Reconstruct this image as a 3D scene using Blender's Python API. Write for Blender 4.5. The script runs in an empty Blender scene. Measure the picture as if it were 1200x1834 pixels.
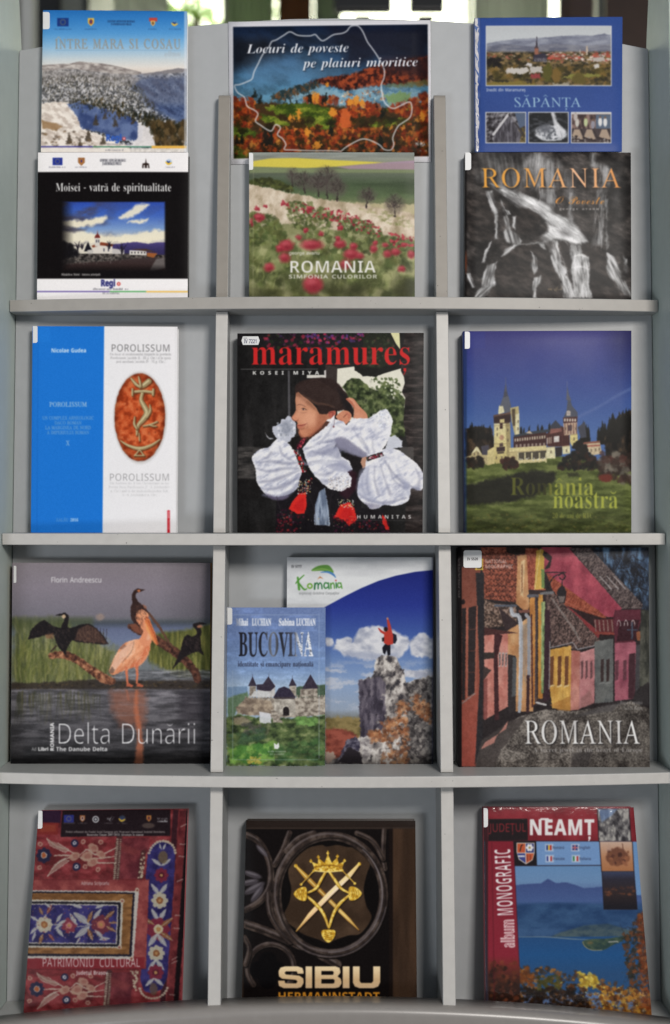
import bpy, bmesh, math, random
import numpy as np
from mathutils import Vector

# ---------------------------------------------------------------- camera, world, lamps, exposure
C = bpy.context.scene
FOC = 2200.0                       # focal length in photo pixels (the photo is 1200 x 1834)
CX, CY, EYE = 600.0, 917.0, 1.30   # picture centre, camera height in metres
cam = bpy.data.cameras.new('camera')
cam.sensor_fit = 'VERTICAL'; cam.sensor_height = 24.0; cam.lens = 24.0 * FOC / 1834.0
cam.clip_start = .05; cam.clip_end = 60
cam.dof.use_dof = True; cam.dof.focus_distance = 2.25; cam.dof.aperture_fstop = 1.0
cam_ob = bpy.data.objects.new('camera', cam); C.collection.objects.link(cam_ob)
cam_ob.location = (0, 0, EYE); cam_ob.rotation_euler = (math.pi / 2, 0, 0)
C.camera = cam_ob
C.view_settings.view_transform = 'Standard'; C.view_settings.look = 'None'
C.view_settings.exposure = 0.0; C.view_settings.gamma = 1.0; C.view_settings.use_curve_mapping = False
world = bpy.data.worlds.new('World'); C.world = world; world.use_nodes = True
bg = world.node_tree.nodes['Background']; bg.inputs['Color'].default_value = (.80, .90, 1.0, 1); bg.inputs['Strength'].default_value = .25


def area(name, loc, target, size, power, col, sy=None):
    l = bpy.data.lights.new(name, 'AREA'); l.energy = power; l.color = col; l.size = size
    if sy:
        l.shape = 'RECTANGLE'; l.size_y = sy
    o = bpy.data.objects.new(name, l); C.collection.objects.link(o); o.location = loc
    o.rotation_euler = (Vector(target) - Vector(loc)).to_track_quat('-Z', 'Y').to_euler()
    return o


# daylight from a high window behind right; a low fill at left, source unseen
area('window_light', (1.17, -1.0, 2.72), (0, 2.2, 1.25), .8, 99, (1.0, .955, .90), .8)
area('low_fill_light', (-1.5, -.5, .32), (0, 2.2, 1.2), .8, 20, (.90, .95, 1.0), .5)
FONT_DATA = {
'SB': '''A218|-4,0 -4,9 12,15 20,28 103,233 112,233 197,32 210,13 222,9 222,0 115,0 115,9 130,11 139,15 142,23 126,66 52,66 37,24 40,16 48,11 64,9 64,0|57,80 121,80 88,160
B221|8,0 8,9 31,16 37,30 37,184 32,211 26,216 8,219 8,228 110,228 159,222 188,204 198,175 192,151 174,134 143,124 180,112 202,92 209,66 207,47 199,30 186,17 168,8 145,2|91,126 123,130 138,145 142,173 139,198 128,212 119,216 101,216 92,208|111,12 134,18 142,25 149,48 149,81 139,104 129,110 91,116 91,26 95,17
C234|128,-5 87,1 69,10 39,36 20,71 15,92 15,136 20,157 39,192 69,217 88,226 130,233 194,218 206,224 210,233 218,233 218,154 210,154 201,173 178,203 149,220 133,222 99,210 79,173 72,113 79,57 102,23 139,12 152,13 192,30 214,53 224,44 198,17 166,0
D248|10,0 10,9 31,15 36,27 37,187 30,213 7,219 7,228 148,224 178,215 203,198 220,176 231,148 234,114 221,51 181,13 114,0|111,12 131,15 147,23 160,37 168,57 175,115 168,171 147,205 111,217 95,212 91,192 91,28 95,17
E221|7,0 7,8 31,15 38,39 37,197 31,213 8,219 8,228 199,228 199,160 192,160 180,193 156,210 109,215 93,208 91,123 110,124 130,134 144,173 152,173 152,59 144,59 137,91 127,103 113,109 91,111 91,34 93,21 100,15 131,14 157,19 185,37 206,72 215,72 201,0
F202|8,0 8,9 31,17 37,31 37,187 31,212 7,219 7,228 197,228 197,160 189,160 182,184 172,200 155,210 109,215 97,214 92,208 91,124 109,125 128,135 142,173 151,173 151,59 142,59 135,91 128,100 108,111 91,112 94,21 105,12 128,9 128,0
G254|134,-5 90,2 71,10 40,35 20,70 15,91 15,137 20,157 40,192 70,218 88,226 129,233 194,218 203,221 210,233 219,233 219,154 210,154 198,179 183,199 165,213 144,221 134,222 100,210 80,174 73,114 80,55 90,34 103,19 119,9 138,6 158,10 170,27 168,80 159,88 138,91 138,99 250,99 250,91 233,88 225,81 223,14 194,4
H262|8,0 8,9 31,16 37,40 37,199 31,212 8,219 8,228 121,228 121,219 102,216 93,208 91,125 171,125 169,208 160,216 141,219 141,228 254,228 254,219 230,212 225,189 225,30 236,12 254,9 254,0 141,0 141,9 159,12 168,21 171,110 91,110 94,21 102,12 121,9 121,0
I130|7,0 7,9 31,16 38,38 37,203 32,214 7,219 7,228 122,228 122,219 98,214 92,203 91,39 96,18 123,9 123,0
J165|54,-33 34,-30 18,-23 2,-4 -2,11 5,30 16,37 29,37 40,31 46,20 40,-16 52,-20 65,-17 73,1 73,199 66,212 40,219 40,228 157,228 157,219 135,213 129,200 128,44 119,2 95,-24
L213|8,0 8,9 31,16 37,40 37,199 31,212 8,219 8,228 125,228 125,219 100,215 92,203 93,24 97,17 110,14 157,20 185,40 204,77 214,77 201,0
M317|7,0 7,9 31,16 38,40 37,203 30,214 7,219 7,228 92,228 158,71 225,228 309,228 309,219 286,212 280,189 281,27 287,14 308,9 308,0 198,0 198,9 220,15 226,27 227,199 144,0 135,0 53,194 54,29 60,15 85,9 85,0
N247|201,-5 53,175 54,29 59,15 83,9 83,0 9,0 9,9 27,12 34,17 38,39 38,194 18,217 9,219 9,228 78,228 195,84 194,202 188,214 166,219 166,228 240,228 240,219 217,212 212,199 211,-5
O263|130,-5 84,4 47,29 22,67 14,114 22,161 47,199 85,224 133,233 179,224 216,199 240,162 249,114 240,67 215,29 177,4|132,6 164,18 183,54 190,114 183,173 174,194 162,209 147,219 130,222 98,210 79,174 73,114 74,81 89,34 101,18 115,9
P209|8,0 8,9 31,16 37,40 37,199 31,212 8,219 8,228 133,227 168,220 187,207 200,189 204,166 195,133 183,120 146,105 91,103 94,21 102,12 121,9 121,0|91,115 127,120 142,136 146,165 142,193 130,210 121,214 102,215 93,209
R236|8,0 8,9 31,16 37,40 37,199 31,212 8,219 8,228 139,226 184,213 197,201 206,186 209,167 203,143 186,124 157,112 220,20 230,11 240,9 240,0 169,0 101,106 91,106 92,30 97,16 121,9 121,0|91,117 130,122 146,139 152,168 147,194 134,210 104,215 93,207
S195|21,-5 21,79 31,79 46,39 56,25 82,9 98,7 120,12 135,26 139,45 136,58 127,70 64,105 38,126 31,138 25,166 34,201 58,225 80,232 107,232 150,222 155,223 160,233 170,233 170,160 161,160 153,182 140,201 124,214 106,221 86,221 70,213 60,190 64,175 75,162 150,123 171,102 180,66 169,29 152,11 127,-1 85,-5 42,6 35,4 31,-5
T212|46,0 46,9 71,15 77,29 78,217 58,215 33,202 18,176 14,159 5,159 5,228 205,228 205,158 197,158 187,191 166,210 132,217 132,29 138,15 164,9 164,0
U246|124,-6 96,-4 74,3 57,14 46,30 37,78 36,199 30,212 7,219 7,228 120,228 120,219 97,214 91,203 92,52 102,26 111,18 137,11 170,19 190,42 196,80 195,199 190,212 164,219 164,228 237,228 237,219 221,215 212,198 211,91 209,59 202,34 190,16 173,4 151,-4
V214|106,-6 19,198 7,214 -7,219 -7,228 105,228 105,219 79,213 77,201 129,72 177,200 174,213 149,219 149,228 221,228 221,219 204,214 196,201 115,-6
Z221|10,0 138,215 93,214 62,206 47,193 31,158 22,158 29,228 203,228 203,222 77,14 141,16 160,22 187,43 203,82 212,82 203,0
a172|127,-5 113,-3 104,5 100,17 84,5 48,-4 28,0 15,13 10,32 20,58 49,77 99,95 97,136 89,145 74,148 62,147 52,137 61,116 55,101 39,95 22,102 17,112 17,126 25,139 38,150 69,159 103,158 119,153 140,136 146,105 147,22 152,17 160,21 165,14 153,3|76,17 87,20 99,32 99,85 77,76 64,61 59,42 61,28 66,20
b180|21,-6 21,203 18,214 4,220 4,228 69,228 69,139 81,150 110,159 142,149 157,133 167,111 170,67 154,25 123,0 96,-5 81,-3 52,14|91,7 102,9 116,25 123,80 116,125 102,138 92,140 78,135 69,121 72,19 79,10
c147|78,-5 54,0 26,23 11,60 11,91 20,118 48,148 73,158 102,158 115,155 133,142 139,123 136,112 124,103 107,105 100,112 97,143 85,148 69,142 59,124 56,94 62,53 69,38 89,21 114,21 136,36 142,30 124,11 103,-1
d185|70,-5 39,5 17,33 10,74 18,119 32,141 61,158 88,157 111,140 111,207 106,215 88,220 88,228 160,228 160,30 165,17 177,14 177,5 111,-5 111,19 101,6 87,-2|86,14 101,21 111,38 111,121 103,135 87,140 78,139 65,125 59,77 65,29 77,16
e150|77,-5 53,0 25,23 14,48 10,79 14,108 26,131 54,155 79,159 97,157 124,140 139,108 141,83 58,83 63,49 77,28 100,21 112,24 135,43 142,36 124,13 102,0|58,96 101,96 99,131 93,144 81,148 68,143 61,128
f107|7,0 7,8 24,15 26,37 26,138 8,138 8,155 26,155 28,193 42,218 69,231 111,228 130,208 131,193 122,180 107,178 95,186 93,200 99,216 95,221 79,219 74,203 74,155 102,155 102,138 74,138 74,24 79,13 100,8 100,0
g164|73,-70 37,-66 24,-61 9,-46 10,-27 34,-13 14,4 13,23 21,37 51,55 29,67 16,84 11,106 15,125 34,147 66,158 92,158 117,152 158,152 158,134 134,134 146,102 142,84 132,69 107,54 60,50 50,36 59,26 118,23 146,12 157,-9 155,-33 136,-56 120,-64|79,62 91,67 95,73 100,105 95,138 91,144 79,148 72,147 62,138 57,105 62,73 66,67|80,-58 109,-55 126,-47 132,-33 128,-24 112,-18 48,-17 38,-29 41,-47 56,-55
h190|9,0 9,8 22,13 26,28 26,206 20,217 9,220 9,228 74,228 74,133 88,148 103,156 122,159 146,153 160,135 165,106 166,22 172,10 182,8 182,0 101,0 101,8 111,10 116,17 118,28 116,124 112,133 101,136 91,134 74,118 74,22 80,10 90,8 90,0
i99|50,181 32,188 25,206 32,224 50,232 68,224 76,206 68,188|9,0 9,8 23,13 26,28 26,133 23,142 10,147 10,155 74,155 75,22 80,11 90,8 90,0
j105|53,182 35,189 28,207 35,225 53,232 71,225 79,207 71,189|18,-70 -12,-62 -25,-47 -28,-35 -22,-20 -2,-15 12,-28 6,-55 22,-57 31,-44 31,133 28,142 11,147 11,155 80,155 78,-29 63,-55 51,-64
l100|9,0 9,8 23,13 26,28 26,205 21,217 10,220 10,228 74,228 75,22 80,11 90,8 90,0
m277|9,0 9,8 22,13 26,28 26,133 20,145 9,147 9,155 73,155 73,132 87,147 102,156 119,159 138,156 152,146 160,131 174,146 190,156 209,159 233,153 247,135 252,106 252,22 258,10 268,8 268,0 189,0 189,8 201,13 205,28 203,124 199,133 189,136 179,134 162,119 163,22 168,10 178,8 178,0 100,0 100,8 112,13 116,28 115,123 110,133 100,136 90,134 73,118 74,22 79,11 89,8 89,0
n190|9,0 9,8 22,13 26,28 26,133 20,145 9,147 9,155 74,155 74,134 87,148 103,156 122,159 146,153 160,135 165,106 167,17 172,10 182,8 182,0 101,0 101,8 111,10 116,17 118,28 116,124 112,133 101,136 91,134 74,118 74,22 80,10 90,8 90,0
o168|84,-5 57,0 35,14 14,48 9,77 14,106 35,141 57,154 84,159 111,155 142,131 154,107 158,77 154,47 142,23 111,0|84,6 93,7 104,19 110,77 104,135 99,143 84,149 69,143 64,135 58,77 64,19 76,7
p186|9,-70 9,-62 24,-54 26,-32 26,131 23,142 10,147 10,155 72,155 72,131 83,147 98,156 115,160 137,155 155,141 172,108 174,64 161,24 136,0 113,-5 85,4 74,16 76,-49 83,-59 99,-61 99,-70|98,14 107,16 120,30 126,77 121,124 109,137 99,139 90,137 74,118 74,34 80,23
r144|9,0 9,8 23,13 26,28 26,133 23,143 10,147 10,155 73,155 73,126 86,144 101,155 125,158 138,152 145,133 142,122 135,114 114,113 94,130 81,121 75,106 75,21 79,13 99,8 99,0
s144|76,-5 37,4 26,-4 18,-4 18,53 27,53 36,29 61,9 84,10 93,18 96,29 88,46 43,71 27,85 19,101 20,123 32,145 56,158 74,159 106,152 115,160 122,160 122,111 114,111 105,131 83,147 62,146 53,135 58,116 114,83 128,58 127,32 114,9 90,-3
t114|62,-5 40,0 28,13 24,36 24,139 10,139 10,150 64,212 72,212 72,155 104,155 104,139 72,139 73,29 77,22 84,20 91,22 103,37 111,33 99,12 82,-1
u187|65,-5 41,1 27,19 23,48 22,131 17,144 6,147 6,155 71,155 71,32 79,20 88,18 98,19 114,33 114,132 107,145 95,147 95,155 162,155 162,28 166,19 180,15 180,6 114,-5 114,20 93,2
v153|71,-5 16,131 8,144 -1,147 -1,155 82,155 82,147 70,146 65,137 92,61 121,136 118,142 102,147 102,155 152,155 152,147 142,143 133,129 80,-5
w217|61,-5 8,132 3,142 -5,147 -5,155 69,155 69,147 60,145 57,135 83,63 105,118 97,142 84,147 84,155 162,155 162,147 149,143 148,137 168,71 193,135 190,144 178,147 178,155 223,155 223,147 215,145 208,134 152,-5 144,-5 111,98 70,-5
z146|6,0 6,7 84,144 43,140 30,129 22,108 13,108 16,155 137,155 137,145 63,12 102,17 119,30 130,54 138,54 134,0
0188|94,-3 59,4 34,24 19,55 11,121 19,185 34,217 59,236 94,243 128,236 152,217 168,185 176,120 168,55 152,24 128,4|94,18 105,21 119,45 124,120 119,195 113,209 105,218 94,221 83,218 75,209 70,195 63,120 70,45 83,21
1188|33,0 33,18 65,18 73,22 76,32 77,208 54,183 34,173 20,180 14,198 46,210 89,241 127,241 127,33 130,24 138,18 171,18 171,0
2188|12,0 12,35 93,123 109,153 113,186 106,214 94,222 77,221 63,208 56,165 34,168 18,178 14,187 17,213 36,232 58,240 87,243 129,236 144,228 162,203 164,187 160,165 130,121 44,37 128,38 144,48 152,71 172,71 171,0
3188|82,-3 52,-1 23,12 10,30 10,45 18,56 38,63 43,39 49,31 58,25 79,20 100,25 115,40 120,58 119,82 107,101 84,112 48,113 48,134 83,136 102,148 111,170 109,204 93,221 71,219 60,203 56,171 24,178 17,184 12,200 20,222 31,231 64,242 86,243 109,242 143,229 162,205 164,188 157,162 138,141 112,128 140,119 156,108 168,92 172,69 169,45 152,19 126,3
4188|60,0 60,18 84,20 94,26 97,62 4,62 4,83 100,240 146,240 146,85 181,85 181,62 146,62 147,33 154,22 178,18 178,0|28,85 97,85 100,208
6188|98,-3 68,2 55,9 33,31 20,65 16,129 26,178 47,216 81,239 124,243 146,238 164,224 170,206 166,193 154,183 130,180 122,217 113,223 95,221 85,213 69,183 62,135 98,147 128,145 144,139 168,115 174,98 174,55 156,19 141,7 122,-1|99,19 114,25 120,32 127,74 119,114 105,125 96,127 77,121 62,110 64,81 73,40 81,28
7188|55,0 145,203 46,201 40,196 35,169 15,169 16,240 177,240 177,223 84,0
-108|13,77 13,103 95,103 95,77
.90|45,-5 30,1 24,18 30,36 45,41 60,36 66,18 60,1
(101|63,-53 47,-32 25,14 15,65 15,119 25,171 47,219 63,240 91,240 64,195 45,119 45,67 55,16 76,-31 90,-53
)101|10,-53 36,-8 56,67 56,119 46,170 36,195 10,240 38,240 66,196 75,171 86,119 86,65 75,14 53,-32 38,-53''',
'SI': '''L213|-17,0 -17,8 4,12 14,26 59,190 58,210 36,217 36,225 142,225 142,217 120,212 111,198 64,21 67,15 85,12 133,18 163,36 186,67 196,67 175,0
o158|48,-5 21,2 2,21 -5,49 3,86 24,120 54,145 88,155 117,148 136,130 141,117 142,89 135,65 114,31 95,12 73,0|52,7 62,10 72,21 92,66 103,120 95,141 81,143 71,136 57,115 45,86 35,29 36,17 42,9
c138|46,-5 19,2 1,20 -5,49 1,81 18,113 44,138 74,153 89,155 110,151 127,132 126,112 113,102 97,104 88,119 93,141 86,144 75,140 49,101 37,49 44,25 61,17 75,21 102,48 111,42 92,16 70,0
u179|23,-5 9,-2 0,6 -2,20 23,127 17,135 6,136 6,145 73,155 39,35 39,23 44,20 56,24 83,57 108,115 118,150 158,150 125,29 128,23 134,22 153,45 161,40 142,16 117,-3 95,-2 87,7 85,20 91,51 57,9 46,1
r130|-7,0 26,126 20,135 9,136 8,145 76,155 57,94 90,144 107,154 121,152 128,145 127,120 121,112 110,109 90,121 74,106 53,63 33,0
i97|66,186 50,192 44,208 50,224 66,230 81,224 88,208 81,192|25,-4 12,-1 1,13 2,32 26,124 25,132 10,136 9,145 75,155 42,28 47,21 71,45 78,40 60,16 43,1
d167|28,-5 17,-3 2,7 -7,27 -5,63 14,107 39,136 68,153 91,154 106,147 122,206 117,214 102,216 102,225 171,235 115,25 117,21 124,23 141,44 148,39 123,6 107,-3 88,-2 81,5 82,38 56,6|48,21 58,24 69,35 86,67 100,119 95,140 84,141 70,129 43,81 35,55 34,34 37,26
e135|44,-5 18,2 1,20 -5,49 3,86 25,120 55,145 77,154 108,151 123,133 122,111 115,99 87,76 39,62 37,44 43,25 61,18 73,21 98,48 107,42 89,16 68,0|42,73 62,80 84,99 96,122 96,134 91,142 78,142 63,126
p165|-39,-70 -39,-60 -26,-57 -17,-44 25,119 24,133 8,137 8,145 72,155 62,121 79,140 97,151 114,155 132,150 145,136 148,125 148,99 141,71 120,33 90,6 57,-5 34,3 23,-53 27,-58 43,-61 43,-70|51,7 62,11 73,21 95,62 107,112 105,122 97,130 78,124 64,104 39,24 40,12
v142|24,-5 19,115 10,135 -1,137 -1,145 48,155 52,152 60,105 61,44 85,73 101,101 101,111 88,130 90,145 102,154 117,152 124,144 127,133 125,119 108,84 49,13 31,-4
s126|45,-5 7,4 -3,-3 -12,-2 -3,54 6,53 12,27 23,12 41,7 51,9 58,16 57,38 16,100 14,114 20,135 36,149 46,153 67,154 96,147 115,153 107,102 99,103 92,126 81,140 62,144 49,132 54,111 89,63 95,41 92,25 78,6 63,-2
t92|15,-5 2,-2 -5,6 -8,19 22,137 6,137 6,148 29,160 49,176 67,199 81,199 67,150 93,150 90,137 63,137 34,31 39,20 64,47 72,42 44,7
a168|27,-4 16,-3 1,7 -9,37 -3,74 24,121 42,138 70,153 94,152 103,145 107,133 112,151 148,151 114,30 119,20 133,31 142,44 150,39 133,15 116,0 98,-4 87,-2 80,5 78,17 81,38 56,6|46,20 67,33 85,64 99,117 98,133 93,139 81,139 70,132 45,90 33,40 34,29
b161|38,-5 11,1 -3,9 -6,15 45,202 44,212 24,217 24,226 94,235 64,127 93,152 109,155 128,150 141,134 144,124 142,86 126,50 100,19 74,2|46,7 69,19 93,58 105,111 103,122 94,131 74,125 58,97 35,21 36,11
m262|190,-4 178,-1 170,7 168,21 196,121 196,127 190,131 170,120 148,88 115,0 76,0 112,117 112,127 106,131 88,122 68,95 49,54 33,0 -7,0 26,126 20,135 9,136 8,145 76,155 58,97 93,141 116,153 142,152 150,144 153,130 149,108 170,135 190,150 211,155 225,152 234,144 235,119 208,25 213,22 220,25 236,45 243,40 217,7
l87|20,-5 2,2 -5,20 43,203 42,212 26,217 26,225 91,235 36,29 42,20 65,44 72,39 47,6''',
'SR': '''A232|-27,0 -29,6 -15,9 3,28 94,237 101,237 183,22 193,12 218,6 219,0 125,0 124,6 142,9 147,19 126,79 43,77 25,33 23,18 33,9 52,6 53,0|48,91 122,91 87,183
C235|126,-5 71,6 28,39 2,89 -3,122 1,153 21,195 42,217 62,228 106,237 164,227 173,235 180,235 186,166 179,166 170,191 153,213 128,225 113,226 87,221 65,207 48,185 38,156 38,106 50,65 62,46 93,19 130,9 158,14 181,28 199,51 208,46 187,17 175,7 144,-4
D254|-3,0 -3,7 20,13 25,26 22,192 14,219 -11,226 -11,232 100,231 140,221 173,201 198,172 219,118 215,69 200,41 175,19 141,5 98,0|97,11 130,16 144,22 164,40 179,79 178,127 165,167 138,201 100,219 66,220 57,215 55,201 59,29 66,16
E227|-2,0 -2,7 20,13 25,26 22,192 14,219 -10,226 -11,232 167,232 172,182 166,182 155,207 138,218 76,221 57,216 57,130 111,133 124,144 128,163 134,163 135,81 129,81 121,106 112,115 57,119 60,28 65,16 80,12 126,12 151,17 176,34 189,64 196,64 191,0
G271|139,-5 118,-4 78,7 60,16 30,40 18,55 2,90 -3,123 1,155 21,196 42,217 62,228 84,235 125,237 183,221 193,224 198,235 204,235 209,164 203,164 182,197 168,210 134,224 114,226 78,218 64,207 44,174 39,153 38,108 52,63 80,27 119,8 141,5 162,9 181,25 179,93 169,104 145,107 144,113 241,113 241,107 223,104 216,94 218,17 194,5
H260|-2,0 -2,7 19,11 25,23 22,192 14,219 -10,226 -11,232 82,232 82,226 60,220 56,206 57,138 59,132 70,130 165,132 162,210 152,221 132,226 132,232 225,232 224,226 202,219 198,206 201,40 205,17 212,11 233,7 233,0 141,0 140,7 161,11 167,23 166,109 163,115 152,117 58,115 60,22 70,11 91,7 91,0
I123|0,0 0,7 21,11 26,23 23,192 16,219 -9,226 -9,232 85,232 85,226 63,219 58,206 61,40 69,14 93,7 94,0
L224|3,0 3,7 25,13 30,26 26,196 19,219 -6,226 -6,232 87,232 86,226 66,220 61,207 67,21 74,14 86,12 159,16 182,33 195,66 202,66 199,0
M295|-3,0 -3,7 18,11 23,23 23,192 15,219 -10,226 -10,232 53,232 130,54 195,232 259,232 259,226 237,219 232,206 236,40 240,17 247,11 268,7 268,0 176,0 176,6 195,11 201,25 198,196 124,0 120,0 36,196 40,31 47,14 72,6 72,0
N250|185,-5 37,186 42,24 48,13 74,7 74,0 -2,0 -2,7 20,13 25,26 22,199 16,214 5,223 -10,226 -11,232 38,232 176,54 171,208 165,220 139,226 139,232 215,232 215,226 195,221 189,210 192,-5
O258|117,-5 82,0 38,23 8,64 -3,111 3,155 22,194 52,222 91,236 140,233 183,208 212,168 223,126 217,76 196,33 162,4|114,5 145,14 167,40 180,77 183,120 176,166 160,199 137,220 109,227 86,223 59,199 41,159 37,118 44,69 60,34 84,12
P201|-2,0 -2,7 20,12 25,26 22,192 14,219 -10,226 -11,232 81,232 122,227 150,209 167,180 169,167 169,155 159,135 127,115 58,109 61,23 71,10 96,7 96,0|76,121 112,128 123,137 131,164 123,195 108,213 86,221 66,222 59,219 56,210 57,130 62,122
R225|-2,0 -2,7 21,13 25,26 22,192 14,219 -10,226 -11,232 110,231 145,219 167,197 173,182 174,154 158,132 125,118 187,31 208,11 224,7 224,0 172,0 92,114 57,116 61,23 71,10 94,6 94,0|80,125 117,132 129,140 138,165 135,182 123,204 104,217 71,221 60,218 56,210 57,126
S184|93,-5 34,7 28,6 24,-4 18,-4 6,73 13,73 31,36 43,23 71,7 94,6 107,12 116,22 120,36 115,58 104,75 32,139 11,167 5,198 11,216 24,230 44,237 72,237 105,228 115,236 122,236 131,168 125,168 111,200 90,220 78,225 54,226 46,222 36,208 37,188 44,174 129,97 147,63 150,39 137,11 118,-1
T210|40,0 39,7 64,12 71,27 68,215 57,220 15,216 -2,202 -7,176 -14,177 -16,232 178,232 184,175 177,175 165,206 150,217 110,220 102,214 106,28 114,12 145,7 145,0
U245|117,-5 75,2 43,24 32,39 21,77 16,210 6,222 -17,226 -17,232 81,232 81,226 68,225 56,218 52,202 56,65 64,42 81,23 92,16 119,11 142,15 159,24 169,40 173,68 168,206 158,222 135,226 135,232 213,232 214,226 198,224 191,219 187,207 189,62 183,31 169,10 160,3
X229|-16,0 -16,6 -2,9 22,32 81,115 20,211 4,222 -21,226 -21,232 82,232 82,226 65,224 59,220 59,213 103,139 151,210 147,222 124,226 124,232 205,232 205,226 191,222 179,212 112,125 178,20 193,10 217,6 217,0 112,0 112,6 135,9 138,20 90,100 51,45 42,25 47,11 73,5 72,0
Z229|9,0 8,5 128,220 52,219 31,215 12,202 4,176 -2,176 -1,232 174,232 55,13 140,14 165,18 184,32 195,64 202,64 200,0''',
'SC': '''O190|84,-2 69,-1 45,13 32,38 31,68 47,108 83,152 138,192 188,210 221,207 234,198 238,181 235,169 228,168 223,192 209,201 187,200 155,180 110,124 84,75 72,43 72,15 85,6 116,18 150,49 171,78 191,118 200,151 196,165 191,167 171,157 143,125 119,81 102,31 93,31 94,48 109,86 134,129 164,163 178,171 193,174 207,171 220,152 218,125 196,80 170,47 140,20 102,0
P231|81,-2 52,2 33,16 26,35 36,58 58,66 71,64 78,57 81,48 78,39 52,27 52,20 58,12 78,6 105,15 129,40 152,83 122,72 117,73 117,78 156,93 183,138 212,171 246,193 221,200 184,200 143,191 108,173 81,147 74,134 75,111 93,101 115,108 136,124 155,152 165,182 170,181 172,176 168,139 156,116 138,100 116,91 81,93 63,112 65,139 85,166 135,196 182,208 224,209 257,199 293,204 268,193 285,176 292,154 287,135 272,117 234,96 201,89 185,54 148,17 116,2|206,99 232,112 251,138 259,168 254,187 230,157
o150|46,-2 26,2 10,23 10,40 22,65 46,86 75,101 104,103 119,96 127,82 128,65 123,51 105,28 129,42 135,34 112,19|53,8 70,16 71,28 88,36 100,53 109,83 106,92 91,88 64,55 48,21 48,12
v158|56,-2 29,5 21,17 22,38 45,78 26,63 21,69 54,99 66,103 76,101 81,84 79,69 50,15 54,10 73,12 100,29 92,42 90,53 93,68 104,90 120,103 136,101 143,88 141,67 119,33 144,48 150,42 133,28 110,24 83,4|108,35 127,62 130,75 127,81 113,77 103,61 102,48
e138|50,-2 27,2 11,16 6,33 14,57 35,80 63,97 91,103 112,97 120,81 111,61 85,45 49,34 43,15 47,9 63,9 93,20 114,38 120,31 85,6|52,43 66,47 85,60 96,77 94,92 88,92 75,81
s118|103,35 75,11 48,-2 16,1 3,15 4,29 18,37 28,33 32,24 28,15 17,11 19,9 34,9 40,15 52,46 54,84 24,57 18,63 70,113 76,108 70,93 81,75 88,49 80,28 97,42
t148|18,63 60,110 107,188 150,190 125,147 148,147 145,137 118,137 52,17 53,11 59,11 95,38 101,31 62,2 44,-2 30,1 22,10 20,26 42,74 24,57''',
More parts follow.
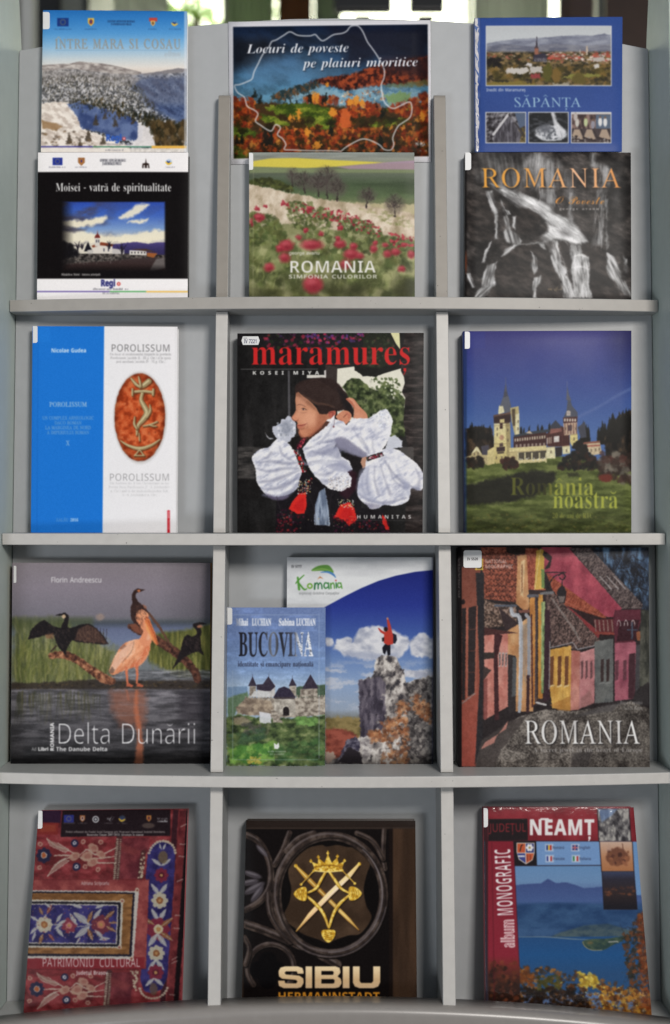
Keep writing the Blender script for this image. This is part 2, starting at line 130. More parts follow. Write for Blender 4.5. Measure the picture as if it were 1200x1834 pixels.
'SN': '''A215|0,0 94,241 121,241 214,0 183,0 154,74 59,74 31,0|69,101 145,101 107,210
C212|131,-3 87,3 70,12 42,38 26,74 22,96 22,143 34,184 44,201 73,228 112,241 160,242 202,229 190,203 146,216 111,214 91,205 75,191 62,171 55,148 55,92 62,69 73,49 89,35 110,26 135,23 192,33 192,6 165,-1
D245|33,0 33,240 130,238 169,226 186,216 210,187 223,147 221,85 210,55 192,31 167,14 136,3|63,26 95,26 149,36 182,68 193,121 190,150 182,174 169,192 151,204 129,211 63,214
E187|33,0 33,240 167,240 167,213 63,213 63,138 161,138 161,112 63,112 63,27 167,27 167,0
F174|33,0 33,240 167,240 167,213 63,213 63,128 160,128 160,102 63,102 63,0
G244|135,-3 91,3 73,12 44,37 26,74 20,120 22,144 35,185 47,202 78,228 120,241 183,239 216,229 205,203 165,215 117,214 94,205 76,191 63,171 55,148 53,102 69,56 90,35 122,24 161,24 189,29 189,100 137,100 137,127 220,127 220,9 180,0
I114|13,0 13,17 42,24 42,216 13,222 13,240 100,240 100,222 72,216 72,24 100,17 100,0
J92|-1,-64 -26,-59 -26,-34 9,-36 23,-27 29,-16 31,240 61,240 59,-17 44,-47 16,-62
L176|33,0 33,240 63,240 63,27 168,27 168,0
M305|33,0 33,240 77,240 151,43 228,240 272,240 272,0 242,0 244,210 163,0 138,0 59,210 60,0
N255|33,0 33,240 67,240 195,41 194,240 223,240 223,0 187,0 59,199 60,0
O262|131,-3 87,4 54,24 33,55 26,75 20,121 22,144 33,185 54,216 87,237 132,243 174,237 207,217 229,185 240,144 242,120 240,96 229,55 207,24 174,4|131,23 156,26 176,34 191,49 202,68 210,120 208,148 191,191 176,206 156,214 132,217 107,214 87,206 72,191 61,172 52,120 55,92 61,68 72,49 87,34 107,26
P203|33,0 33,240 96,240 147,232 165,221 176,207 184,190 185,156 177,132 160,112 132,98 63,93 63,0|63,119 125,124 147,139 155,168 148,194 140,202 113,213 63,214
R209|33,0 33,240 99,240 148,232 165,223 177,210 184,193 185,160 179,140 168,125 138,107 204,0 169,0 110,99 63,99 63,0|63,125 116,126 141,136 153,156 153,184 149,196 141,204 115,212 63,214
S184|83,-3 46,0 17,8 17,37 72,23 114,27 125,33 137,50 136,75 116,96 63,119 36,138 22,165 21,194 30,215 57,236 97,243 133,239 163,230 153,204 106,216 71,212 56,200 51,174 56,162 65,152 128,122 155,103 168,76 166,44 158,28 145,14 107,-1
T187|78,0 78,213 3,213 3,240 183,240 183,213 108,213 108,0
U245|122,-3 94,-1 71,7 54,21 41,39 33,60 30,85 30,240 60,240 60,84 67,51 88,30 123,23 159,31 179,53 185,85 185,240 215,240 215,85 210,54 197,27 174,8 159,2
V201|86,0 0,240 32,240 101,34 170,240 201,240 116,0
a188|72,-3 43,2 23,20 15,50 18,67 37,92 53,100 75,105 132,108 131,133 123,150 106,158 77,157 44,145 35,168 74,181 117,181 145,169 159,142 161,0 140,0 133,26 108,4|79,20 106,26 125,43 130,56 132,88 70,82 52,69 46,50 50,33 62,24
c161|101,-3 58,6 37,24 23,52 20,110 30,143 48,166 73,179 112,183 150,174 141,149 102,157 73,150 55,127 49,89 55,53 72,30 85,24 110,22 147,33 147,6 127,-1
d207|92,-3 71,-1 54,7 39,20 27,38 18,90 27,141 39,160 54,173 72,181 93,183 127,176 150,157 148,255 178,255 178,0 154,0 148,24 127,5|97,21 128,28 137,37 147,65 149,89 144,127 138,141 128,151 97,159 82,157 61,140 50,109 49,89 50,69 61,39 82,23
e189|105,-3 60,7 38,25 23,53 18,89 23,124 36,152 45,163 69,178 98,183 126,179 148,166 168,132 172,102 172,84 49,84 56,50 76,29 90,24 117,22 164,34 164,8 137,-1|50,108 141,108 140,122 131,145 122,153 98,159 85,158 64,146 57,135
g207|97,-81 73,-79 33,-69 33,-42 74,-55 99,-56 126,-50 143,-32 147,-20 150,24 134,9 116,0 93,-3 71,-1 53,8 38,21 27,40 21,62 21,116 27,139 38,158 53,172 71,181 92,183 115,180 133,171 149,156 154,180 178,180 176,-27 169,-46 158,-61 143,-72|97,21 114,22 137,35 148,63 149,90 148,112 136,143 126,151 96,158 82,156 61,141 55,127 49,89 54,52 61,38 71,29
h208|29,0 29,255 58,255 56,155 82,176 115,183 151,176 173,155 180,117 180,0 151,0 151,115 147,139 133,154 111,158 93,157 69,142 59,112 58,0
i87|44,210 31,215 26,229 31,243 44,247 56,243 61,229 56,215|29,0 29,180 58,180 58,0
l87|29,0 29,255 58,255 58,0
m314|29,0 29,180 52,180 57,155 72,171 91,180 111,183 136,180 155,170 168,153 183,170 204,180 245,182 272,168 280,155 287,117 287,0 258,0 258,116 253,140 241,154 221,158 193,152 177,132 172,99 172,0 143,0 143,116 139,140 127,154 106,158 77,151 63,129 58,93 58,0
n208|29,0 29,180 52,180 57,155 73,171 104,183 135,182 164,168 178,138 180,0 151,0 151,115 147,139 133,154 111,158 79,151 70,142 59,113 58,0
o203|101,-3 59,8 37,27 23,54 18,90 21,118 28,141 41,159 58,173 78,181 102,183 132,178 157,164 166,154 180,126 185,90 183,63 175,40 162,21 145,8 125,-1|102,21 118,23 142,40 153,71 154,90 153,110 142,140 132,150 101,158 85,156 61,140 55,127 49,90 50,71 62,40 72,29
p207|29,-81 29,180 53,180 57,155 79,175 101,182 135,181 153,173 168,160 179,142 186,119 186,62 179,39 168,20 153,7 135,-1 114,-3 89,0 56,23 58,-81|109,21 129,25 143,37 152,55 157,91 156,110 146,140 136,150 109,158 92,157 70,143 60,115 58,90 63,53 69,39 78,29
r139|29,0 29,180 53,180 57,147 71,165 90,179 112,183 134,181 130,154 110,156 93,153 77,143 65,128 58,96 58,0
s161|74,-3 41,0 17,8 17,35 54,22 88,21 113,33 116,55 100,70 52,91 29,106 18,126 19,150 25,161 49,178 85,183 115,180 142,171 132,148 100,158 71,159 50,149 46,133 58,118 112,94 134,80 145,59 144,34 126,10 94,-2
t121|84,-3 58,2 38,18 31,52 31,157 5,157 5,171 31,183 43,221 60,221 60,180 112,180 112,157 60,157 60,53 64,35 81,22 114,25 114,2
u208|92,-3 56,4 34,25 27,62 27,180 56,180 56,64 61,40 74,26 96,21 114,23 138,38 148,67 149,180 179,180 179,0 155,0 149,24 125,3
v171|68,0 0,180 32,180 84,26 139,180 171,180 102,0
x178|6,0 71,92 9,180 43,180 89,112 135,180 168,180 106,92 172,0 138,0 89,72 39,0
1192|90,0 92,209 45,170 30,189 95,240 119,240 119,0
2192|16,0 16,25 117,130 132,157 135,178 129,200 123,208 104,217 71,215 35,195 19,215 51,235 78,242 113,241 131,236 156,213 163,198 161,155 136,112 53,27 175,27 175,0
7192|46,0 144,213 15,213 15,240 176,240 176,217 78,0''',
'SX': '''A232|0,0 85,241 147,241 232,0 177,0 160,57 72,57 55,0|85,100 147,100 116,203
B226|30,0 30,240 134,238 177,226 191,215 199,199 201,166 192,144 165,126 193,113 205,91 205,49 197,32 184,18 167,8 145,2|81,145 124,146 141,152 150,172 145,187 121,197 81,198|81,42 128,43 146,51 154,65 151,90 138,101 127,104 81,104
C214|127,-3 84,3 66,12 40,38 25,74 21,143 33,184 55,215 89,236 109,241 144,243 202,226 186,185 141,200 114,198 99,191 79,163 74,143 73,96 86,60 98,48 113,41 152,40 193,52 193,9 162,0
D248|30,0 30,240 129,238 171,226 188,216 214,187 227,147 225,85 214,55 195,31 169,14 136,3|81,42 103,42 144,51 168,77 176,121 174,145 169,165 159,179 145,190 129,196 81,198
E188|30,0 30,240 168,240 168,198 81,198 81,145 162,145 162,104 81,104 81,42 168,42 168,0
F184|30,0 30,240 168,240 168,198 80,198 80,136 162,136 162,95 80,95 80,0
G243|131,-3 98,0 70,11 48,28 32,52 23,83 21,144 26,166 45,202 77,228 119,241 182,239 216,228 199,188 155,200 117,196 96,183 76,149 72,119 78,78 98,49 120,40 167,42 167,92 121,92 121,135 216,135 216,10 177,0
H257|30,0 30,240 81,240 81,146 176,146 176,240 227,240 227,0 176,0 176,103 81,103 81,0
I131|11,0 11,29 40,42 40,197 11,211 11,240 120,240 120,211 91,197 91,42 120,29 120,0
J111|5,-71 -25,-67 -25,-25 10,-26 23,-17 28,-5 30,240 81,240 81,15 77,-20 71,-34 55,-55 33,-67
K223|30,0 30,240 81,240 81,130 166,240 222,240 139,134 223,0 165,0 102,101 81,86 81,0
L190|30,0 30,240 81,240 81,42 178,42 178,0
M317|30,0 30,240 99,240 156,56 217,240 286,240 286,0 239,0 241,188 178,0 132,0 74,188 76,0
N273|30,0 30,240 94,240 198,60 197,240 243,240 243,0 178,0 74,181 76,0
O267|134,-3 88,4 54,24 32,55 25,75 19,121 25,166 32,185 54,217 88,237 134,243 180,237 213,217 236,185 242,166 248,120 242,75 236,55 213,24 180,4|134,39 153,42 169,49 180,61 188,77 194,120 188,163 180,180 169,192 153,199 134,201 114,199 99,192 87,180 74,144 73,120 74,97 87,61 99,49 114,42
P211|30,0 30,240 107,240 157,231 174,220 186,205 193,186 195,151 187,126 170,105 143,90 81,85 81,0|81,127 122,131 139,142 144,163 140,183 126,194 81,198
R222|30,0 30,240 130,238 154,232 172,222 185,208 193,190 195,157 190,139 179,124 151,104 222,0 165,0 108,92 81,92 81,0|81,133 113,134 133,142 143,156 139,185 124,195 81,198
S185|83,-3 59,-2 15,11 15,58 63,41 87,39 114,46 122,64 120,73 108,86 57,113 33,133 19,165 21,195 28,212 56,235 76,241 124,241 171,226 154,187 116,199 89,200 71,189 69,169 79,156 135,127 159,106 171,78 169,47 161,30 149,16 131,5
T194|72,0 72,197 7,197 7,240 188,240 188,197 123,197 123,0
U254|126,-3 97,-1 72,7 53,21 40,39 31,60 29,85 29,240 79,240 81,75 91,51 101,45 127,39 154,45 163,52 173,76 175,240 225,240 225,85 220,54 206,27 181,8 147,-2
V218|81,0 0,240 51,240 97,94 109,44 122,97 167,240 218,240 137,0
Y210|80,0 80,92 0,240 55,240 105,141 155,240 210,240 130,93 130,0
a203|71,-3 42,3 21,22 14,55 16,73 23,87 51,106 71,111 128,114 127,131 120,143 99,150 73,146 48,137 31,171 64,183 89,187 124,185 143,180 169,159 175,142 178,0 143,0 132,25 107,3|90,33 109,37 123,50 128,85 83,80 70,70 65,54 68,42 77,35
b213|127,-3 95,4 76,20 73,20 64,0 26,0 26,255 76,255 74,160 96,179 128,187 148,184 164,176 178,163 189,144 197,92 189,39 178,21 164,7 147,-1|113,37 122,39 137,52 146,93 137,133 122,145 112,147 91,141 85,135 77,113 76,92 84,52 91,44
c173|101,-3 75,-1 54,7 37,19 25,37 18,61 16,112 27,145 46,169 88,186 128,185 162,174 147,136 112,146 83,140 70,122 67,74 76,50 94,39 125,39 156,53 156,10 132,0
d213|84,-3 65,-1 49,7 34,21 24,39 15,91 24,144 35,163 49,176 66,184 86,187 109,183 140,160 136,255 186,255 186,0 148,0 136,24 117,5|102,37 114,38 131,49 139,71 140,91 131,132 124,140 101,146 91,144 75,132 66,91 75,50 82,43
e198|109,-3 75,1 47,15 27,38 16,70 16,111 26,144 44,168 56,176 85,186 125,184 145,177 162,165 174,149 182,128 184,79 66,79 72,55 78,46 98,35 134,35 174,48 174,10 145,0|67,112 137,112 128,140 122,146 102,151 78,142
g213|95,-81 59,-78 26,-70 26,-30 73,-42 98,-44 119,-39 132,-25 138,24 114,3 84,-3 64,-1 47,8 33,22 17,64 17,119 23,143 34,162 48,176 65,184 86,187 107,184 124,175 139,160 144,183 186,183 184,-24 176,-44 163,-60 145,-71|102,36 114,37 130,47 139,69 140,91 136,123 131,133 114,145 101,146 82,140 70,121 66,91 70,60 82,42
h221|26,0 26,255 76,255 74,160 99,180 130,187 164,180 187,158 195,120 195,0 145,0 142,129 132,142 116,147 92,140 80,119 76,86 76,0
i102|51,206 32,212 24,231 32,250 51,255 71,250 79,231 71,212|26,0 26,183 76,183 76,0
l102|26,0 26,255 76,255 76,0
m330|26,0 26,183 64,183 74,160 97,180 117,186 140,186 162,180 187,160 201,175 221,184 261,185 289,171 297,158 305,120 305,0 255,0 251,129 242,142 227,147 206,140 194,122 190,92 190,0 140,0 137,129 128,142 113,147 91,140 80,119 76,0
n221|26,0 26,183 64,183 71,160 88,175 119,186 149,185 178,171 188,158 193,141 195,0 145,0 145,119 133,142 116,147 92,140 80,119 76,0
o208|103,-3 58,8 35,27 20,55 15,92 18,120 26,143 39,162 57,176 79,184 104,187 136,182 162,167 173,156 188,128 193,92 190,64 182,40 169,21 151,8 129,-1|104,37 116,38 133,51 142,92 133,133 116,145 104,146 92,145 75,133 66,92 75,51 92,38
r152|26,0 26,183 64,183 74,152 87,169 106,182 145,185 142,138 119,140 102,135 89,127 79,113 76,0
s167|76,-3 43,-1 15,7 15,49 47,38 78,33 99,38 105,49 96,63 45,88 25,103 16,126 17,151 24,164 50,181 88,187 131,181 152,172 137,136 87,150 67,144 65,135 74,125 122,103 143,88 153,65 152,37 134,12 119,3
t146|89,-3 60,2 39,21 32,43 32,146 8,146 8,167 35,184 50,222 82,222 82,183 133,183 133,146 82,146 82,57 84,46 97,37 135,42 135,5
u221|90,-3 56,4 33,25 25,64 25,183 75,183 76,64 88,41 105,37 129,44 141,64 144,183 194,183 194,0 156,0 147,24 123,3
v191|70,0 0,183 52,183 88,79 95,41 103,79 139,183 191,183 121,0
0192|96,-3 69,0 48,11 32,29 21,54 14,84 12,120 20,186 36,217 60,237 96,243 122,240 143,229 159,211 171,186 180,120 171,54 156,23 131,3|96,38 116,47 122,58 129,120 122,182 116,193 96,202 76,193 70,182 62,120 70,58 84,40
2192|13,0 13,35 110,135 122,157 124,172 116,194 95,201 68,194 40,176 13,209 43,230 72,241 113,242 139,235 158,220 170,201 174,178 171,153 153,121 77,43 181,43 181,0
5192|81,-3 46,0 16,10 16,53 58,40 93,39 114,47 120,54 126,76 120,96 104,108 78,112 41,107 21,118 30,240 160,240 160,197 75,197 70,150 115,152 150,138 172,109 177,80 174,56 166,36 152,19 134,7 110,-1
7192|37,0 127,197 9,197 9,240 181,240 181,208 90,0''',
}
# ---------------------------------------------------------------- printed covers: a small painter for generated textures
FONTS = {}
for _k, _s in FONT_DATA.items():
    FONTS[_k] = {}
    for _l in _s.split('\n'):
        _ch = _l[0]
        _p = _l[1:].split('|')
        FONTS[_k][_ch] = (float(_p[0]), [np.array([[float(v) for v in q.split(',')] for q in c.split()]) for c in _p[1:]])
CAP = {'SB': 228., 'SI': 228., 'SR': 228., 'SC': 240., 'SN': 240., 'SX': 240.}
DIA = {'ă': ('a', 'b'), 'Ă': ('A', 'b'), 'â': ('a', 'c'), 'Â': ('A', 'c'), 'Î': ('I', 'c'), 'î': ('i', 'c'),
       'ș': ('s', ','), 'Ș': ('S', ','), 'ț': ('t', ','), 'Ț': ('T', ',')}
_TAB = np.random.RandomState(5).rand(256, 256)


def vnoise(x, y, seed=0):
    xi = np.floor(x); yi = np.floor(y)
    fx = x - xi; fy = y - yi
    fx = fx * fx * (3 - 2 * fx); fy = fy * fy * (3 - 2 * fy)
    a = (xi.astype(int) + seed * 37) & 255; b = (yi.astype(int) + seed * 91) & 255
    a1 = (a + 1) & 255; b1 = (b + 1) & 255
    return (_TAB[a, b] * (1 - fx) + _TAB[a1, b] * fx) * (1 - fy) + (_TAB[a, b1] * (1 - fx) + _TAB[a1, b1] * fx) * fy


def fbm(x, y, o=4, seed=0):
    t = 0.; amp = .5; n = 0.
    for k in range(o):
        t = t + amp * vnoise(x * 2 ** k + 17.3 * k, y * 2 ** k + 5.1 * k, seed + k); n += amp; amp *= .55
    return t / n


def P(s):
    return np.array([[float(v) for v in q.split(',')] for q in s.split()]) if isinstance(s, str) else np.array(s, float)


def smooth(p, closed=True, n=5):
    p = P(p); m = len(p); out = []
    for i in range(m if closed else m - 1):
        if closed:
            a, b, c, d = p[i - 1], p[i], p[(i + 1) % m], p[(i + 2) % m]
        else:
            a, b, c, d = p[max(i - 1, 0)], p[i], p[i + 1], p[min(i + 2, m - 1)]
        for k in range(n):
            t = k / n
            out.append(.5 * ((2 * b) + (c - a) * t + (2 * a - 5 * b + 4 * c - d) * t * t + (3 * b - a - 3 * c + d) * t ** 3))
    if not closed:
        out.append(p[-1])
    return np.array(out)


def homog(q):
    A = []; B = []
    for (u, v), (x, y) in zip(((0, 0), (1, 0), (1, 1), (0, 1)), q):
        A.append([u, v, 1, 0, 0, 0, -u * x, -v * x]); B.append(x)
        A.append([0, 0, 0, u, v, 1, -u * y, -v * y]); B.append(y)
    return np.append(np.linalg.solve(np.array(A, float), np.array(B, float)), 1).reshape(3, 3)


class Cover:
    """a canvas addressed in the coordinates of an enlarged view: origin org and scale sc in photo pixels"""
    def __init__(s, quad, org, sc, res=1.35):
        q = [((x - org[0]) * sc, (y - org[1]) * sc) for x, y in quad]
        s.sc = sc
        s.w = int((math.dist(q[0], q[1]) + math.dist(q[3], q[2])) / 2 / sc * res)
        s.h = int((math.dist(q[0], q[3]) + math.dist(q[1], q[2])) / 2 / sc * res)
        s.H = homog(q); s.Hi = np.linalg.inv(s.H)
        u, v = np.meshgrid((np.arange(s.w) + .5) / s.w, (np.arange(s.h) + .5) / s.h)
        d = s.H[2, 0] * u + s.H[2, 1] * v + 1
        s.X = (s.H[0, 0] * u + s.H[0, 1] * v + s.H[0, 2]) / d
        s.Y = (s.H[1, 0] * u + s.H[1, 1] * v + s.H[1, 2]) / d
        s.px = sc / res
        s.im = np.zeros((s.h, s.w, 3))
        s.rs = np.random.RandomState(3)

    def n(s, scale, o=4, seed=0, sy=None, rot=0.):
        X, Y = s.X, s.Y
        if rot:
            c_, s_ = math.cos(rot), math.sin(rot); X, Y = X * c_ + Y * s_, -X * s_ + Y * c_
        return fbm(X / scale, Y / (sy or scale), o, seed)

    def win(s, x0, y0, x1, y1, m):
        us = []; vs = []
        for x, y in ((x0 - m, y0 - m), (x1 + m, y0 - m), (x1 + m, y1 + m), (x0 - m, y1 + m)):
            a = s.Hi @ np.array([x, y, 1.]); us.append(a[0] / a[2]); vs.append(a[1] / a[2])
        j0 = max(0, int(min(us) * s.w)); j1 = min(s.w, int(max(us) * s.w) + 2)
        i0 = max(0, int(min(vs) * s.h)); i1 = min(s.h, int(max(vs) * s.h) + 2)
        return (slice(i0, i1), slice(j0, j1)) if i1 > i0 and j1 > j0 else None

    def mix(s, w, a, col):
        col = np.asarray(col, float)
        if col.ndim == 3:
            col = col[w]
        s.im[w] = s.im[w] * (1 - a[..., None]) + col * a[..., None]

    def grad(s, stops, x=None):
        c = np.array([t[1] for t in stops], float); y = [t[0] for t in stops]
        v = s.Y if x is None else x
        return np.stack([np.interp(v, y, c[:, k]) for k in range(3)], -1)

    def fill(s, col):
        s.im[:] = np.asarray(col, float)

    def ramp(s, n, stops):
        return s.grad(stops, n)

    def sd(s, w, loops, wob=None):
        x = s.X[w]; y = s.Y[w]
        if wob:
            sc, amp, seed = wob
            x = x + amp * (fbm(s.X[w] / sc, s.Y[w] / sc, 3, seed) - .5) * 2
            y = y + amp * (fbm(s.X[w] / sc, s.Y[w] / sc, 3, seed + 9) - .5) * 2
        d2 = np.full(x.shape, 1e12); ins = np.zeros(x.shape, bool)
        for p in loops:
            q = np.roll(p, -1, 0)
            for (ax, ay), (bx, by) in zip(p, q):
                ex, ey = bx - ax, by - ay; L = ex * ex + ey * ey
                if L < 1e-9:
                    continue
                wx, wy = x - ax, y - ay
                t = np.clip((wx * ex + wy * ey) / L, 0, 1)
                d2 = np.minimum(d2, (wx - ex * t) ** 2 + (wy - ey * t) ** 2)
                if ay != by:
                    ins ^= ((ay > y) != (by > y)) & (x < ex * (y - ay) / ey + ax)
        d = np.sqrt(d2)
        return np.where(ins, -d, d)

    def loops(s, loops, col, soft=0, op=1., off=0., wob=None, clip=None):
        allp = np.concatenate(loops)
        m = abs(off) + soft + s.px * 2 + (wob[1] * 2 if wob else 0)
        w = s.win(allp[:, 0].min(), allp[:, 1].min(), allp[:, 0].max(), allp[:, 1].max(), m)
        if w is None:
            return
        a = np.clip(.5 - (s.sd(w, loops, wob) - off) / max(s.px, soft), 0, 1)
        a = a * (op[w] if isinstance(op, np.ndarray) else op)
        if clip is not None:
            a = a * clip[w]
        s.mix(w, a, col)

    def poly(s, p, col, soft=0, op=1., wob=None, sm=False, off=0., clip=None):
        s.loops([smooth(p) if sm else P(p)], col, soft, op, off, wob, clip)

    def mask(s, p, soft=0, sm=False, wob=None):
        p = smooth(p) if sm else P(p); w = (slice(0, s.h), slice(0, s.w))
        return np.clip(.5 - s.sd(w, [p], wob) / max(s.px, soft), 0, 1)

    def rect(s, x0, y0, x1, y1, col, soft=0, op=1., r=0):
        if r:
            x0 += r; y0 += r; x1 -= r; y1 -= r
        s.poly([(x0, y0), (x1, y0), (x1, y1), (x0, y1)], col, soft, op, off=r)

    def line(s, p, wd, col, soft=0, op=1., sm=False, wob=None, closed=False):
        p = smooth(p, closed) if sm else P(p)
        wd = np.atleast_1d(np.asarray(wd, float))
        wv = np.interp(np.linspace(0, 1, len(p)), np.linspace(0, 1, len(wd)), wd) / 2
        m = wv.max() + soft + s.px * 2 + (wob[1] * 2 if wob else 0)
        w = s.win(p[:, 0].min(), p[:, 1].min(), p[:, 0].max(), p[:, 1].max(), m)
        if w is None:
            return
        x = s.X[w]; y = s.Y[w]
        if wob:
            sc, amp, seed = wob
            x = x + amp * (fbm(s.X[w] / sc, s.Y[w] / sc, 3, seed) - .5) * 2
            y = y + amp * (fbm(s.X[w] / sc, s.Y[w] / sc, 3, seed + 9) - .5) * 2
        d = np.full(x.shape, 1e9)
        for i in range(len(p) if closed else len(p) - 1):
            a = p[i]; b = p[(i + 1) % len(p)]; e = b - a; L = e @ e
            if L < 1e-9:
                continue
            t = np.clip(((x - a[0]) * e[0] + (y - a[1]) * e[1]) / L, 0, 1)
            d = np.minimum(d, np.hypot(x - a[0] - e[0] * t, y - a[1] - e[1] * t) - (wv[i] * (1 - t) + wv[(i + 1) % len(p)] * t))
        al = np.clip(.5 - d / max(s.px, soft), 0, 1) * (op[w] if isinstance(op, np.ndarray) else op)
        s.mix(w, al, col)

    def ell(s, cx, cy, rx, ry, col, soft=0, op=1., rot=0., wob=None):
        m = max(rx, ry); w = s.win(cx - m, cy - m, cx + m, cy + m, soft + s.px * 2)
        if w is None:
            return
        x = s.X[w] - cx; y = s.Y[w] - cy
        if wob:
            sc, amp, seed = wob
            x = x + amp * (fbm(s.X[w] / sc, s.Y[w] / sc, 3, seed) - .5) * 2
            y = y + amp * (fbm(s.X[w] / sc, s.Y[w] / sc, 3, seed + 9) - .5) * 2
        if rot:
            c_, s_ = math.cos(rot), math.sin(rot); x, y = x * c_ + y * s_, -x * s_ + y * c_
        r = np.sqrt((x / rx) ** 2 + (y / ry) ** 2)
        d = (r - 1) * min(rx, ry)
        s.mix(w, np.clip(.5 - d / max(s.px, soft), 0, 1) * (op[w] if isinstance(op, np.ndarray) else op), col)

    def scatter(s, n, region, rad, cols, seed=0, asp=1., rot=0., soft=2., op=.9, rr=0.):
        """n small dabs inside a polygon"""
        rs = np.random.RandomState(seed); p = P(region); x0, y0 = p.min(0); x1, y1 = p.max(0)
        cols = [np.array(c, float) for c in cols]; k = 0; tries = 0
        while k < n and tries < n * 20:
            tries += 1
            x = rs.uniform(x0, x1); y = rs.uniform(y0, y1); ins = False
            for (ax, ay), (bx, by) in zip(p, np.roll(p, -1, 0)):
                if (ay > y) != (by > y) and x < (bx - ax) * (y - ay) / (by - ay) + ax:
                    ins = not ins
            if not ins:
                continue
            k += 1
            r = rs.uniform(*rad); c = cols[rs.randint(len(cols))] * rs.uniform(.85, 1.15)
            s.ell(x, y, r, r * asp, np.clip(c, 0, 255), soft, op, rot + rs.uniform(-rr, rr), (r * .9, r * .55, k & 63))

    def strokes(s, n, region, ln, wd, cols, seed=0, ang=-1.57, ja=.2, bend=.0, op=.8, soft=1.):
        rs = np.random.RandomState(seed); p = P(region); x0, y0 = p.min(0); x1, y1 = p.max(0); k = 0; tries = 0
        while k < n and tries < n * 20:
            tries += 1
            x = rs.uniform(x0, x1); y = rs.uniform(y0, y1); ins = False
            for (ax, ay), (bx, by) in zip(p, np.roll(p, -1, 0)):
                if (ay > y) != (by > y) and x < (bx - ax) * (y - ay) / (by - ay) + ax:
                    ins = not ins
            if not ins:
                continue
            k += 1
            L = rs.uniform(*ln); a = ang + rs.normal() * ja; b = rs.normal() * bend
            q = [(x, y), (x + L * .5 * math.cos(a), y + L * .5 * math.sin(a)), (x + L * math.cos(a + b), y + L * math.sin(a + b))]
            s.line(q, [wd, wd * .8, wd * .3], np.clip(np.array(cols[rs.randint(len(cols))], float) * rs.uniform(.85, 1.15), 0, 255), soft, op)

    def text(s, t, x0, y0, x1, h, font='SN', col=(255, 255, 255), y1=None, wt=0., sp=0., op=1., soft=0., dx=0., dy=0., up=None):
        """t set from (x0, y0) to (x1, y1) on its baseline, capitals h high"""
        y1 = y0 if y1 is None else y1
        F = FONTS[font]; k = h / CAP[font]; pen = 0.; gl = []
        for ch in t:
            if ch == ' ':
                pen += 120 + sp * 500; continue
            base, dia = DIA.get(ch, (ch, None))
            if base not in F:
                pen += 100; continue
            adv, cs = F[base]; cs = [c + (pen, 0) for c in cs]
            if dia:
                al = np.concatenate(cs); mx = (al[:, 0].min() + al[:, 0].max()) / 2; my = al[:, 1].max() + 16
                if dia == 'b':
                    tt = np.linspace(0, math.pi, 9)
                    cs.append(np.array([(mx - 52 * math.cos(a), my + 46 - 40 * math.sin(a)) for a in tt] + [(mx + 36 * math.cos(a), my + 46 - 22 * math.sin(a)) for a in tt]))
                elif dia == 'c':
                    cs.append(np.array([(mx - 55, my), (mx, my + 52), (mx + 55, my), (mx + 38, my), (mx, my + 30), (mx - 38, my)]))
                else:
                    cs.append(np.array([(mx - 15, -28), (mx + 18, -28), (mx + 18, -55), (mx - 8, -95), (mx - 18, -90), (mx, -60), (mx - 15, -60)]))
            gl.append(cs); pen += adv + sp * 500
        pen -= sp * 500
        ex = np.array([x1 - x0, y1 - y0], float)
        if up is None:
            L = math.hypot(*ex); upv = np.array([ex[1], -ex[0]]) / L * k
        else:
            upv = np.array(up, float) * k
        ex = ex / pen
        for cs in gl:
            s.loops([np.array([x0 + dx, y0 + dy]) + c[:, :1] * ex + c[:, 1:] * upv for c in cs], col, soft, op, off=wt)

    def fuzz(s, x0, y0, x1, y1, h, col, seed=0, op=.7):
        """a line of print too small to read"""
        rs = np.random.RandomState(seed); x = x0; L = math.hypot(x1 - x0, y1 - y0)
        while x < x1:
            w = rs.uniform(.5, 1.) * h * .5; t = (x - x0) / (x1 - x0); y = y0 + (y1 - y0) * t
            if rs.rand() > .16:
                hh = h * (1 if rs.rand() < .25 else .68)
                s.rect(x, y - hh, x + w, y, col, 1.5, op * rs.uniform(.5, 1.))
            x += w + h * .16

    def adj(s, m, mul=1., add=0.):
        s.im[:] = np.clip(s.im * (1 + (m[..., None] * (mul - 1))) + m[..., None] * add, 0, 255)

    def warp(s, scale, amp, m=1., seed=0):
        """roughen what is painted so far by a small irregular shift"""
        dx = (fbm(s.X / scale, s.Y / scale, 3, seed) - .5) * 4 * amp / s.px * m
        dy = (fbm(s.X / scale, s.Y / scale, 3, seed + 31) - .5) * 4 * amp / s.px * m
        i, j = np.mgrid[0:s.h, 0:s.w]
        s.im = s.im[np.clip(i + dy, 0, s.h - 1).astype(int), np.clip(j + dx, 0, s.w - 1).astype(int)]

    def grain(s, amp=6., scale=3., seed=0):
        s.im = np.clip(s.im + (s.n(scale, 3, seed) - .5)[..., None] * 2 * amp, 0, 255)

    def blur(s, r, m=None):
        k = max(1, int(r / s.px)); a = s.im
        for _ in range(2):
            for ax in (0, 1):
                p = np.concatenate([np.repeat(np.take(a, [0], ax), k, ax), a, np.repeat(np.take(a, [-1], ax), k, ax)], ax)
                cs = np.cumsum(p, ax); n_ = a.shape[ax]
                a = (np.take(cs, range(2 * k, 2 * k + n_), ax) - np.concatenate([np.zeros_like(np.take(cs, [0], ax)), np.take(cs, range(0, n_ - 1), ax)], ax)) / (2 * k + 1)
        s.im = a if m is None else s.im * (1 - m[..., None]) + a * m[..., None]

    def fr(s, org, ox, oy, sc):
        """reads points given in another enlarged view of the same photograph"""
        return lambda p: (P(p) / sc + (ox - org[0], oy - org[1])) * s.sc
W = (238, 236, 234)


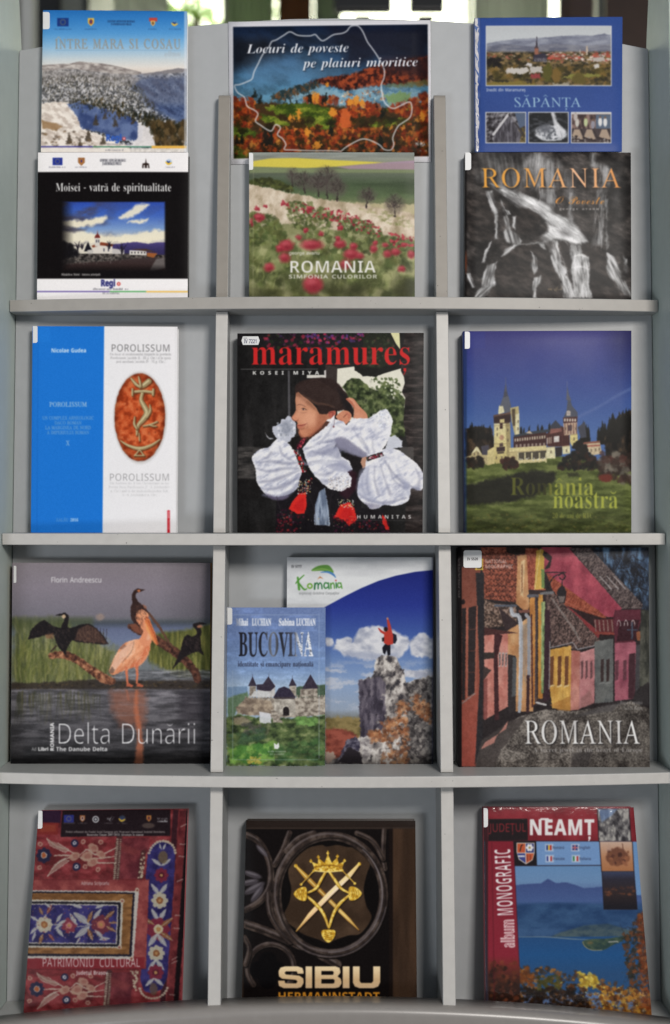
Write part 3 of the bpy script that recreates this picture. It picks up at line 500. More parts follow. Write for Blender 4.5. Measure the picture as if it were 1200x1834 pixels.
def flag_eu(c, x0, y0, x1, y1, col=(35, 50, 140)):
    c.rect(x0, y0, x1, y1, col)
    for k in range(12):
        a = k * math.pi / 6
        c.ell((x0 + x1) / 2 + (y1 - y0) * .3 * math.cos(a), (y0 + y1) / 2 + (y1 - y0) * .3 * math.sin(a), 2, 2, (225, 195, 60), 1, .7)


def crest(c, x0, y0, x1, y1, a, b, d):
    w, h = x1 - x0, y1 - y0
    c.poly([(x0, y0), (x1, y0), (x1, y0 + h * .6), ((x0 + x1) / 2, y1), (x0, y0 + h * .6)], a, 1.5)
    c.ell((x0 + x1) / 2, y0 + h * .45, w * .3, h * .32, b, 1.5)
    c.ell((x0 + x1) / 2, y0 + h * .42, w * .16, h * .2, d, 1.5)


def swoosh(c, x, y, r):
    c.ell(x, y, r, r, (90, 140, 190), 2, .35)
    c.line([(x - r, y), (x - r * .2, y + r * .55), (x + r * .8, y + r * .2)], [r * .3, r * .7, r * .3], (235, 185, 50), 1.5, sm=True)
    c.line([(x - r * .6, y - r * .3), (x - r * .1, y + r * .05), (x + r * .3, y - r * .3)], [r * .3, r * .55, r * .2], (40, 60, 120), 1.5, sm=True)


def cover_snow(q):
    c = Cover(q, (0, 0), 3)
    c.fill(c.grad([(54, (22, 105, 190)), (110, (40, 125, 205)), (180, (70, 150, 218)), (250, (130, 182, 222)), (320, (196, 206, 210)), (375, (232, 218, 205))]))
    c.poly('200,352 300,345 380,342 430,331 480,336 560,343 640,359 700,374 760,388 760,500 200,500', (168, 156, 150), 2, wob=(12, 2, 1))
    c.poly('740,400 830,388 900,376 960,366 1010,370 1010,470 740,470', (128, 122, 126), 2, wob=(12, 2, 1))
    t = c.n(26, 4, 3, sy=9)
    c.poly('200,352 300,345 380,342 430,331 480,336 560,343 640,359 700,374 760,388 760,430 200,440', c.ramp(t, [(.3, (120, 108, 104)), (.5, (168, 156, 150)), (.7, (208, 198, 190))]), 3, .8)
    n = c.n(13, 4, 7, sy=10)
    body = c.ramp(n, [(.36, (52, 54, 58)), (.47, (110, 112, 118)), (.56, (172, 172, 178)), (.7, (212, 210, 214))])
    c.poly('200,395 330,372 450,380 560,395 700,402 830,402 1010,385 1010,830 200,830', body, 10, wob=(30, 6, 4))
    blue = c.ramp(c.n(60, 4, 9, sy=24, rot=.6), [(.35, (44, 58, 100)), (.5, (62, 82, 130)), (.7, (84, 104, 148))])
    c.poly('660,430 760,412 880,408 1010,404 1010,690 930,650 850,600 790,560 740,500', blue, 40, .93, wob=(30, 12, 5))
    c.poly('219,380 330,372 450,382 560,398 690,404 760,420 700,470 560,450 400,440 219,460', c.ramp(c.n(8, 3, 2), [(.35, (112, 106, 104)), (.65, (186, 178, 174))]), 16, .8)
    c.rect(200, 380, 1010, 560, (150, 142, 138), 40, .3)
    c.strokes(900, '222,420 420,405 660,420 760,470 830,560 840,640 700,610 520,570 330,545 222,550', (7, 17), 5, [(44, 42, 36), (66, 60, 46), (92, 84, 66), (70, 70, 68)], 3, -1.57, .12, op=.6); c.strokes(420, '222,430 420,415 660,440 760,520 700,590 500,560 330,540 222,540', (4, 9), 5, [(222, 214, 206), (200, 196, 200)], 5, -1.2, .6, op=.7); c.strokes(120, '790,450 1000,430 1000,640 850,580', (5, 12), 4, [(40, 52, 84), (60, 74, 108)], 6, -1.57, .2, op=.7)
    c.poly('200,556 300,545 372,548 400,590 425,640 440,690 520,715 640,760 700,790 700,830 200,830', c.ramp(c.n(30, 4, 2, sy=14, rot=.5), [(.3, (196, 178, 164)), (.6, (236, 224, 212))]), 5, wob=(14, 5, 6))
    c.poly('358,556 430,548 520,575 640,600 720,640 770,690 760,760 640,745 520,705 440,690 415,630', c.ramp(c.n(40, 3, 8), [(.3, (48, 66, 118)), (.7, (92, 112, 160))]), 6, wob=(14, 6, 7))
    c.poly('740,650 790,670 850,760 860,790 690,790 740,740', (226, 218, 216), 6, .9, wob=(14, 6, 8))
    for i in range(380):
        u = c.rs.rand(); x = 380 + u * 630 + c.rs.normal() * 18
        y = 548 + max(0, u - .2) * 205 + c.rs.normal() * 17 + 6
        h = c.rs.uniform(12, 30) * (.5 + u * .8)
        c.poly([(x - h * .25, y), (x, y - h), (x + h * .25, y)], [(34, 34, 22), (58, 50, 24), (84, 66, 34), (30, 36, 30)][c.rs.randint(4)], 4, .85)
    c.scatter(150, '790,660 1005,650 1005,785 850,785', (6, 14), [(66, 50, 26), (40, 36, 20), (96, 74, 42)], 6, 1.7, soft=5, op=.75)
    for x, y, h in ((515, 672, 60), (565, 638, 44), (620, 680, 62), (475, 760, 74), (372, 772, 62), (715, 665, 30), (555, 775, 64), (430, 790, 50), (640, 640, 24)):
        c.poly([(x - h * .28, y), (x - h * .1, y - h * .6), (x, y - h), (x + h * .12, y - h * .5), (x + h * .3, y)], (66, 54, 40), 6, .85, wob=(8, 5, 2))
    c.warp(6, 3, np.clip((c.Y - 400) / 40, 0, 1) * np.clip((790 - c.Y) / 20, 0, 1))
    c.poly('225,645 300,660 340,685 300,700 225,690', (150, 108, 62), 8, .8, wob=(14, 6, 9))
    c.scatter(40, '225,690 420,690 520,790 225,790', (4, 11), [(120, 92, 60), (90, 74, 60)], 7, .7, soft=4, op=.6)
    c.rect(200, 797, 1020, 830, (232, 222, 212), 3, .85)
    c.rect(200, 785, 500, 792, (60, 60, 150)); c.rect(500, 786, 816, 792, (50, 130, 96)); c.rect(816, 783, 1020, 797, (238, 176, 60))
    flag_eu(c, 308, 97, 370, 142, (22, 52, 130)); crest(c, 474, 98, 507, 142, (230, 190, 60), (170, 60, 40), (60, 60, 120))
    c.rect(803, 96, 846, 116, (205, 60, 50), 2); crest(c, 812, 112, 834, 142, (230, 190, 80), (200, 80, 50), (60, 100, 60)); swoosh(c, 940, 125, 17)
    c.text('MINISTERUL DEZVOLTARII REGIONALE', 580, 121, 726, 10, 'SB', (22, 42, 84)); c.text('SI ADMINISTRATIEI PUBLICE', 598, 136, 708, 10, 'SB', (22, 42, 84))
    for a, b in ((290, 385), (455, 525), (795, 845), (905, 970)):
        c.fuzz(a, 160, b, 160, 7, (22, 52, 104), b, .6)
    c.text('INTRE MARA SI COSAU', 298, 262, 974, 50, 'SR', (150, 142, 130), wt=.4, sp=.05, soft=1.5)
    c.line('306,208 316,198 326,208', 3, (176, 166, 150), 1)
    c.line('300,271 972,271', 1.6, (90, 130, 170), 1, .7)
    c.text('album', 886, 304, 974, 34, 'SI', (160, 134, 120), wt=-1.6, soft=1)
    c.text('Regi', 570, 757, 656, 34, 'SX', (38, 84, 190), wt=1.5); c.ell(668, 745, 9, 9, (220, 60, 70), 4); c.ell(668, 745, 4, 4, (226, 218, 216), 3)
    c.fuzz(575, 778, 712, 778, 9, (40, 40, 70), 3); c.fuzz(568, 811, 665, 811, 9, (70, 66, 90), 4)
    c.rect(990, 50, 1010, 830, (214, 218, 226), 2, .5)
    return c


def cover_black_church(q):
    c = Cover(q, (0, 260), 3)
    c.fill((236, 232, 232)); c.rect(190, 145, 1030, 718, (17, 14, 15))
    x0, y0, x1, y1 = 326, 302, 892, 680
    n = c.n(160, 4, 4, sy=48, rot=-.35); g = c.grad([(302, (44, 74, 168)), (380, (66, 100, 180)), (450, (120, 150, 196)), (520, (214, 206, 190))])
    sky = g
    c.rect(x0, y0, x1, y1, sky)
    c.rect(x0, y0, x1, 530, (70, 66, 84), 1, np.clip((c.n(120, 4, 6, sy=46, rot=-.2) - .46) * 4, 0, .85) * np.clip((700 - c.X) / 250, .2, 1))
    for p, o in (('340,415 420,405 500,400 560,378 572,392 540,420 470,438 380,445 340,440', .95), ('640,390 690,355 740,322 800,318 770,350 720,380 670,398', .9), ('680,415 740,402 795,394 785,410 730,424', .9), ('326,468 420,462 520,480 640,486 760,470 892,456 892,505 780,520 640,525 500,522 326,508', .9)):
        c.poly(p, (236, 226, 200), 14, o, wob=(26, 12, 3), sm=True)
    c.poly('326,430 420,445 470,455 400,470 326,462', (80, 76, 88), 14, .8, wob=(26, 8, 5))
    c.poly('600,535 720,522 800,530 892,520 892,600 600,600', c.grad([(520, (74, 64, 120)), (570, (50, 44, 84))]), 5, wob=(20, 5, 2))
    c.poly('326,600 420,585 600,580 892,590 892,680 326,680', c.ramp(c.n(12, 4, 3, sy=7), [(.3, (26, 24, 24)), (.5, (62, 56, 54)), (.7, (112, 104, 98))]), 4)
    c.poly('326,640 600,622 820,602 892,610 892,680 326,680', c.grad([(610, (60, 48, 48)), (680, (44, 30, 28))]), 10)
    c.poly('840,612 892,606 892,660 800,680', (110, 104, 102), 6, .8)
    c.strokes(120, '345,590 700,590 640,640 345,645', (8, 22), 2.5, [(150, 144, 138), (120, 116, 112), (40, 38, 36)], 4, -1.57, .3, op=.5)
    for p, col in (('500,542 545,528 604,534 606,584 500,584', (214, 206, 196)), ('492,542 545,522 610,534 604,546 540,540 500,552', (128, 62, 40)), ('510,500 536,500 538,545 510,545', (206, 200, 192)), ('508,500 512,488 522,478 524,458 527,478 536,488 539,500', (112, 44, 40)), ('452,572 462,545 474,520 484,545 500,572', (26, 26, 34)), ('470,565 500,562 500,584 470,584', (190, 184, 178)), ('604,556 668,564 668,586 604,586', (190, 184, 180)), ('696,566 786,570 788,592 696,590', (214, 208, 200)), ('700,560 785,558 840,576 790,572', (70, 50, 44)), ('790,578 846,582 826,606 790,598', (150, 88, 48))):
        c.poly(p, col, 3)
    for x in (516, 528, 556, 580):
        c.rect(x, 510 if x < 540 else 556, x + 6, 524 if x < 540 else 572, (70, 70, 84), 3)
    for x in (705, 722, 740, 758, 774):
        c.rect(x, 574, x + 7, 583, (60, 56, 60), 2)
    for x, y, h in ((655, 590, 74), (588, 560, 56), (418, 570, 60), (350, 600, 80), (440, 560, 40)):
        c.strokes(16, [(x - 3, y - h * .3), (x + 3, y - h * .3), (x + 3, y), (x - 3, y)], (h * .4, h * .75), 3.5, [(30, 26, 36)], int(x), -1.57, .45, .3, .7)
    c.scatter(50, '326,520 400,540 420,590 326,610', (8, 18), [(22, 20, 24)], 5, soft=8, op=.7)
    e = np.minimum(np.minimum((c.X - x0 - 2) / 70, (x1 - c.X) / 12), np.minimum((c.Y - y0) / 9, (y1 - c.Y) / 40))
    ins = (c.X > x0 - 60) & (c.X < x1 + 60) & (c.Y > y0 - 20) & (c.Y < y1 + 14)
    m = np.where(ins, 1 - np.clip(e, 0, 1), 0.); c.im = c.im * (1 - m[..., None]) + np.array([17, 14, 15]) * m[..., None]
    c.text('Moisei - vatră de spiritualitate', 299, 249, 921, 44, 'SB', (240, 238, 236), wt=-.3)
    c.text('Mănăstirea Moisei - intrarea principală', 330, 701, 540, 12, 'SB', (214, 210, 206))
    flag_eu(c, 283, 68, 336, 108); crest(c, 420, 68, 456, 112, (150, 100, 60), (190, 120, 50), (70, 60, 110)); swoosh(c, 908, 92, 17)
    c.text('MINISTERUL DEZVOLTĂRII REGIONALE', 538, 90, 676, 14, 'SB', (34, 34, 46)); c.text('ȘI ADMINISTRAȚIEI PUBLICE', 550, 107, 652, 14, 'SB', (34, 34, 46))
    for a, b in ((262, 352), (404, 470), (885, 938)):
        c.fuzz(a, 122, b, 122, 7, (60, 60, 80), b, .7)
    c.poly('784,70 788,96 800,100 804,124 796,124 796,108 772,108 772,124 764,124 766,100 781,96', (44, 32, 28), 1)
    c.rect(778, 106, 790, 124, (44, 32, 28), 1)
    c.text('Regi', 541, 758, 620, 34, 'SX', (44, 46, 110), wt=1.2); c.ell(638, 746, 10, 10, (200, 66, 60), 3); c.ell(638, 746, 4, 4, W, 3)
    c.fuzz(500, 778, 688, 778, 10, (60, 60, 70), 3, .9); c.fuzz(552, 800, 640, 800, 10, (90, 90, 100), 5, .8)
    c.rect(190, 784, 590, 790, (92, 74, 150)); c.rect(590, 784, 786, 790, (70, 160, 80)); c.rect(786, 784, 1030, 791, (240, 190, 80))
    return c


def poster_autumn(q):
    c = Cover(q, (380, 0), 2.857)
    c.fill((232, 230, 236))
    a = Cover(q, (380, 0), 2.857)
    n = a.n(200, 4, 3, sy=80)
    a.fill(a.grad([(125, (16, 30, 56)), (220, (30, 46, 72)), (320, (44, 80, 118)), (420, (64, 120, 158)), (520, (100, 156, 186)), (700, (60, 50, 30))]))
    a.adj(np.clip((a.n(110, 4, 8, sy=50, rot=.3) - .45) * 3, 0, 1), .55)
    a.poly('95,200 180,205 300,215 400,250 330,300 230,330 95,380', (20, 22, 30), 60, .85, wob=(50, 20, 3))
    a.poly('560,120 800,140 1110,120 1110,330 960,320 840,300 760,340 660,330 700,240 620,200', (22, 24, 40), 60, .85, wob=(50, 20, 5))
    a.poly('230,290 420,270 560,320 700,370 520,440 300,460 110,440 110,390', (96, 140, 180), 90, .5, wob=(50, 25, 7))
    hill = a.ramp(a.n(16, 4, 5), [(.35, (44, 18, 16)), (.5, (96, 36, 24)), (.62, (160, 66, 32))])
    a.poly('440,450 520,410 600,395 700,380 800,345 900,318 1000,300 1110,290 1110,440 1000,430 900,430 800,450 700,470 600,440 520,450', hill, 12, wob=(18, 8, 2))
    a.poly('860,300 1000,296 1110,292 1110,400 960,380 880,360', (48, 26, 30), 40, .8)
    a.poly('400,470 440,440 520,430 590,445 680,470 820,440 960,440 1110,470 1110,560 560,540 380,520', a.ramp(a.n(40, 4, 6, sy=16), [(.3, (58, 100, 130)), (.6, (130, 168, 186))]), 16, .9, wob=(20, 8, 4))
    a.poly('880,490 960,470 1020,480 1000,520 900,530', (120, 150, 90), 12, .9); a.poly('870,440 1000,420 1100,410 1100,440 960,450', (110, 110, 60), 14, .7)
    a.scatter(60, '660,480 880,450 880,510 660,530', (3, 6), [(214, 160, 110), (240, 220, 200), (150, 84, 50)], 4, soft=3, op=.7)
    a.scatter(110, '290,500 420,450 520,420 560,430 440,480 330,520', (5, 10), [(38, 58, 60), (30, 46, 50), (110, 70, 40)], 8, 1.5, soft=4, op=.8)
    a.poly('95,520 300,525 560,530 800,560 1110,520 1110,830 95,830', (64, 44, 22), 10, wob=(16, 5, 2))
    gr = a.ramp(a.n(50, 4, 2, sy=14), [(.3, (46, 66, 16)), (.5, (86, 108, 26)), (.7, (138, 150, 44))])
    for p in ('280,545 420,530 560,538 620,575 600,600 480,615 360,590 300,570', '480,615 620,600 650,640 560,660 490,645', '230,580 330,600 400,640 330,640 250,615', '110,640 210,670 230,700 120,710', '800,640 980,600 1060,610 900,650', '110,750 180,760 190,800 110,810', '880,560 1020,540 1020,555 930,575'):
        a.poly(p, gr, 8, .95, wob=(14, 5, 3), sm=True)
    a.line('330,590 480,582 600,572', 4, (40, 50, 14), 4, .7, sm=True); a.line('470,612 560,606 620,598', 3, (150, 160, 60), 4, .6, sm=True)
    R = [(166, 56, 22), (190, 76, 22), (124, 38, 18), (206, 112, 36), (84, 28, 16), (110, 36, 18)]
    for reg, k, sd_ in (('95,500 220,505 250,600 200,650 110,640', 170, 1), ('340,640 480,670 500,780 340,780', 150, 2), ('600,560 740,560 720,690 640,660', 120, 3), ('900,550 1110,470 1110,640 960,600', 200, 4), ('520,640 660,660 640,770 500,760', 70, 5), ('680,520 860,530 860,600 700,580', 110, 6), ('160,700 340,670 330,770 170,790', 120, 7), ('940,660 1100,620 1100,800 900,790', 130, 8), ('640,680 900,640 900,780 660,780', 120, 9), ('460,490 640,500 640,535 460,530', 60, 10)):
        a.scatter(k, reg, (5, 12), R, sd_, 1.1, soft=6, op=.75)
    a.scatter(220, '110,600 1100,590 1100,810 110,810', (8, 22), [(36, 26, 12), (52, 40, 14), (28, 30, 14)], 11, .8, soft=9, op=.6)
    a.scatter(160, '120,640 560,650 900,650 1100,600 1100,790 120,800', (5, 10), [(196, 84, 28), (150, 50, 22), (226, 140, 50)], 12, 1.2, soft=5, op=.7)
    for x, y, h, w in ((443, 625, 70, 11), (398, 625, 40, 8), (416, 620, 34, 7), (535, 765, 46, 20), (488, 700, 50, 12), (680, 660, 110, 26), (735, 545, 50, 14), (765, 550, 44, 14), (615, 600, 50, 20), (705, 540, 30, 14), (538, 530, 56, 12), (516, 530, 56, 10), (1075, 620, 50, 15), (585, 445, 26, 10)):
        a.ell(x, y - h / 2, w, h / 2, (226, 140, 40) if w < 22 else (206, 92, 40), 5, .92, wob=(8, 4, 2))
    for x, y, h in ((215, 505, 50), (243, 530, 54), (497, 525, 66), (575, 530, 60), (398, 525, 30), (428, 530, 34), (376, 528, 30), (152, 735, 64), (128, 740, 50), (272, 740, 90), (300, 740, 90), (868, 600, 60), (604, 690, 70), (840, 545, 24), (884, 580, 40), (860, 760, 90)):
        a.poly([(x - h * .22, y), (x - h * .1, y - h * .6), (x, y - h), (x + h * .12, y - h * .55), (x + h * .22, y)], (18, 22, 18), 4, .9, wob=(8, 3, 3))
    a.warp(12, 7, np.clip((a.Y - 330) / 100, 0, 1)); a.warp(4, 2.5)
    e = np.clip((a.Y - 690) / 140, 0, 1) * .45 + np.clip((a.X - 900) / 210, 0, 1) * .3; a.adj(e, .4)
    c.poly('107,138 1103,125 1108,800 110,812', a.im)
    for w_, col, o in ((8, (206, 208, 214), .62), (3, (240, 240, 244), .35)):
        c.line('660,775 700,745 775,712 850,738 880,765 915,768 930,740 925,705 950,650 975,630 1010,605 1022,570 1018,530 1000,526 960,545 925,557 890,535 875,505 866,440 880,400 880,355 850,295 820,250 795,215 770,160 745,133 710,136 690,160 665,172 620,180 570,210 545,195 528,178 500,185 440,182 400,164 370,180 330,205 305,215 290,245 260,280 235,330 215,370 205,405 180,420 140,435 115,440 130,475 165,500 180,545 215,565 235,585 222,620 245,640 300,672 325,640 350,655 335,690 360,710 378,740 370,765 410,768 500,772 600,772 660,775', w_, col, 2, o, sm=True)
    for t, x0, x1, y, yb in (('Locuri de poveste', 180, 702, 275, 268), ('pe plaiuri mioritice', 470, 1055, 349, 340)):
        c.text(t, x0 + 4, y + 5, x1 + 4, 47, 'SI', (20, 26, 40), y1=yb + 5, wt=0, soft=5, op=.7)
        c.text(t, x0, y, x1, 47, 'SI', (240, 240, 246), y1=yb, wt=-.5)
    c.strokes(26, '1040,735 1090,735 1090,748 1040,748', (8, 22), 2, [(220, 214, 214)], 3, -1.57, 1., op=.8); c.fuzz(1055, 775, 1098, 775, 7, (200, 190, 190), 2)
    return c


def cover_blue_town(q):
    c = Cover(q, (780, 0), 2.857)
    c.fill((44, 74, 150)); c.adj(c.n(300, 3, 2), 1.1)
    c.rect(257, 133, 901, 444, (226, 222, 220)); x0, y0, x1, y1 = 261, 137, 897, 440
    a = Cover(q, (780, 0), 2.857)
    a.fill(a.grad([(137, (196, 200, 204)), (200, (204, 208, 212)), (260, (180, 186, 196))]))
    a.poly('261,225 330,210 420,200 520,196 620,188 720,180 800,184 860,172 900,180 900,290 261,290', a.ramp(a.n(70, 4, 4, sy=18), [(.3, (112, 116, 138)), (.7, (156, 160, 176))]), 3, wob=(20, 2, 3))
    a.poly('261,240 360,228 480,240 620,225 760,236 900,226 900,300 261,300', a.ramp(a.n(50, 4, 5, sy=12), [(.3, (96, 98, 118)), (.7, (140, 140, 150))]), 8, .8)
    a.rect(255, 268, 905, 445, a.ramp(a.n(20, 4, 6, sy=12), [(.34, (52, 46, 34)), (.5, (96, 82, 52)), (.64, (140, 112, 70))]), 14)
    a.scatter(150, '270,275 895,262 895,330 560,320 270,300', (4, 9), [(176, 92, 74), (206, 190, 178), (150, 70, 56), (70, 66, 54), (186, 150, 120)], 3, .5, soft=3, op=.75)
    a.scatter(60, '560,280 890,275 890,315 560,305', (6, 14), [(196, 78, 62), (184, 96, 80), (220, 206, 196)], 5, .45, soft=3, op=.85)
    a.scatter(200, '265,330 560,350 890,330 890,435 265,420', (7, 16), [(98, 82, 36), (70, 62, 30), (126, 96, 44), (54, 50, 30)], 7, .8, soft=6, op=.75)
    a.scatter(30, '265,300 335,300 335,335 265,335', (8, 14), [(38, 34, 34)], 8, .7, soft=6, op=.9)
    for p, col in (('358,352 470,348 474,370 440,380 360,378', (206, 198, 190)), ('480,345 540,340 546,370 476,378', (196, 188, 180)), ('452,338 468,322 490,330 492,345', (214, 208, 206)), ('478,384 530,378 532,402 482,404', (158, 60, 62)), ('806,336 830,328 838,348 808,350', (210, 204, 198)), ('690,378 820,382 850,392 700,402 640,404', (140, 136, 60)), ('261,424 420,420 520,432 520,442 261,442', (136, 116, 50)), ('596,432 680,424 680,442 596,442', (160, 150, 130)), ('800,300 860,292 866,314 806,318', (190, 180, 172))):
        a.poly(p, col, 4)
    a.poly('550,345 575,320 592,345 590,420 560,422 545,390', (92, 88, 36), 8, .95, wob=(12, 5, 2)); a.ell(615, 390, 22, 38, (128, 98, 44), 8); a.ell(730, 405, 34, 28, (104, 90, 40), 8)
    a.poly('496,296 506,280 560,276 568,300 566,318 498,318', (58, 54, 70), 3)
    for k in range(7):
        a.rect(506 + k * 9, 300, 510 + k * 9, 318, (150, 146, 150), 2)
    a.poly('505,282 503,246 510,240 516,186 519,240 526,246 524,284', (84, 66, 70), 2.5); a.rect(504, 250, 524, 282, (178, 108, 84), 3, .85); a.rect(514, 190, 518, 240, (50, 46, 60), 2)
    a.poly('768,284 769,248 773,232 777,248 778,284', (206, 182, 160), 2.5); a.rect(735, 255, 740, 280, (190, 180, 170), 2)
    a.warp(10, 5, np.clip((a.Y - 320) / 40, 0, 1)); a.warp(4, 1.5)
    c.rect(x0, y0, x1, y1, a.im)
    c.text('Inedit din Maramureș', 260, 471, 460, 15, 'SN', (232, 232, 238), wt=.2)
    c.text('SĂPÂNȚA', 402, 551, 748, 47, 'SR', (160, 200, 226), wt=-.3)
    for k, xx in enumerate((255, 473, 692)):
        c.rect(xx, 576, xx + 208, 734, (230, 226, 224))
    a.fill((50, 44, 48)); a.poly('259,580 460,580 460,732 259,732', a.ramp(a.n(10, 4, 3, sy=16, rot=.7), [(.3, (32, 28, 32)), (.6, (108, 104, 112)), (.75, (160, 156, 160))]))
    a.poly('405,580 465,580 465,640 430,660', (84, 100, 128), 4); a.scatter(60, '410,680 462,650 462,732 410,732', (5, 10), [(108, 92, 44), (70, 60, 40), (150, 120, 60)], 4, soft=4)
    a.poly('300,690 372,590 440,690 430,730 300,730', a.ramp(a.n(6, 3, 5, sy=30), [(.3, (56, 52, 60)), (.7, (110, 106, 116))]), 2); a.line('296,690 372,588', 12, (206, 202, 206), 2); a.line('376,590 446,684', 9, (60, 54, 58), 2)
    a.rect(384, 600, 410, 628, (190, 186, 196), 8, .5)
    c.rect(259, 580, 459, 730, a.im)
    a.fill((30, 32, 36)); w = np.clip((a.n(30, 4, 7, sy=12) - .5) * 4, 0, .5); a.mix((slice(0, a.h), slice(0, a.w)), w, (96, 98, 106))
    a.ell(590, 682, 80, 40, a.ramp(a.n(9, 4, 2), [(.3, (90, 94, 102)), (.5, (176, 178, 186)), (.7, (226, 226, 232))]), 14, wob=(20, 8, 3)); a.ell(560, 660, 34, 22, (100, 102, 112), 14, .8)
    a.line('598,580 612,630 640,680', [14, 18, 50], (226, 226, 232), 10, .9); a.strokes(40, '590,585 610,585 660,690 640,690', (10, 30), 2, [(150, 152, 160), (240, 240, 244)], 4, 1.2, .2, op=.6)
    a.line('515,690 560,716 640,714 666,690', 8, (220, 222, 228), 5, .8, sm=True, wob=(8, 6, 2))
    c.rect(477, 580, 677, 730, a.im)
    a.fill((72, 60, 62)); a.rect(690, 578, 820, 660, a.ramp(a.n(9, 3, 4, sy=24), [(.3, (60, 44, 44)), (.7, (150, 120, 112))])); a.rect(820, 590, 905, 660, (88, 104, 128)); a.rect(690, 578, 900, 588, (206, 200, 200), 3)
    for x, y, col in ((724, 630, (206, 200, 190)), (768, 628, (196, 206, 150)), (842, 626, (230, 228, 228)), (868, 628, (230, 228, 228)), (805, 640, (150, 146, 160)), (716, 600, (190, 180, 176))):
        a.ell(x, y, 10, 22, col, 4); a.ell(x, y - 24, 5, 6, (120, 90, 70), 3)
    for x in (722, 785, 862):
        a.poly([(x - 26, 700), (x - 12, 664), (x + 14, 664), (x + 34, 712), (x + 10, 718)], (190, 164, 140), 4, .9); a.line([(x - 30, 706), (x + 34, 722)], 7, (46, 34, 34), 3); a.line([(x + 22, 664), (x + 44, 712)], 6, (54, 44, 44), 3)
    a.scatter(40, '695,700 895,700 895,730 695,730', (3, 7), [(60, 48, 48), (150, 140, 136)], 3, soft=2)
    c.rect(696, 580, 896, 730, a.im)
    c.rect(180, 60, 229, 800, (150, 170, 210), 3, np.clip((c.n(40, 3, 5, sy=90) - .35) * 2, 0, .5)); c.line('229,92 227,775', 2, (30, 46, 100), 2, .8)
    return c


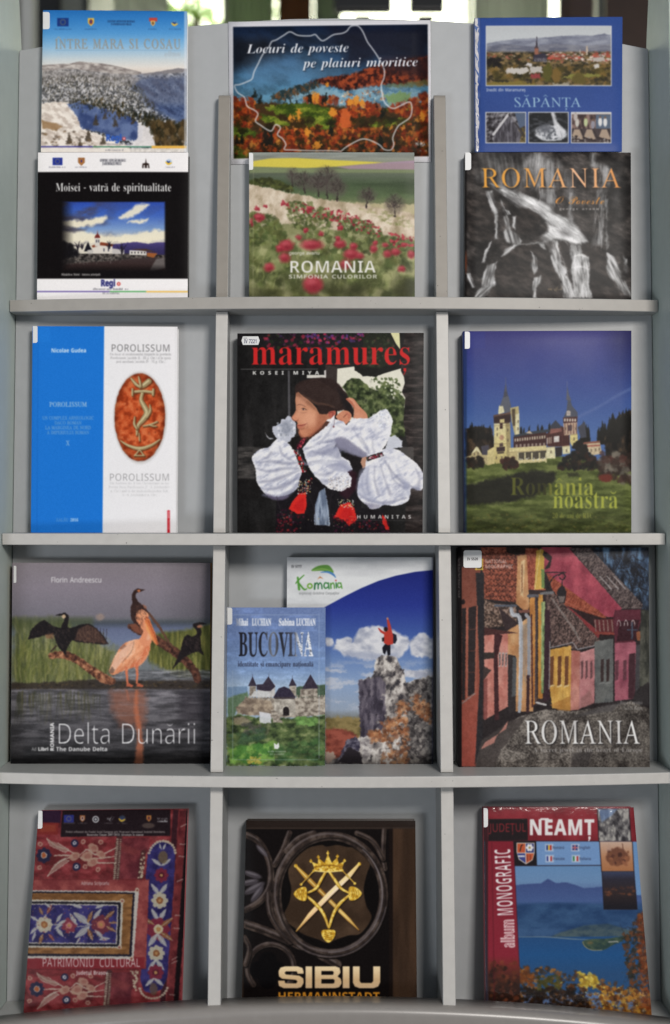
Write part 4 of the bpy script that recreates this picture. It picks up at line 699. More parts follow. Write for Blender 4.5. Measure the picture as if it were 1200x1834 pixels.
def cover_poppies(q):
    c = Cover(q, (380, 260), 2.857)
    c.fill(c.grad([(36, (150, 158, 152)), (70, (150, 152, 140)), (110, (128, 136, 100)), (150, (98, 108, 88)), (200, (74, 92, 62)), (260, (92, 112, 72)), (330, (150, 150, 100))]))
    c.adj(np.clip((c.n(200, 3, 4, sy=20) - .4) * 3, 0, 1), .86)
    c.poly('190,85 300,68 430,66 640,78 900,90 760,100 620,112 480,118 190,110', (226, 206, 66), 4); c.poly('640,112 760,100 900,90 1040,82 1040,125 900,126 700,124', (164, 136, 146), 5); c.poly('840,92 1040,78 1040,90 900,94', (170, 140, 160), 4)
    c.poly('190,112 480,120 700,124 1040,127 1040,142 190,142', (126, 138, 96), 6)
    c.poly('190,180 260,168 340,180 400,210 420,240 300,216 190,200', (70, 78, 36), 6, wob=(14, 6, 3)); c.scatter(70, '200,178 300,172 400,215 400,240 260,205', (6, 14), [(88, 94, 44), (58, 62, 32)], 3, .7, soft=5)
    gr = c.ramp(c.n(40, 5, 5, sy=70, rot=.2), [(.3, (166, 146, 112)), (.5, (208, 186, 158)), (.7, (230, 212, 188))])
    c.poly('185,195 300,222 420,250 560,275 700,292 860,296 1040,304 1040,490 900,460 800,440 600,430 400,400 185,420', gr, 5, wob=(16, 4, 2))
    c.poly('700,290 860,296 1040,302 1040,350 860,320', (186, 176, 126), 8, .7); c.scatter(40, '740,320 960,340 1030,420 900,400', (6, 16), [(150, 150, 84), (120, 124, 64)], 5, .4, soft=6, op=.5)
    c.strokes(260, '190,210 600,290 1030,370 1030,480 190,420', (14, 40), 2.2, [(236, 218, 196), (180, 156, 120), (216, 196, 170)], 6, -1.3, .35, op=.5)
    bare = [(62, 50, 50), (84, 68, 66), (50, 44, 40)]
    for x, y, h, w, k in ((585, 270, 160, 70, 130), (640, 285, 110, 50, 80), (470, 245, 100, 60, 80), (410, 210, 90, 30, 26), (790, 315, 96, 46, 90), (932, 365, 110, 52, 100), (540, 260, 100, 60, 60)):
        c.line([(x, y), (x - 2, y - h * .5)], [8, 4], (50, 40, 40), 3)
        c.ell(x, y - h * .58, w, h * .42, (92, 80, 76), 22, .5, wob=(16, 8, int(x)))
        for j in range(k):
            a_ = c.rs.uniform(-3.3, .2); r = c.rs.uniform(.1, 1.1)
            px, py = x + math.cos(a_) * w * r * .6, y - h * .42 + math.sin(a_) * h * .52 * r
            b_ = c.rs.uniform(-3.14, 0); c.line([(px, py), (px + math.cos(a_) * 7 + math.cos(b_) * 11, py + math.sin(a_) * 7 + math.sin(b_) * 11)], 2.4, bare[j % 3], 2, .65)
    c.rect(180, 380, 1045, 780, c.ramp(c.n(60, 4, 8), [(.3, (84, 88, 46)), (.5, (128, 130, 76)), (.7, (178, 172, 122))]), 2, np.clip((c.Y + (c.X - 600) * -.12 - 410) / 120, 0, 1))
    G = [(104, 116, 56), (76, 92, 44), (130, 138, 80), (92, 96, 46)]
    for reg, k, r, sd_ in (('390,290 480,285 620,350 600,430 420,430 380,350', 330, (5, 11), 1), ('620,360 760,380 880,440 860,490 660,450', 300, (5, 11), 2), ('190,350 310,360 380,440 340,560 190,540', 240, (8, 18), 3), ('190,520 1035,540 1035,775 190,775', 380, (14, 40), 4), ('860,470 1035,490 1035,560 860,560', 110, (8, 16), 5), ('480,430 860,470 860,560 480,540', 160, (8, 20), 6)):
        c.scatter(k, reg, r, G + ([(150, 150, 96), (60, 66, 34), (176, 172, 120)] if sd_ in (4, 6) else [(60, 70, 34)]), sd_, .8, soft=5 if sd_ != 4 else 20, op=.65, rr=1.5)
    c.strokes(160, '200,560 1030,560 1030,770 200,770', (30, 80), 5, [(150, 156, 84), (84, 92, 44), (170, 168, 110)], 9, -1.3, .5, .4, .4, 5)
    c.scatter(20, '200,690 1030,690 1030,775 200,775', (30, 60), [(52, 54, 28)], 12, .6, soft=36, op=.5)
    RD = [(176, 44, 58), (150, 30, 44), (196, 62, 72)]
    c.scatter(110, '350,285 470,290 640,330 800,385 880,440 860,470 640,400 400,330', (4, 8), RD, 3, .8, soft=3, op=.85)
    c.scatter(26, '900,440 1030,470 1030,520 920,520', (5, 10), RD, 5, .8, soft=3)
    for x, y, rx, ry, s_ in ((240, 368, 28, 20, 8), (228, 325, 12, 12, 5), (270, 312, 9, 9, 4), (362, 298, 13, 14, 5), (378, 512, 38, 30, 14), (345, 528, 20, 20, 12), (508, 510, 54, 26, 16), (652, 505, 28, 22, 12), (722, 516, 20, 18, 10), (710, 558, 38, 26, 14), (825, 530, 18, 20, 12), (938, 545, 24, 20, 12), (896, 556, 20, 18, 14), (290, 624, 26, 22, 14), (515, 712, 50, 44, 20), (968, 632, 18, 14, 12), (1018, 558, 20, 20, 12), (370, 575, 26, 24, 20), (478, 432, 14, 14, 6), (555, 452, 15, 12, 7), (655, 422, 14, 14, 6), (496, 325, 16, 12, 5), (978, 510, 16, 12, 7), (884, 510, 16, 12, 10), (755, 565, 18, 14, 14), (200, 395, 8, 20, 8), (680, 610, 26, 22, 20), (440, 470, 15, 12, 10), (832, 500, 12, 12, 6), (638, 476, 12, 14, 7)):
        s_ *= 1.25; c.ell(x, y, rx, ry, (180, 42, 58), s_, .92, wob=(14, 4, int(x))); c.ell(x - rx * .2, y - ry * .35, rx * .5, ry * .4, (214, 84, 96), s_ * .8, .6); c.ell(x + rx * .2, y + ry * .4, rx * .6, ry * .35, (136, 24, 40), s_ * .8, .5)
    c.warp(14, 4, np.clip((c.Y - 180) / 60, 0, 1) * np.clip((560 - c.Y) / 120, .25, 1)); c.warp(5, 1.5, np.clip((c.Y - 180) / 60, 0, 1) * np.clip((520 - c.Y) / 60, 0, 1))
    c.text('george avanu', 392, 561, 550, 16, 'SN', (226, 222, 210), wt=.4)
    c.text('ROMANIA', 391, 654, 838, 62, 'SX', (236, 232, 226), wt=-1.4); c.text('SIMFONIA CULORILOR', 391, 682, 843, 18, 'SN', (226, 222, 212), sp=.06, wt=.7)
    c.line('212,30 209,780', 3, (200, 190, 150), 3, .3)
    return c


def cover_waterfall(q):
    o = (780, 260); c = Cover(q, o, 2.857); A = c.fr(o, 830, 270, 3.934)
    c.fill(c.ramp(c.n(60, 5, 3, sy=34, rot=.35), [(.3, (26, 24, 24)), (.5, (42, 39, 38)), (.7, (66, 61, 59))]))
    c.adj(np.clip((c.n(16, 4, 12, sy=6, rot=.35) - .5) * 5, 0, 1), 1.35); c.adj(np.clip((c.n(80, 3, 14) - .5) * 4, 0, 1), .72)
    for p in ('20,310 110,320 180,350 220,450 220,600 120,640 40,600', '380,420 480,410 540,470 520,560 420,590 370,500', '260,760 400,670 540,660 600,760 680,900 700,1040 230,1040 220,900', '830,680 900,650 1000,700 1020,860 1100,1000 1100,1040 920,1040 890,850'):
        c.poly(A(p), c.ramp(c.n(50, 5, 4, sy=22, rot=.4), [(.3, (25, 23, 23)), (.55, (46, 41, 39)), (.75, (70, 63, 60))]), 14, .85, wob=(22, 9, 3), sm=True)
    def wtr(p, d, op=.9, lo=84, hi=222, soft=9, fine=5., seed=0):
        r = math.atan2(-d[0], d[1]); t = c.n(fine * 1.2, 3, seed + 5, sy=fine * 20, rot=r) * .5 + c.n(34, 3, seed + 8, sy=70, rot=r) * .5
        c.poly(A(p), c.ramp(t, [(.3, (lo, lo - 1, lo)), (.5, ((lo + hi) / 2,) * 3), (.74, (hi, hi - 2, hi))]), soft * 1.6, op * np.clip(t * 2.2 - .25, .2, .97), wob=(18, 7, seed))
    wtr('110,15 440,15 450,240 330,290 200,260 100,180', (.15, 1), .6, 70, 150, 40, 9)
    wtr('420,80 500,15 570,35 650,60 690,110 665,200 645,300 625,400 580,380 560,330 550,280 470,270 430,200', (0, 1), .7, 70, 190, 22, 7, 1); wtr('500,15 545,15 560,330 535,260', (0, 1), .7, 130, 215, 10, 4, 2); wtr('590,60 630,70 640,390 600,370', (0, 1), .5, 120, 200, 10, 4, 3)
    wtr('690,130 760,150 790,330 770,440 775,520 740,490 755,380 720,330', (0, 1), .5, 70, 150, 14, 5, 4); wtr('745,300 765,300 760,440 775,510 760,520 735,450', (0, 1), .6, 110, 190, 8, 4, 4)
    wtr('895,15 930,15 925,80 980,90 1040,130 1035,220 1000,300 985,450 980,560 990,660 900,680 920,620 955,540 965,420 972,300 985,190 960,120 900,110', (-.1, 1), .8, 80, 185, 12, 5, 5); wtr('1003,340 1016,340 1012,560 1030,670 1012,705 1000,640', (0, 1), .75, 110, 200, 6, 3, 6); wtr('1040,150 1100,200 1100,500 1050,400', (0, 1), .3, 60, 110, 20, 5, 6)
    wtr('190,235 300,268 420,308 520,350 590,390 640,450 720,470 790,520 840,590 875,645 800,662 730,645 660,622 560,645 530,622 600,560 590,500 540,450 460,410 380,392 340,350 270,300', (1, .62), 1., 118, 240, 12, 7, 7)
    wtr('400,310 520,355 600,400 650,470 700,560 690,620 620,620 610,540 560,460', (.8, .8), .85, 150, 244, 20, 7, 8); wtr('640,470 720,475 790,530 850,620 800,650 740,600 680,540', (.8, .7), .7, 110, 226, 16, 6, 9)
    c.poly(A('660,560 720,545 770,590 740,610 690,600'), (92, 90, 91), 22, .6); c.poly(A('380,330 420,390 330,370 300,310'), (96, 94, 95), 24, .5)
    for k, (p, d) in enumerate((('160,290 200,285 218,350 240,440 225,465 188,400', (.4, 1)), ('222,455 240,455 240,625 224,628', (0, 1)), ('262,340 290,400 335,450 310,455 275,420', (.5, 1)), ('280,460 310,460 322,520 335,560 385,600 412,640 400,665 300,645 278,580 300,540', (.3, 1)), ('348,465 372,465 362,560 350,545', (0, 1)),
        ('570,640 662,630 672,700 692,790 722,830 722,880 755,920 795,1035 705,1035 690,920 650,850 618,790 612,700', (.35, 1)), ('748,660 822,668 832,725 882,750 892,850 882,920 905,1035 790,1035 768,900 748,850 768,780 750,720', (.15, 1)), ('1008,715 1062,740 1102,840 1112,900 1182,980 1182,1035 1130,1012 1060,920 1008,860', (.5, 1)), ('1128,745 1150,765 1162,865 1138,855', (.2, 1)),
        ('478,708 517,750 522,830 500,872 473,820 490,770', (.1, 1)), ('500,900 548,883 542,930 512,970 517,1035 493,1035 488,940', (-.2, 1)), ('168,810 237,782 217,850 222,942 180,962 126,965 138,860', (-.2, 1)), ('76,1035 98,980 170,950 222,943 182,990 150,1035', (-.7, .7)), ('18,858 50,868 82,962 60,965', (.4, 1)), ('268,745 298,690 340,668 404,655 332,702 290,738', (-.7, .7)), ('126,790 148,720 188,648 202,638 162,740 146,795', (-.5, 1)), ('400,662 530,640 562,655 586,705 560,690 528,658', (1, .1)))):
        wtr(p, d, 1., 104, 222, 6, 4, k)
    c.poly(A('672,640 722,632 752,662 746,722 700,705'), (44, 40, 39), 8, .9, wob=(14, 5, 2)); c.poly(A('572,645 640,640 655,700 600,690'), (62, 58, 57), 10, .7); c.poly(A('690,720 745,740 760,840 730,820'), (40, 36, 35), 8, .9, wob=(10, 4, 3))
    for y0, x0, x1 in ((750, 770, 880), (830, 760, 885), (560, 600, 690)):
        c.line(A('%d,%d %d,%d %d,%d' % (x0, y0, (x0 + x1) / 2, y0 - 14, x1, y0 + 6)), [3, 10, 3], (234, 232, 232), 6, .6, sm=True, wob=(10, 4, y0))
    c.strokes(150, A('300,275 520,355 640,450 790,530 850,640 640,630 560,480 420,370'), (20, 60), 3, [(240, 240, 240), (226, 224, 226), (150, 148, 150)], 4, .62, .25, .2, .4, 3); c.strokes(110, A('620,640 670,640 780,1030 710,1030'), (20, 60), 3, [(244, 243, 243), (150, 148, 150)], 5, 1.3, .15, .15, .4, 3); c.strokes(110, A('755,660 830,670 900,1030 790,1030 760,850'), (20, 60), 3, [(244, 243, 243), (150, 148, 150)], 6, 1.5, .12, .15, .4, 3)
    c.strokes(90, A('430,60 680,60 650,380 560,350'), (30, 90), 3, [(214, 212, 213), (170, 168, 169)], 7, 1.57, .08, .1, .35, 3); c.strokes(60, A('910,60 1030,110 990,640 930,640'), (30, 90), 3, [(190, 188, 189), (150, 148, 149)], 8, 1.65, .12, .1, .4, 3)
    c.adj(np.clip((c.X - 940) / 70, 0, 1), .8); c.blur(2.2, np.clip((c.n(60, 2, 3) - .3) * 2, 0, .6))
    og = c.grad([(300, (214, 150, 60)), (600, (214, 150, 84)), (720, (226, 176, 140)), (950, (206, 136, 70))], c.X)
    c.text('ROMANIA', 241, 222, 956, 98, 'SR', (30, 24, 22), y1=220, wt=.5, soft=6, op=.6, dx=3, dy=5, sp=.03)
    c.text('ROMANIA', 238, 218, 956, 98, 'SR', og, y1=219, wt=-.8, soft=2, sp=.03)
    c.text('O', 606, 302, 648, 44, 'SC', (196, 128, 56), wt=-.4); c.text('Poveste', 676, 304, 866, 46, 'SC', (196, 128, 56), wt=-.4)
    c.text('george avanu', 632, 333, 836, 13, 'SB', (170, 164, 160), sp=.12)
    c.strokes(16, '570,735 640,735 640,745 570,745', (10, 26), 2, [(150, 130, 100)], 3, -.6, 1.2, op=.7)
    c.rect(140, 30, 160, 790, (14, 12, 12), 6, .7); c.ell(155, 600, 6, 50, (120, 60, 36), 6, .6)
    return c


def cover_relief(q):
    c = Cover(q, (0, 560), 3)
    c.fill((230, 228, 230)); c.poly('150,50 561,50 551,1240 150,1240', (30, 114, 204))
    c.rect(202, 76, 272, 160, (36, 122, 212), 2, .5); c.line('205,75 198,1190', 3, (24, 92, 176), 3, .6)
    c.text('Nicolae Gudea', 275, 215, 465, 22, 'SX', (235, 238, 242))
    c.text('POROLISSUM', 267, 507, 470, 24, 'SR', (176, 196, 216), wt=.3)
    for t, x0, x1, y in (('UN COMPLEX ARHEOLOGIC', 229, 507, 577), ('DACO ROMAN', 295, 440, 603), ('LA MARGINEA DE NORD', 244, 491, 629), ('A IMPERIULUI ROMAN', 254, 481, 655)):
        c.text(t, x0, y, x1, 18, 'SR', (120, 160, 204), wt=.2)
    c.text('X', 357, 715, 376, 24, 'SR', (160, 186, 214), wt=.2)
    c.text('ZALĂU', 302, 1122, 370, 16, 'SR', (120, 160, 204)); c.text('2016', 378, 1122, 421, 16, 'SB', (222, 230, 238))
    c.text('POROLISSUM', 597, 210, 915, 38, 'SN', (70, 68, 70), wt=-.6, sp=.03); c.text('POROLISSUM', 587, 905, 912, 38, 'SN', (120, 118, 120), wt=-.8, sp=.03)
    for t, x0, x1, y in (('Un focar al creștinismului timpuriu în provincia', 592, 920, 231), ('Porolissensis (secolele II - III p. Chr.) și în epoca', 594, 918, 251), ('post aureliană (secolele IV - VI p. Chr.)', 625, 888, 271)):
        c.text(t, x0, y, x1, 14, 'SR' if 0 else 'SB', (110, 108, 110), wt=-.5)
    for t, x0, x1, y in (('Ein Zentrum des frühen Christentums in der', 590, 908, 924), ('Provinz Dacia Porolissensis (2 - 3. Jahrhundert', 584, 912, 945), ('n. Chr.) und in der nachaurelianischen Zeit', 594, 902, 966), ('(4 - 6. Jahrhundert n. Chr.)', 654, 846, 987)):
        c.text(t, x0, y, x1, 14, 'SB', (168, 166, 168), wt=-.6)
    c.ell(754, 566, 141, 242, (150, 140, 130), 16, .6)
    cl = c.ramp(c.n(26, 5, 4), [(.3, (142, 52, 24)), (.5, (184, 76, 38)), (.7, (206, 108, 64))])
    c.ell(752, 564, 135, 236, cl, 4, wob=(20, 4, 2)); c.adj(np.clip(((c.X - 752) / 135) ** 2 + ((c.Y - 564) / 236) ** 2 - .62, 0, .38) * (((c.X - 752) / 135) ** 2 + ((c.Y - 564) / 236) ** 2 < 1.02) * 1.4, .55)
    c.scatter(30, '650,450 850,450 850,720 650,720', (3, 8), [(126, 44, 22), (206, 120, 80)], 4, soft=4, op=.5)
    G, D, L = (146, 128, 92), (84, 52, 30), (206, 192, 150)
    def orn(p, w):
        c.line(np.array(smooth(p, False)) + (4, 5), np.array(w) + 4., D, 4, .7); c.line(p, w, G, 2, sm=True); c.line(np.array(smooth(p, False)) - (2, 2), np.array(w) * .4, L, 2, .8)
    orn('715,428 770,424 822,430', [14, 16, 14]); orn('712,412 712,446', [10, 10]); orn('824,414 822,444', [12, 12])
    orn('705,355 730,385 750,400', [8, 18, 12]); orn('800,370 775,390 755,405', [30, 28, 12]); orn('745,345 752,375 756,400', [6, 14, 10]); orn('765,436 758,470 772,500 790,540 770,575 742,610 735,660', [16, 20, 26, 32, 28, 18, 8])
    orn('805,495 808,530 790,565', [4, 12, 10]); orn('725,560 722,600 735,625', [4, 14, 10]); orn('770,612 810,604 845,588', [6, 10, 8]); orn('800,606 825,612 842,612', [5, 8, 5]); orn('748,650 750,690', [5, 7])
    orn('648,690 690,716 750,732 810,716 860,684', [5, 14, 22, 14, 6]); orn('750,740 728,768', [6, 8]); orn('752,740 772,768', [6, 8]); orn('722,770 776,770', [7, 7])
    c.rect(899, 1063, 913, 1200, (190, 24, 36)); c.text('MEGA', 903, 1106, 903, 9, 'SX', (236, 220, 220), y1=1068, up=(-1, 0)) if 0 else c.text('MEGA', 910, 1106, 910, 8, 'SX', (236, 220, 220), y1=1068); c.text('EDITURA', 910, 1165, 910, 6, 'SN', (236, 180, 180), y1=1112)
    c.rect(940, 60, 975, 1240, (214, 212, 214), 3, .5)
    return c


def cover_girl(q):
    o = (380, 560); c = Cover(q, o, 2.857, 1.6); A = c.fr(o, 440, 650, 5.4545); B = c.fr(o, 590, 680, 7.0588)
    c.fill(c.ramp(c.n(60, 4, 2, sy=300), [(.3, (22, 21, 21)), (.6, (32, 31, 31)), (.8, (44, 42, 42))]))
    c.poly('130,690 330,690 330,850 130,860', c.ramp(c.n(60, 4, 4, sy=8), [(.3, (34, 33, 33)), (.7, (78, 74, 72))]), 6); c.rect(130, 850, 330, 960, (26, 24, 24), 14, .8)
    c.poly(A('410,80 430,80 436,560 414,560'), (96, 94, 98), 3, .8)
    # porch: sky, trees, carved posts
    c.poly('636,290 730,278 770,330 860,320 975,285 990,400 985,560 640,560', (228, 224, 208), 3)
    tr = c.ramp(c.n(22, 4, 5), [(.3, (30, 38, 22)), (.5, (66, 78, 46)), (.7, (112, 122, 78))])
    c.poly('665,390 690,350 720,338 760,345 800,390 850,400 880,350 940,400 985,440 985,640 900,640 760,560 700,450', tr, 5, wob=(24, 10, 3)); c.scatter(90, '800,340 960,340 985,470 860,420', (3, 8), [(70, 82, 50), (96, 108, 70), (226, 222, 206)], 4, soft=3, op=.85)
    c.scatter(90, '690,350 990,460 990,640 760,540', (6, 14), [(46, 56, 32), (92, 102, 64), (34, 40, 26), (120, 128, 90)], 5, soft=6, op=.6)
    c.poly('580,270 640,280 636,400 600,400 575,330', (54, 46, 44), 3); c.rect(484, 322, 582, 338, (216, 212, 204), 2); c.poly('572,300 582,296 582,330 574,330', (206, 200, 196), 2)
    c.poly('725,270 960,270 965,280 880,312 830,334 790,325 760,318 730,300', (24, 24, 22), 3, wob=(12, 5, 5))
    bk = c.ramp(c.n(60, 3, 6, sy=14), [(.3, (22, 19, 19)), (.6, (46, 39, 38)), (.75, (66, 58, 56))])
    c.poly('985,100 1085,100 1085,1130 985,1130 1000,700 978,560 988,440 970,410 990,350 965,300', bk, 3); c.rect(960, 690, 1030, 770, (88, 84, 82), 5, .7)
    for y in (335, 372, 412, 500, 540, 602, 640):
        c.rect(1005, y, 1080, y + 5, (78, 68, 66), 3, .8)
    c.poly('912,103 958,103 962,190 940,160', (222, 218, 170), 2)
    c.rect(120, 95, 912, 170, (28, 26, 28), 6); c.scatter(110, '250,108 900,105 910,160 380,200 250,170', (4, 10), [(40, 50, 30), (70, 34, 60), (140, 40, 60), (70, 44, 96), (30, 36, 26)], 6, soft=4, op=.75); c.scatter(60, '460,110 770,108 770,150 460,160', (4, 8), [(176, 50, 80), (96, 60, 130), (120, 40, 90)], 7, soft=4, op=.8)
    c.poly('780,100 905,100 940,180 900,270 860,290 760,280', (34, 38, 28), 6, .9); c.scatter(70, '790,110 900,110 930,180 860,280 780,270', (4, 9), [(60, 70, 46), (90, 70, 60), (40, 44, 30)], 9, soft=4, op=.6)
    # skirt and vest
    c.poly('330,930 470,820 560,880 720,780 780,700 760,1000 880,1010 900,1130 320,1130', (24, 21, 25), 4); c.poly('700,700 770,720 770,790 745,860 700,880 660,780', (26, 22, 24), 4); c.poly('690,800 735,820 740,900 690,960 650,930', (52, 22, 34), 14, .7)
    wf = c.ramp(c.n(14, 4, 3, sy=40, rot=.3), [(.3, (158, 160, 176)), (.5, (206, 206, 218)), (.65, (234, 232, 238))])
    c.poly('545,920 575,900 592,980 603,1090 520,1085 525,990', c.ramp(c.n(10, 3, 8, sy=60), [(.3, (96, 108, 130)), (.7, (168, 180, 198))]), 3, wob=(14, 4, 2))
    for p in ('440,930 478,920 482,990 470,1030 430,1028 390,1005 405,970', '660,980 705,970 730,1010 738,1060 700,1090 670,1060 625,1045 640,1010', '868,1030 890,1060 905,1110 885,1110 870,1070'):
        c.poly(p, (212, 42, 36), 4, wob=(10, 5, 4)); c.poly(P(p) * .6 + P(p).mean(0) * .4 + (4, 6), (180, 26, 30), 10, .6)
    c.scatter(70, '340,1000 470,1040 420,1125 320,1125', (3, 7), [(120, 24, 40), (60, 20, 40), (150, 40, 40)], 3, soft=4, op=.6); c.scatter(60, '600,1040 900,1070 900,1125 620,1125', (3, 7), [(130, 24, 34), (70, 24, 50)], 5, soft=4, op=.6)
    c.scatter(120, '440,860 515,850 500,920 480,930 430,930', (1.5, 3), [(214, 200, 120), (206, 206, 206), (180, 40, 40)], 4, soft=1); c.scatter(60, '640,955 720,960 730,1010 640,990', (1.5, 3), [(214, 206, 140), (200, 200, 200)], 6, soft=1); c.scatter(60, '330,1000 900,1060 900,1110 340,1110', (1.5, 2.5), [(190, 170, 120), (160, 150, 150)], 8, soft=1, op=.7)
    # sleeves: cloth catches the light, folds in soft greys
    wh = c.ramp(c.n(34, 5, 6, sy=13, rot=-.55), [(.25, (182, 184, 202)), (.42, (218, 218, 227)), (.55, (232, 231, 236)), (.75, (240, 238, 238))])
    sh = (126, 128, 154)
    c.poly(A('340,600 350,560 385,555 410,525 440,530 470,570 492,600 490,680 470,730 430,770 380,800 320,760 280,720 260,680 265,630 300,620'), (196, 198, 210), 3, wob=(10, 4, 2)); c.scatter(60, A('300,600 460,560 480,700 330,760'), (3, 7), [(226, 226, 232), (150, 156, 170), (206, 208, 216)], 4, soft=4, op=.7); c.ell(*A('395,640')[0], 26, 34, (146, 150, 164), 16, .8)
    c.poly(A('185,690 225,735 270,745 240,757 210,735'), (206, 206, 212), 3, .8); 
    sl = '202,745 240,705 290,690 330,650 370,660 405,690 425,720 450,770 462,800 445,860 430,905 380,935 320,945 270,930 240,890 225,860 220,800'
    c.poly(sl, wh, 3, sm=True)
    for p, w in (('230,770 300,765 380,775 440,770', [3, 16, 10]), ('225,800 290,815 370,800 440,800', [3, 14, 6]), ('240,870 310,860 380,835 445,810', [8, 20, 4]), ('250,905 330,900 400,870 445,830', [6, 24, 4]), ('260,935 340,945 400,920 440,880', [10, 26, 10]), ('300,720 280,745 262,745', [10, 14, 3]), ('345,690 360,730 410,760', [3, 10, 3])):
        c.line(p, w, sh, 14, .6, sm=True)
    c.poly('270,925 330,945 390,935 370,958 310,958', (108, 98, 124), 10, .7, sm=True)
    # beads, collar
    c.poly(A('545,735 600,735 560,790 520,860 490,850 500,800'), (54, 22, 34), 3); c.scatter(70, A('540,740 590,745 540,830 500,840'), (2, 4), [(140, 34, 50), (190, 80, 90), (90, 24, 40)], 5, soft=1)
    c.poly(A('440,740 520,720 560,740 500,800 480,860 450,850'), (26, 22, 22), 4)
    # head
    neck = '505,560 560,520 600,530 560,590 500,640 470,640'
    c.poly(neck, (176, 108, 84), 6)
    face = A('492,290 515,290 560,330 620,370 690,450 720,510 790,500 830,490 870,470 880,500 860,540 790,575 735,620 660,690 600,730 560,737 530,720 515,690 520,662 505,640 500,615 508,600 498,580 470,572 452,560 447,540 470,510 490,470 488,420 484,370')
    skin = c.grad([(395, (150, 100, 78)), (440, (196, 136, 106)), (510, (208, 146, 114)), (640, (192, 122, 92))])
    c.poly(face, skin, 4); c.adj(c.mask(face, 6) * np.clip((c.n(30, 3, 9) - .45) * 2, 0, 1), .93)
    c.ell(*A('610,560')[0], 44, 38, (226, 164, 132), 34, .8); c.ell(*A('480,540')[0], 12, 12, (222, 150, 120), 10, .7); c.ell(*A('570,690')[0], 22, 18, (214, 146, 112), 16, .6)
    c.poly(A('700,500 790,500 860,520 790,575 735,620 650,700 690,620'), (158, 92, 68), 26, .6); c.poly(A('490,290 530,310 640,400 700,480 640,440 560,380 500,330'), (120, 78, 60), 16, .6)
    c.line(A('498,424 520,414 548,418 582,436'), [2, 4.5, 4, 1.5], (96, 62, 50), 4, .8, sm=True); c.ell(*A('564,462')[0], 7, 3.6, (222, 196, 180), 2, .8, .2); c.ell(*A('562,461')[0], 4, 4, (50, 36, 34), 2); c.line(A('542,456 562,452 584,460 600,470'), [1.5, 3.5, 3, 1], (56, 38, 36), 2.5, .9, sm=True); c.line(A('546,466 566,472 588,470'), [1, 2, 1], (120, 80, 70), 3, .7, sm=True); c.line(A('535,490 560,497 590,490'), 3, (150, 96, 78), 5, .6, sm=True)
    c.line(A('447,545 470,572 500,575 515,560'), [3, 5, 4, 2], (134, 74, 58), 4, .8, sm=True); c.line(A('500,470 482,505 460,530'), 4, (170, 106, 84), 6, .5, sm=True)
    c.line(A('504,620 530,618 560,614 592,604'), [6, 7, 5, 2], (176, 84, 74), 4, .8, sm=True); c.line(A('507,634 530,640 556,632 578,618'), [4, 6, 4, 1], (186, 96, 84), 4, .7, sm=True); c.line(A('508,623 540,622 570,614 596,600'), [1.5, 2.5, 2.5, 1.5], (96, 38, 38), 2, .85, sm=True); c.line(A('515,650 545,655 570,648'), 4, (150, 88, 70), 6, .6, sm=True); c.line(A('598,590 606,620 596,650'), 3, (160, 100, 80), 6, .5, sm=True)
    c.poly(A('800,490 860,470 880,480 875,520 840,550 810,530'), (182, 96, 80), 4); c.line(A('815,500 850,490 850,530'), 3, (110, 50, 46), 3, .8, sm=True)
    c.poly(A('520,690 560,738 600,732 660,692 735,622 800,575 860,545 840,600 700,720 600,760 540,750'), (120, 66, 50), 16, .55); c.line(A('505,640 512,670 522,705 548,732'), [3, 5, 6, 5], (150, 88, 68), 7, .6, sm=True); c.ell(*A('520,500')[0], 10, 26, (222, 160, 130), 14, .5, .3); c.ell(*A('545,380')[0], 26, 22, (206, 148, 120), 22, .5)
    hair = A('487,300 478,270 485,230 520,195 600,165 700,150 800,150 870,180 930,240 980,300 1010,360 1030,420 1060,480 1050,540 1010,530 960,470 900,480 880,470 820,480 790,510 740,510 715,480 690,420 620,370 560,330 515,290')
    c.poly(hair, (46, 33, 31), 7, wob=(10, 3, 4))
    for k in range(46):
        t = k / 45; a = A('500,260')[0] * (1 - t) + A('640,395')[0] * t; m = A('680,170')[0] * (1 - t) + A('800,430')[0] * t; e = A('1000,380')[0] * (1 - t) + A('880,470')[0] * t
        c.line([a, m, e], [2, 4, 2], [(66, 49, 45), (36, 26, 25), (84, 62, 54), (30, 22, 22)][k % 4], 3, .6, sm=True)
    c.line(A('560,320 680,400 760,410 860,440'), [4, 12, 10, 4], (104, 74, 60), 10, .55, sm=True); c.poly(A('900,260 980,320 1040,430 1050,530 990,500 940,400'), (26, 22, 24), 18, .8)
    # hands
    sk2 = (206, 138, 108)
    c.poly(A('980,360 1000,350 1030,350 1060,365 1110,430 1170,490 1190,530 1180,570 1060,560 1060,500 1050,440 1010,395'), sk2, 3, sm=True); c.line(A('985,362 1030,395 1060,450'), [8, 8, 4], (176, 96, 76), 4, .8, sm=True); c.line(A('1010,352 1050,385 1075,430'), [7, 7, 4], (222, 156, 128), 3, .9, sm=True); c.poly(A('1060,480 1130,500 1180,545 1110,560 1060,550'), (216, 150, 120), 14, .7)
    c.poly(A('880,540 900,510 950,475 1000,480 1030,510 1030,545 1000,590 965,612 930,580'), sk2, 3, sm=True); c.line(A('955,540 975,520 990,505'), 4, (110, 60, 50), 3, .8); c.line(A('985,500 1010,520 1005,545'), [12, 14, 8], (190, 112, 90), 5, .7, sm=True); c.poly(A('890,560 930,560 965,600 950,610'), (180, 108, 86), 8, .7)
    # big collar and right sleeve
    col = '460,700 500,650 540,620 590,580 622,535 630,550 670,560 685,580 720,545 760,545 800,545 860,505 890,495 915,530 925,560 915,610 910,640 880,690 845,735 790,745 760,720 700,690 660,680 640,660 620,700 640,690 660,740 700,760 715,805 690,815 712,850 708,890 660,918 600,905 560,875 520,835 495,800 480,760'
    c.poly(col, wh, 3, wob=(9, 3, 5))
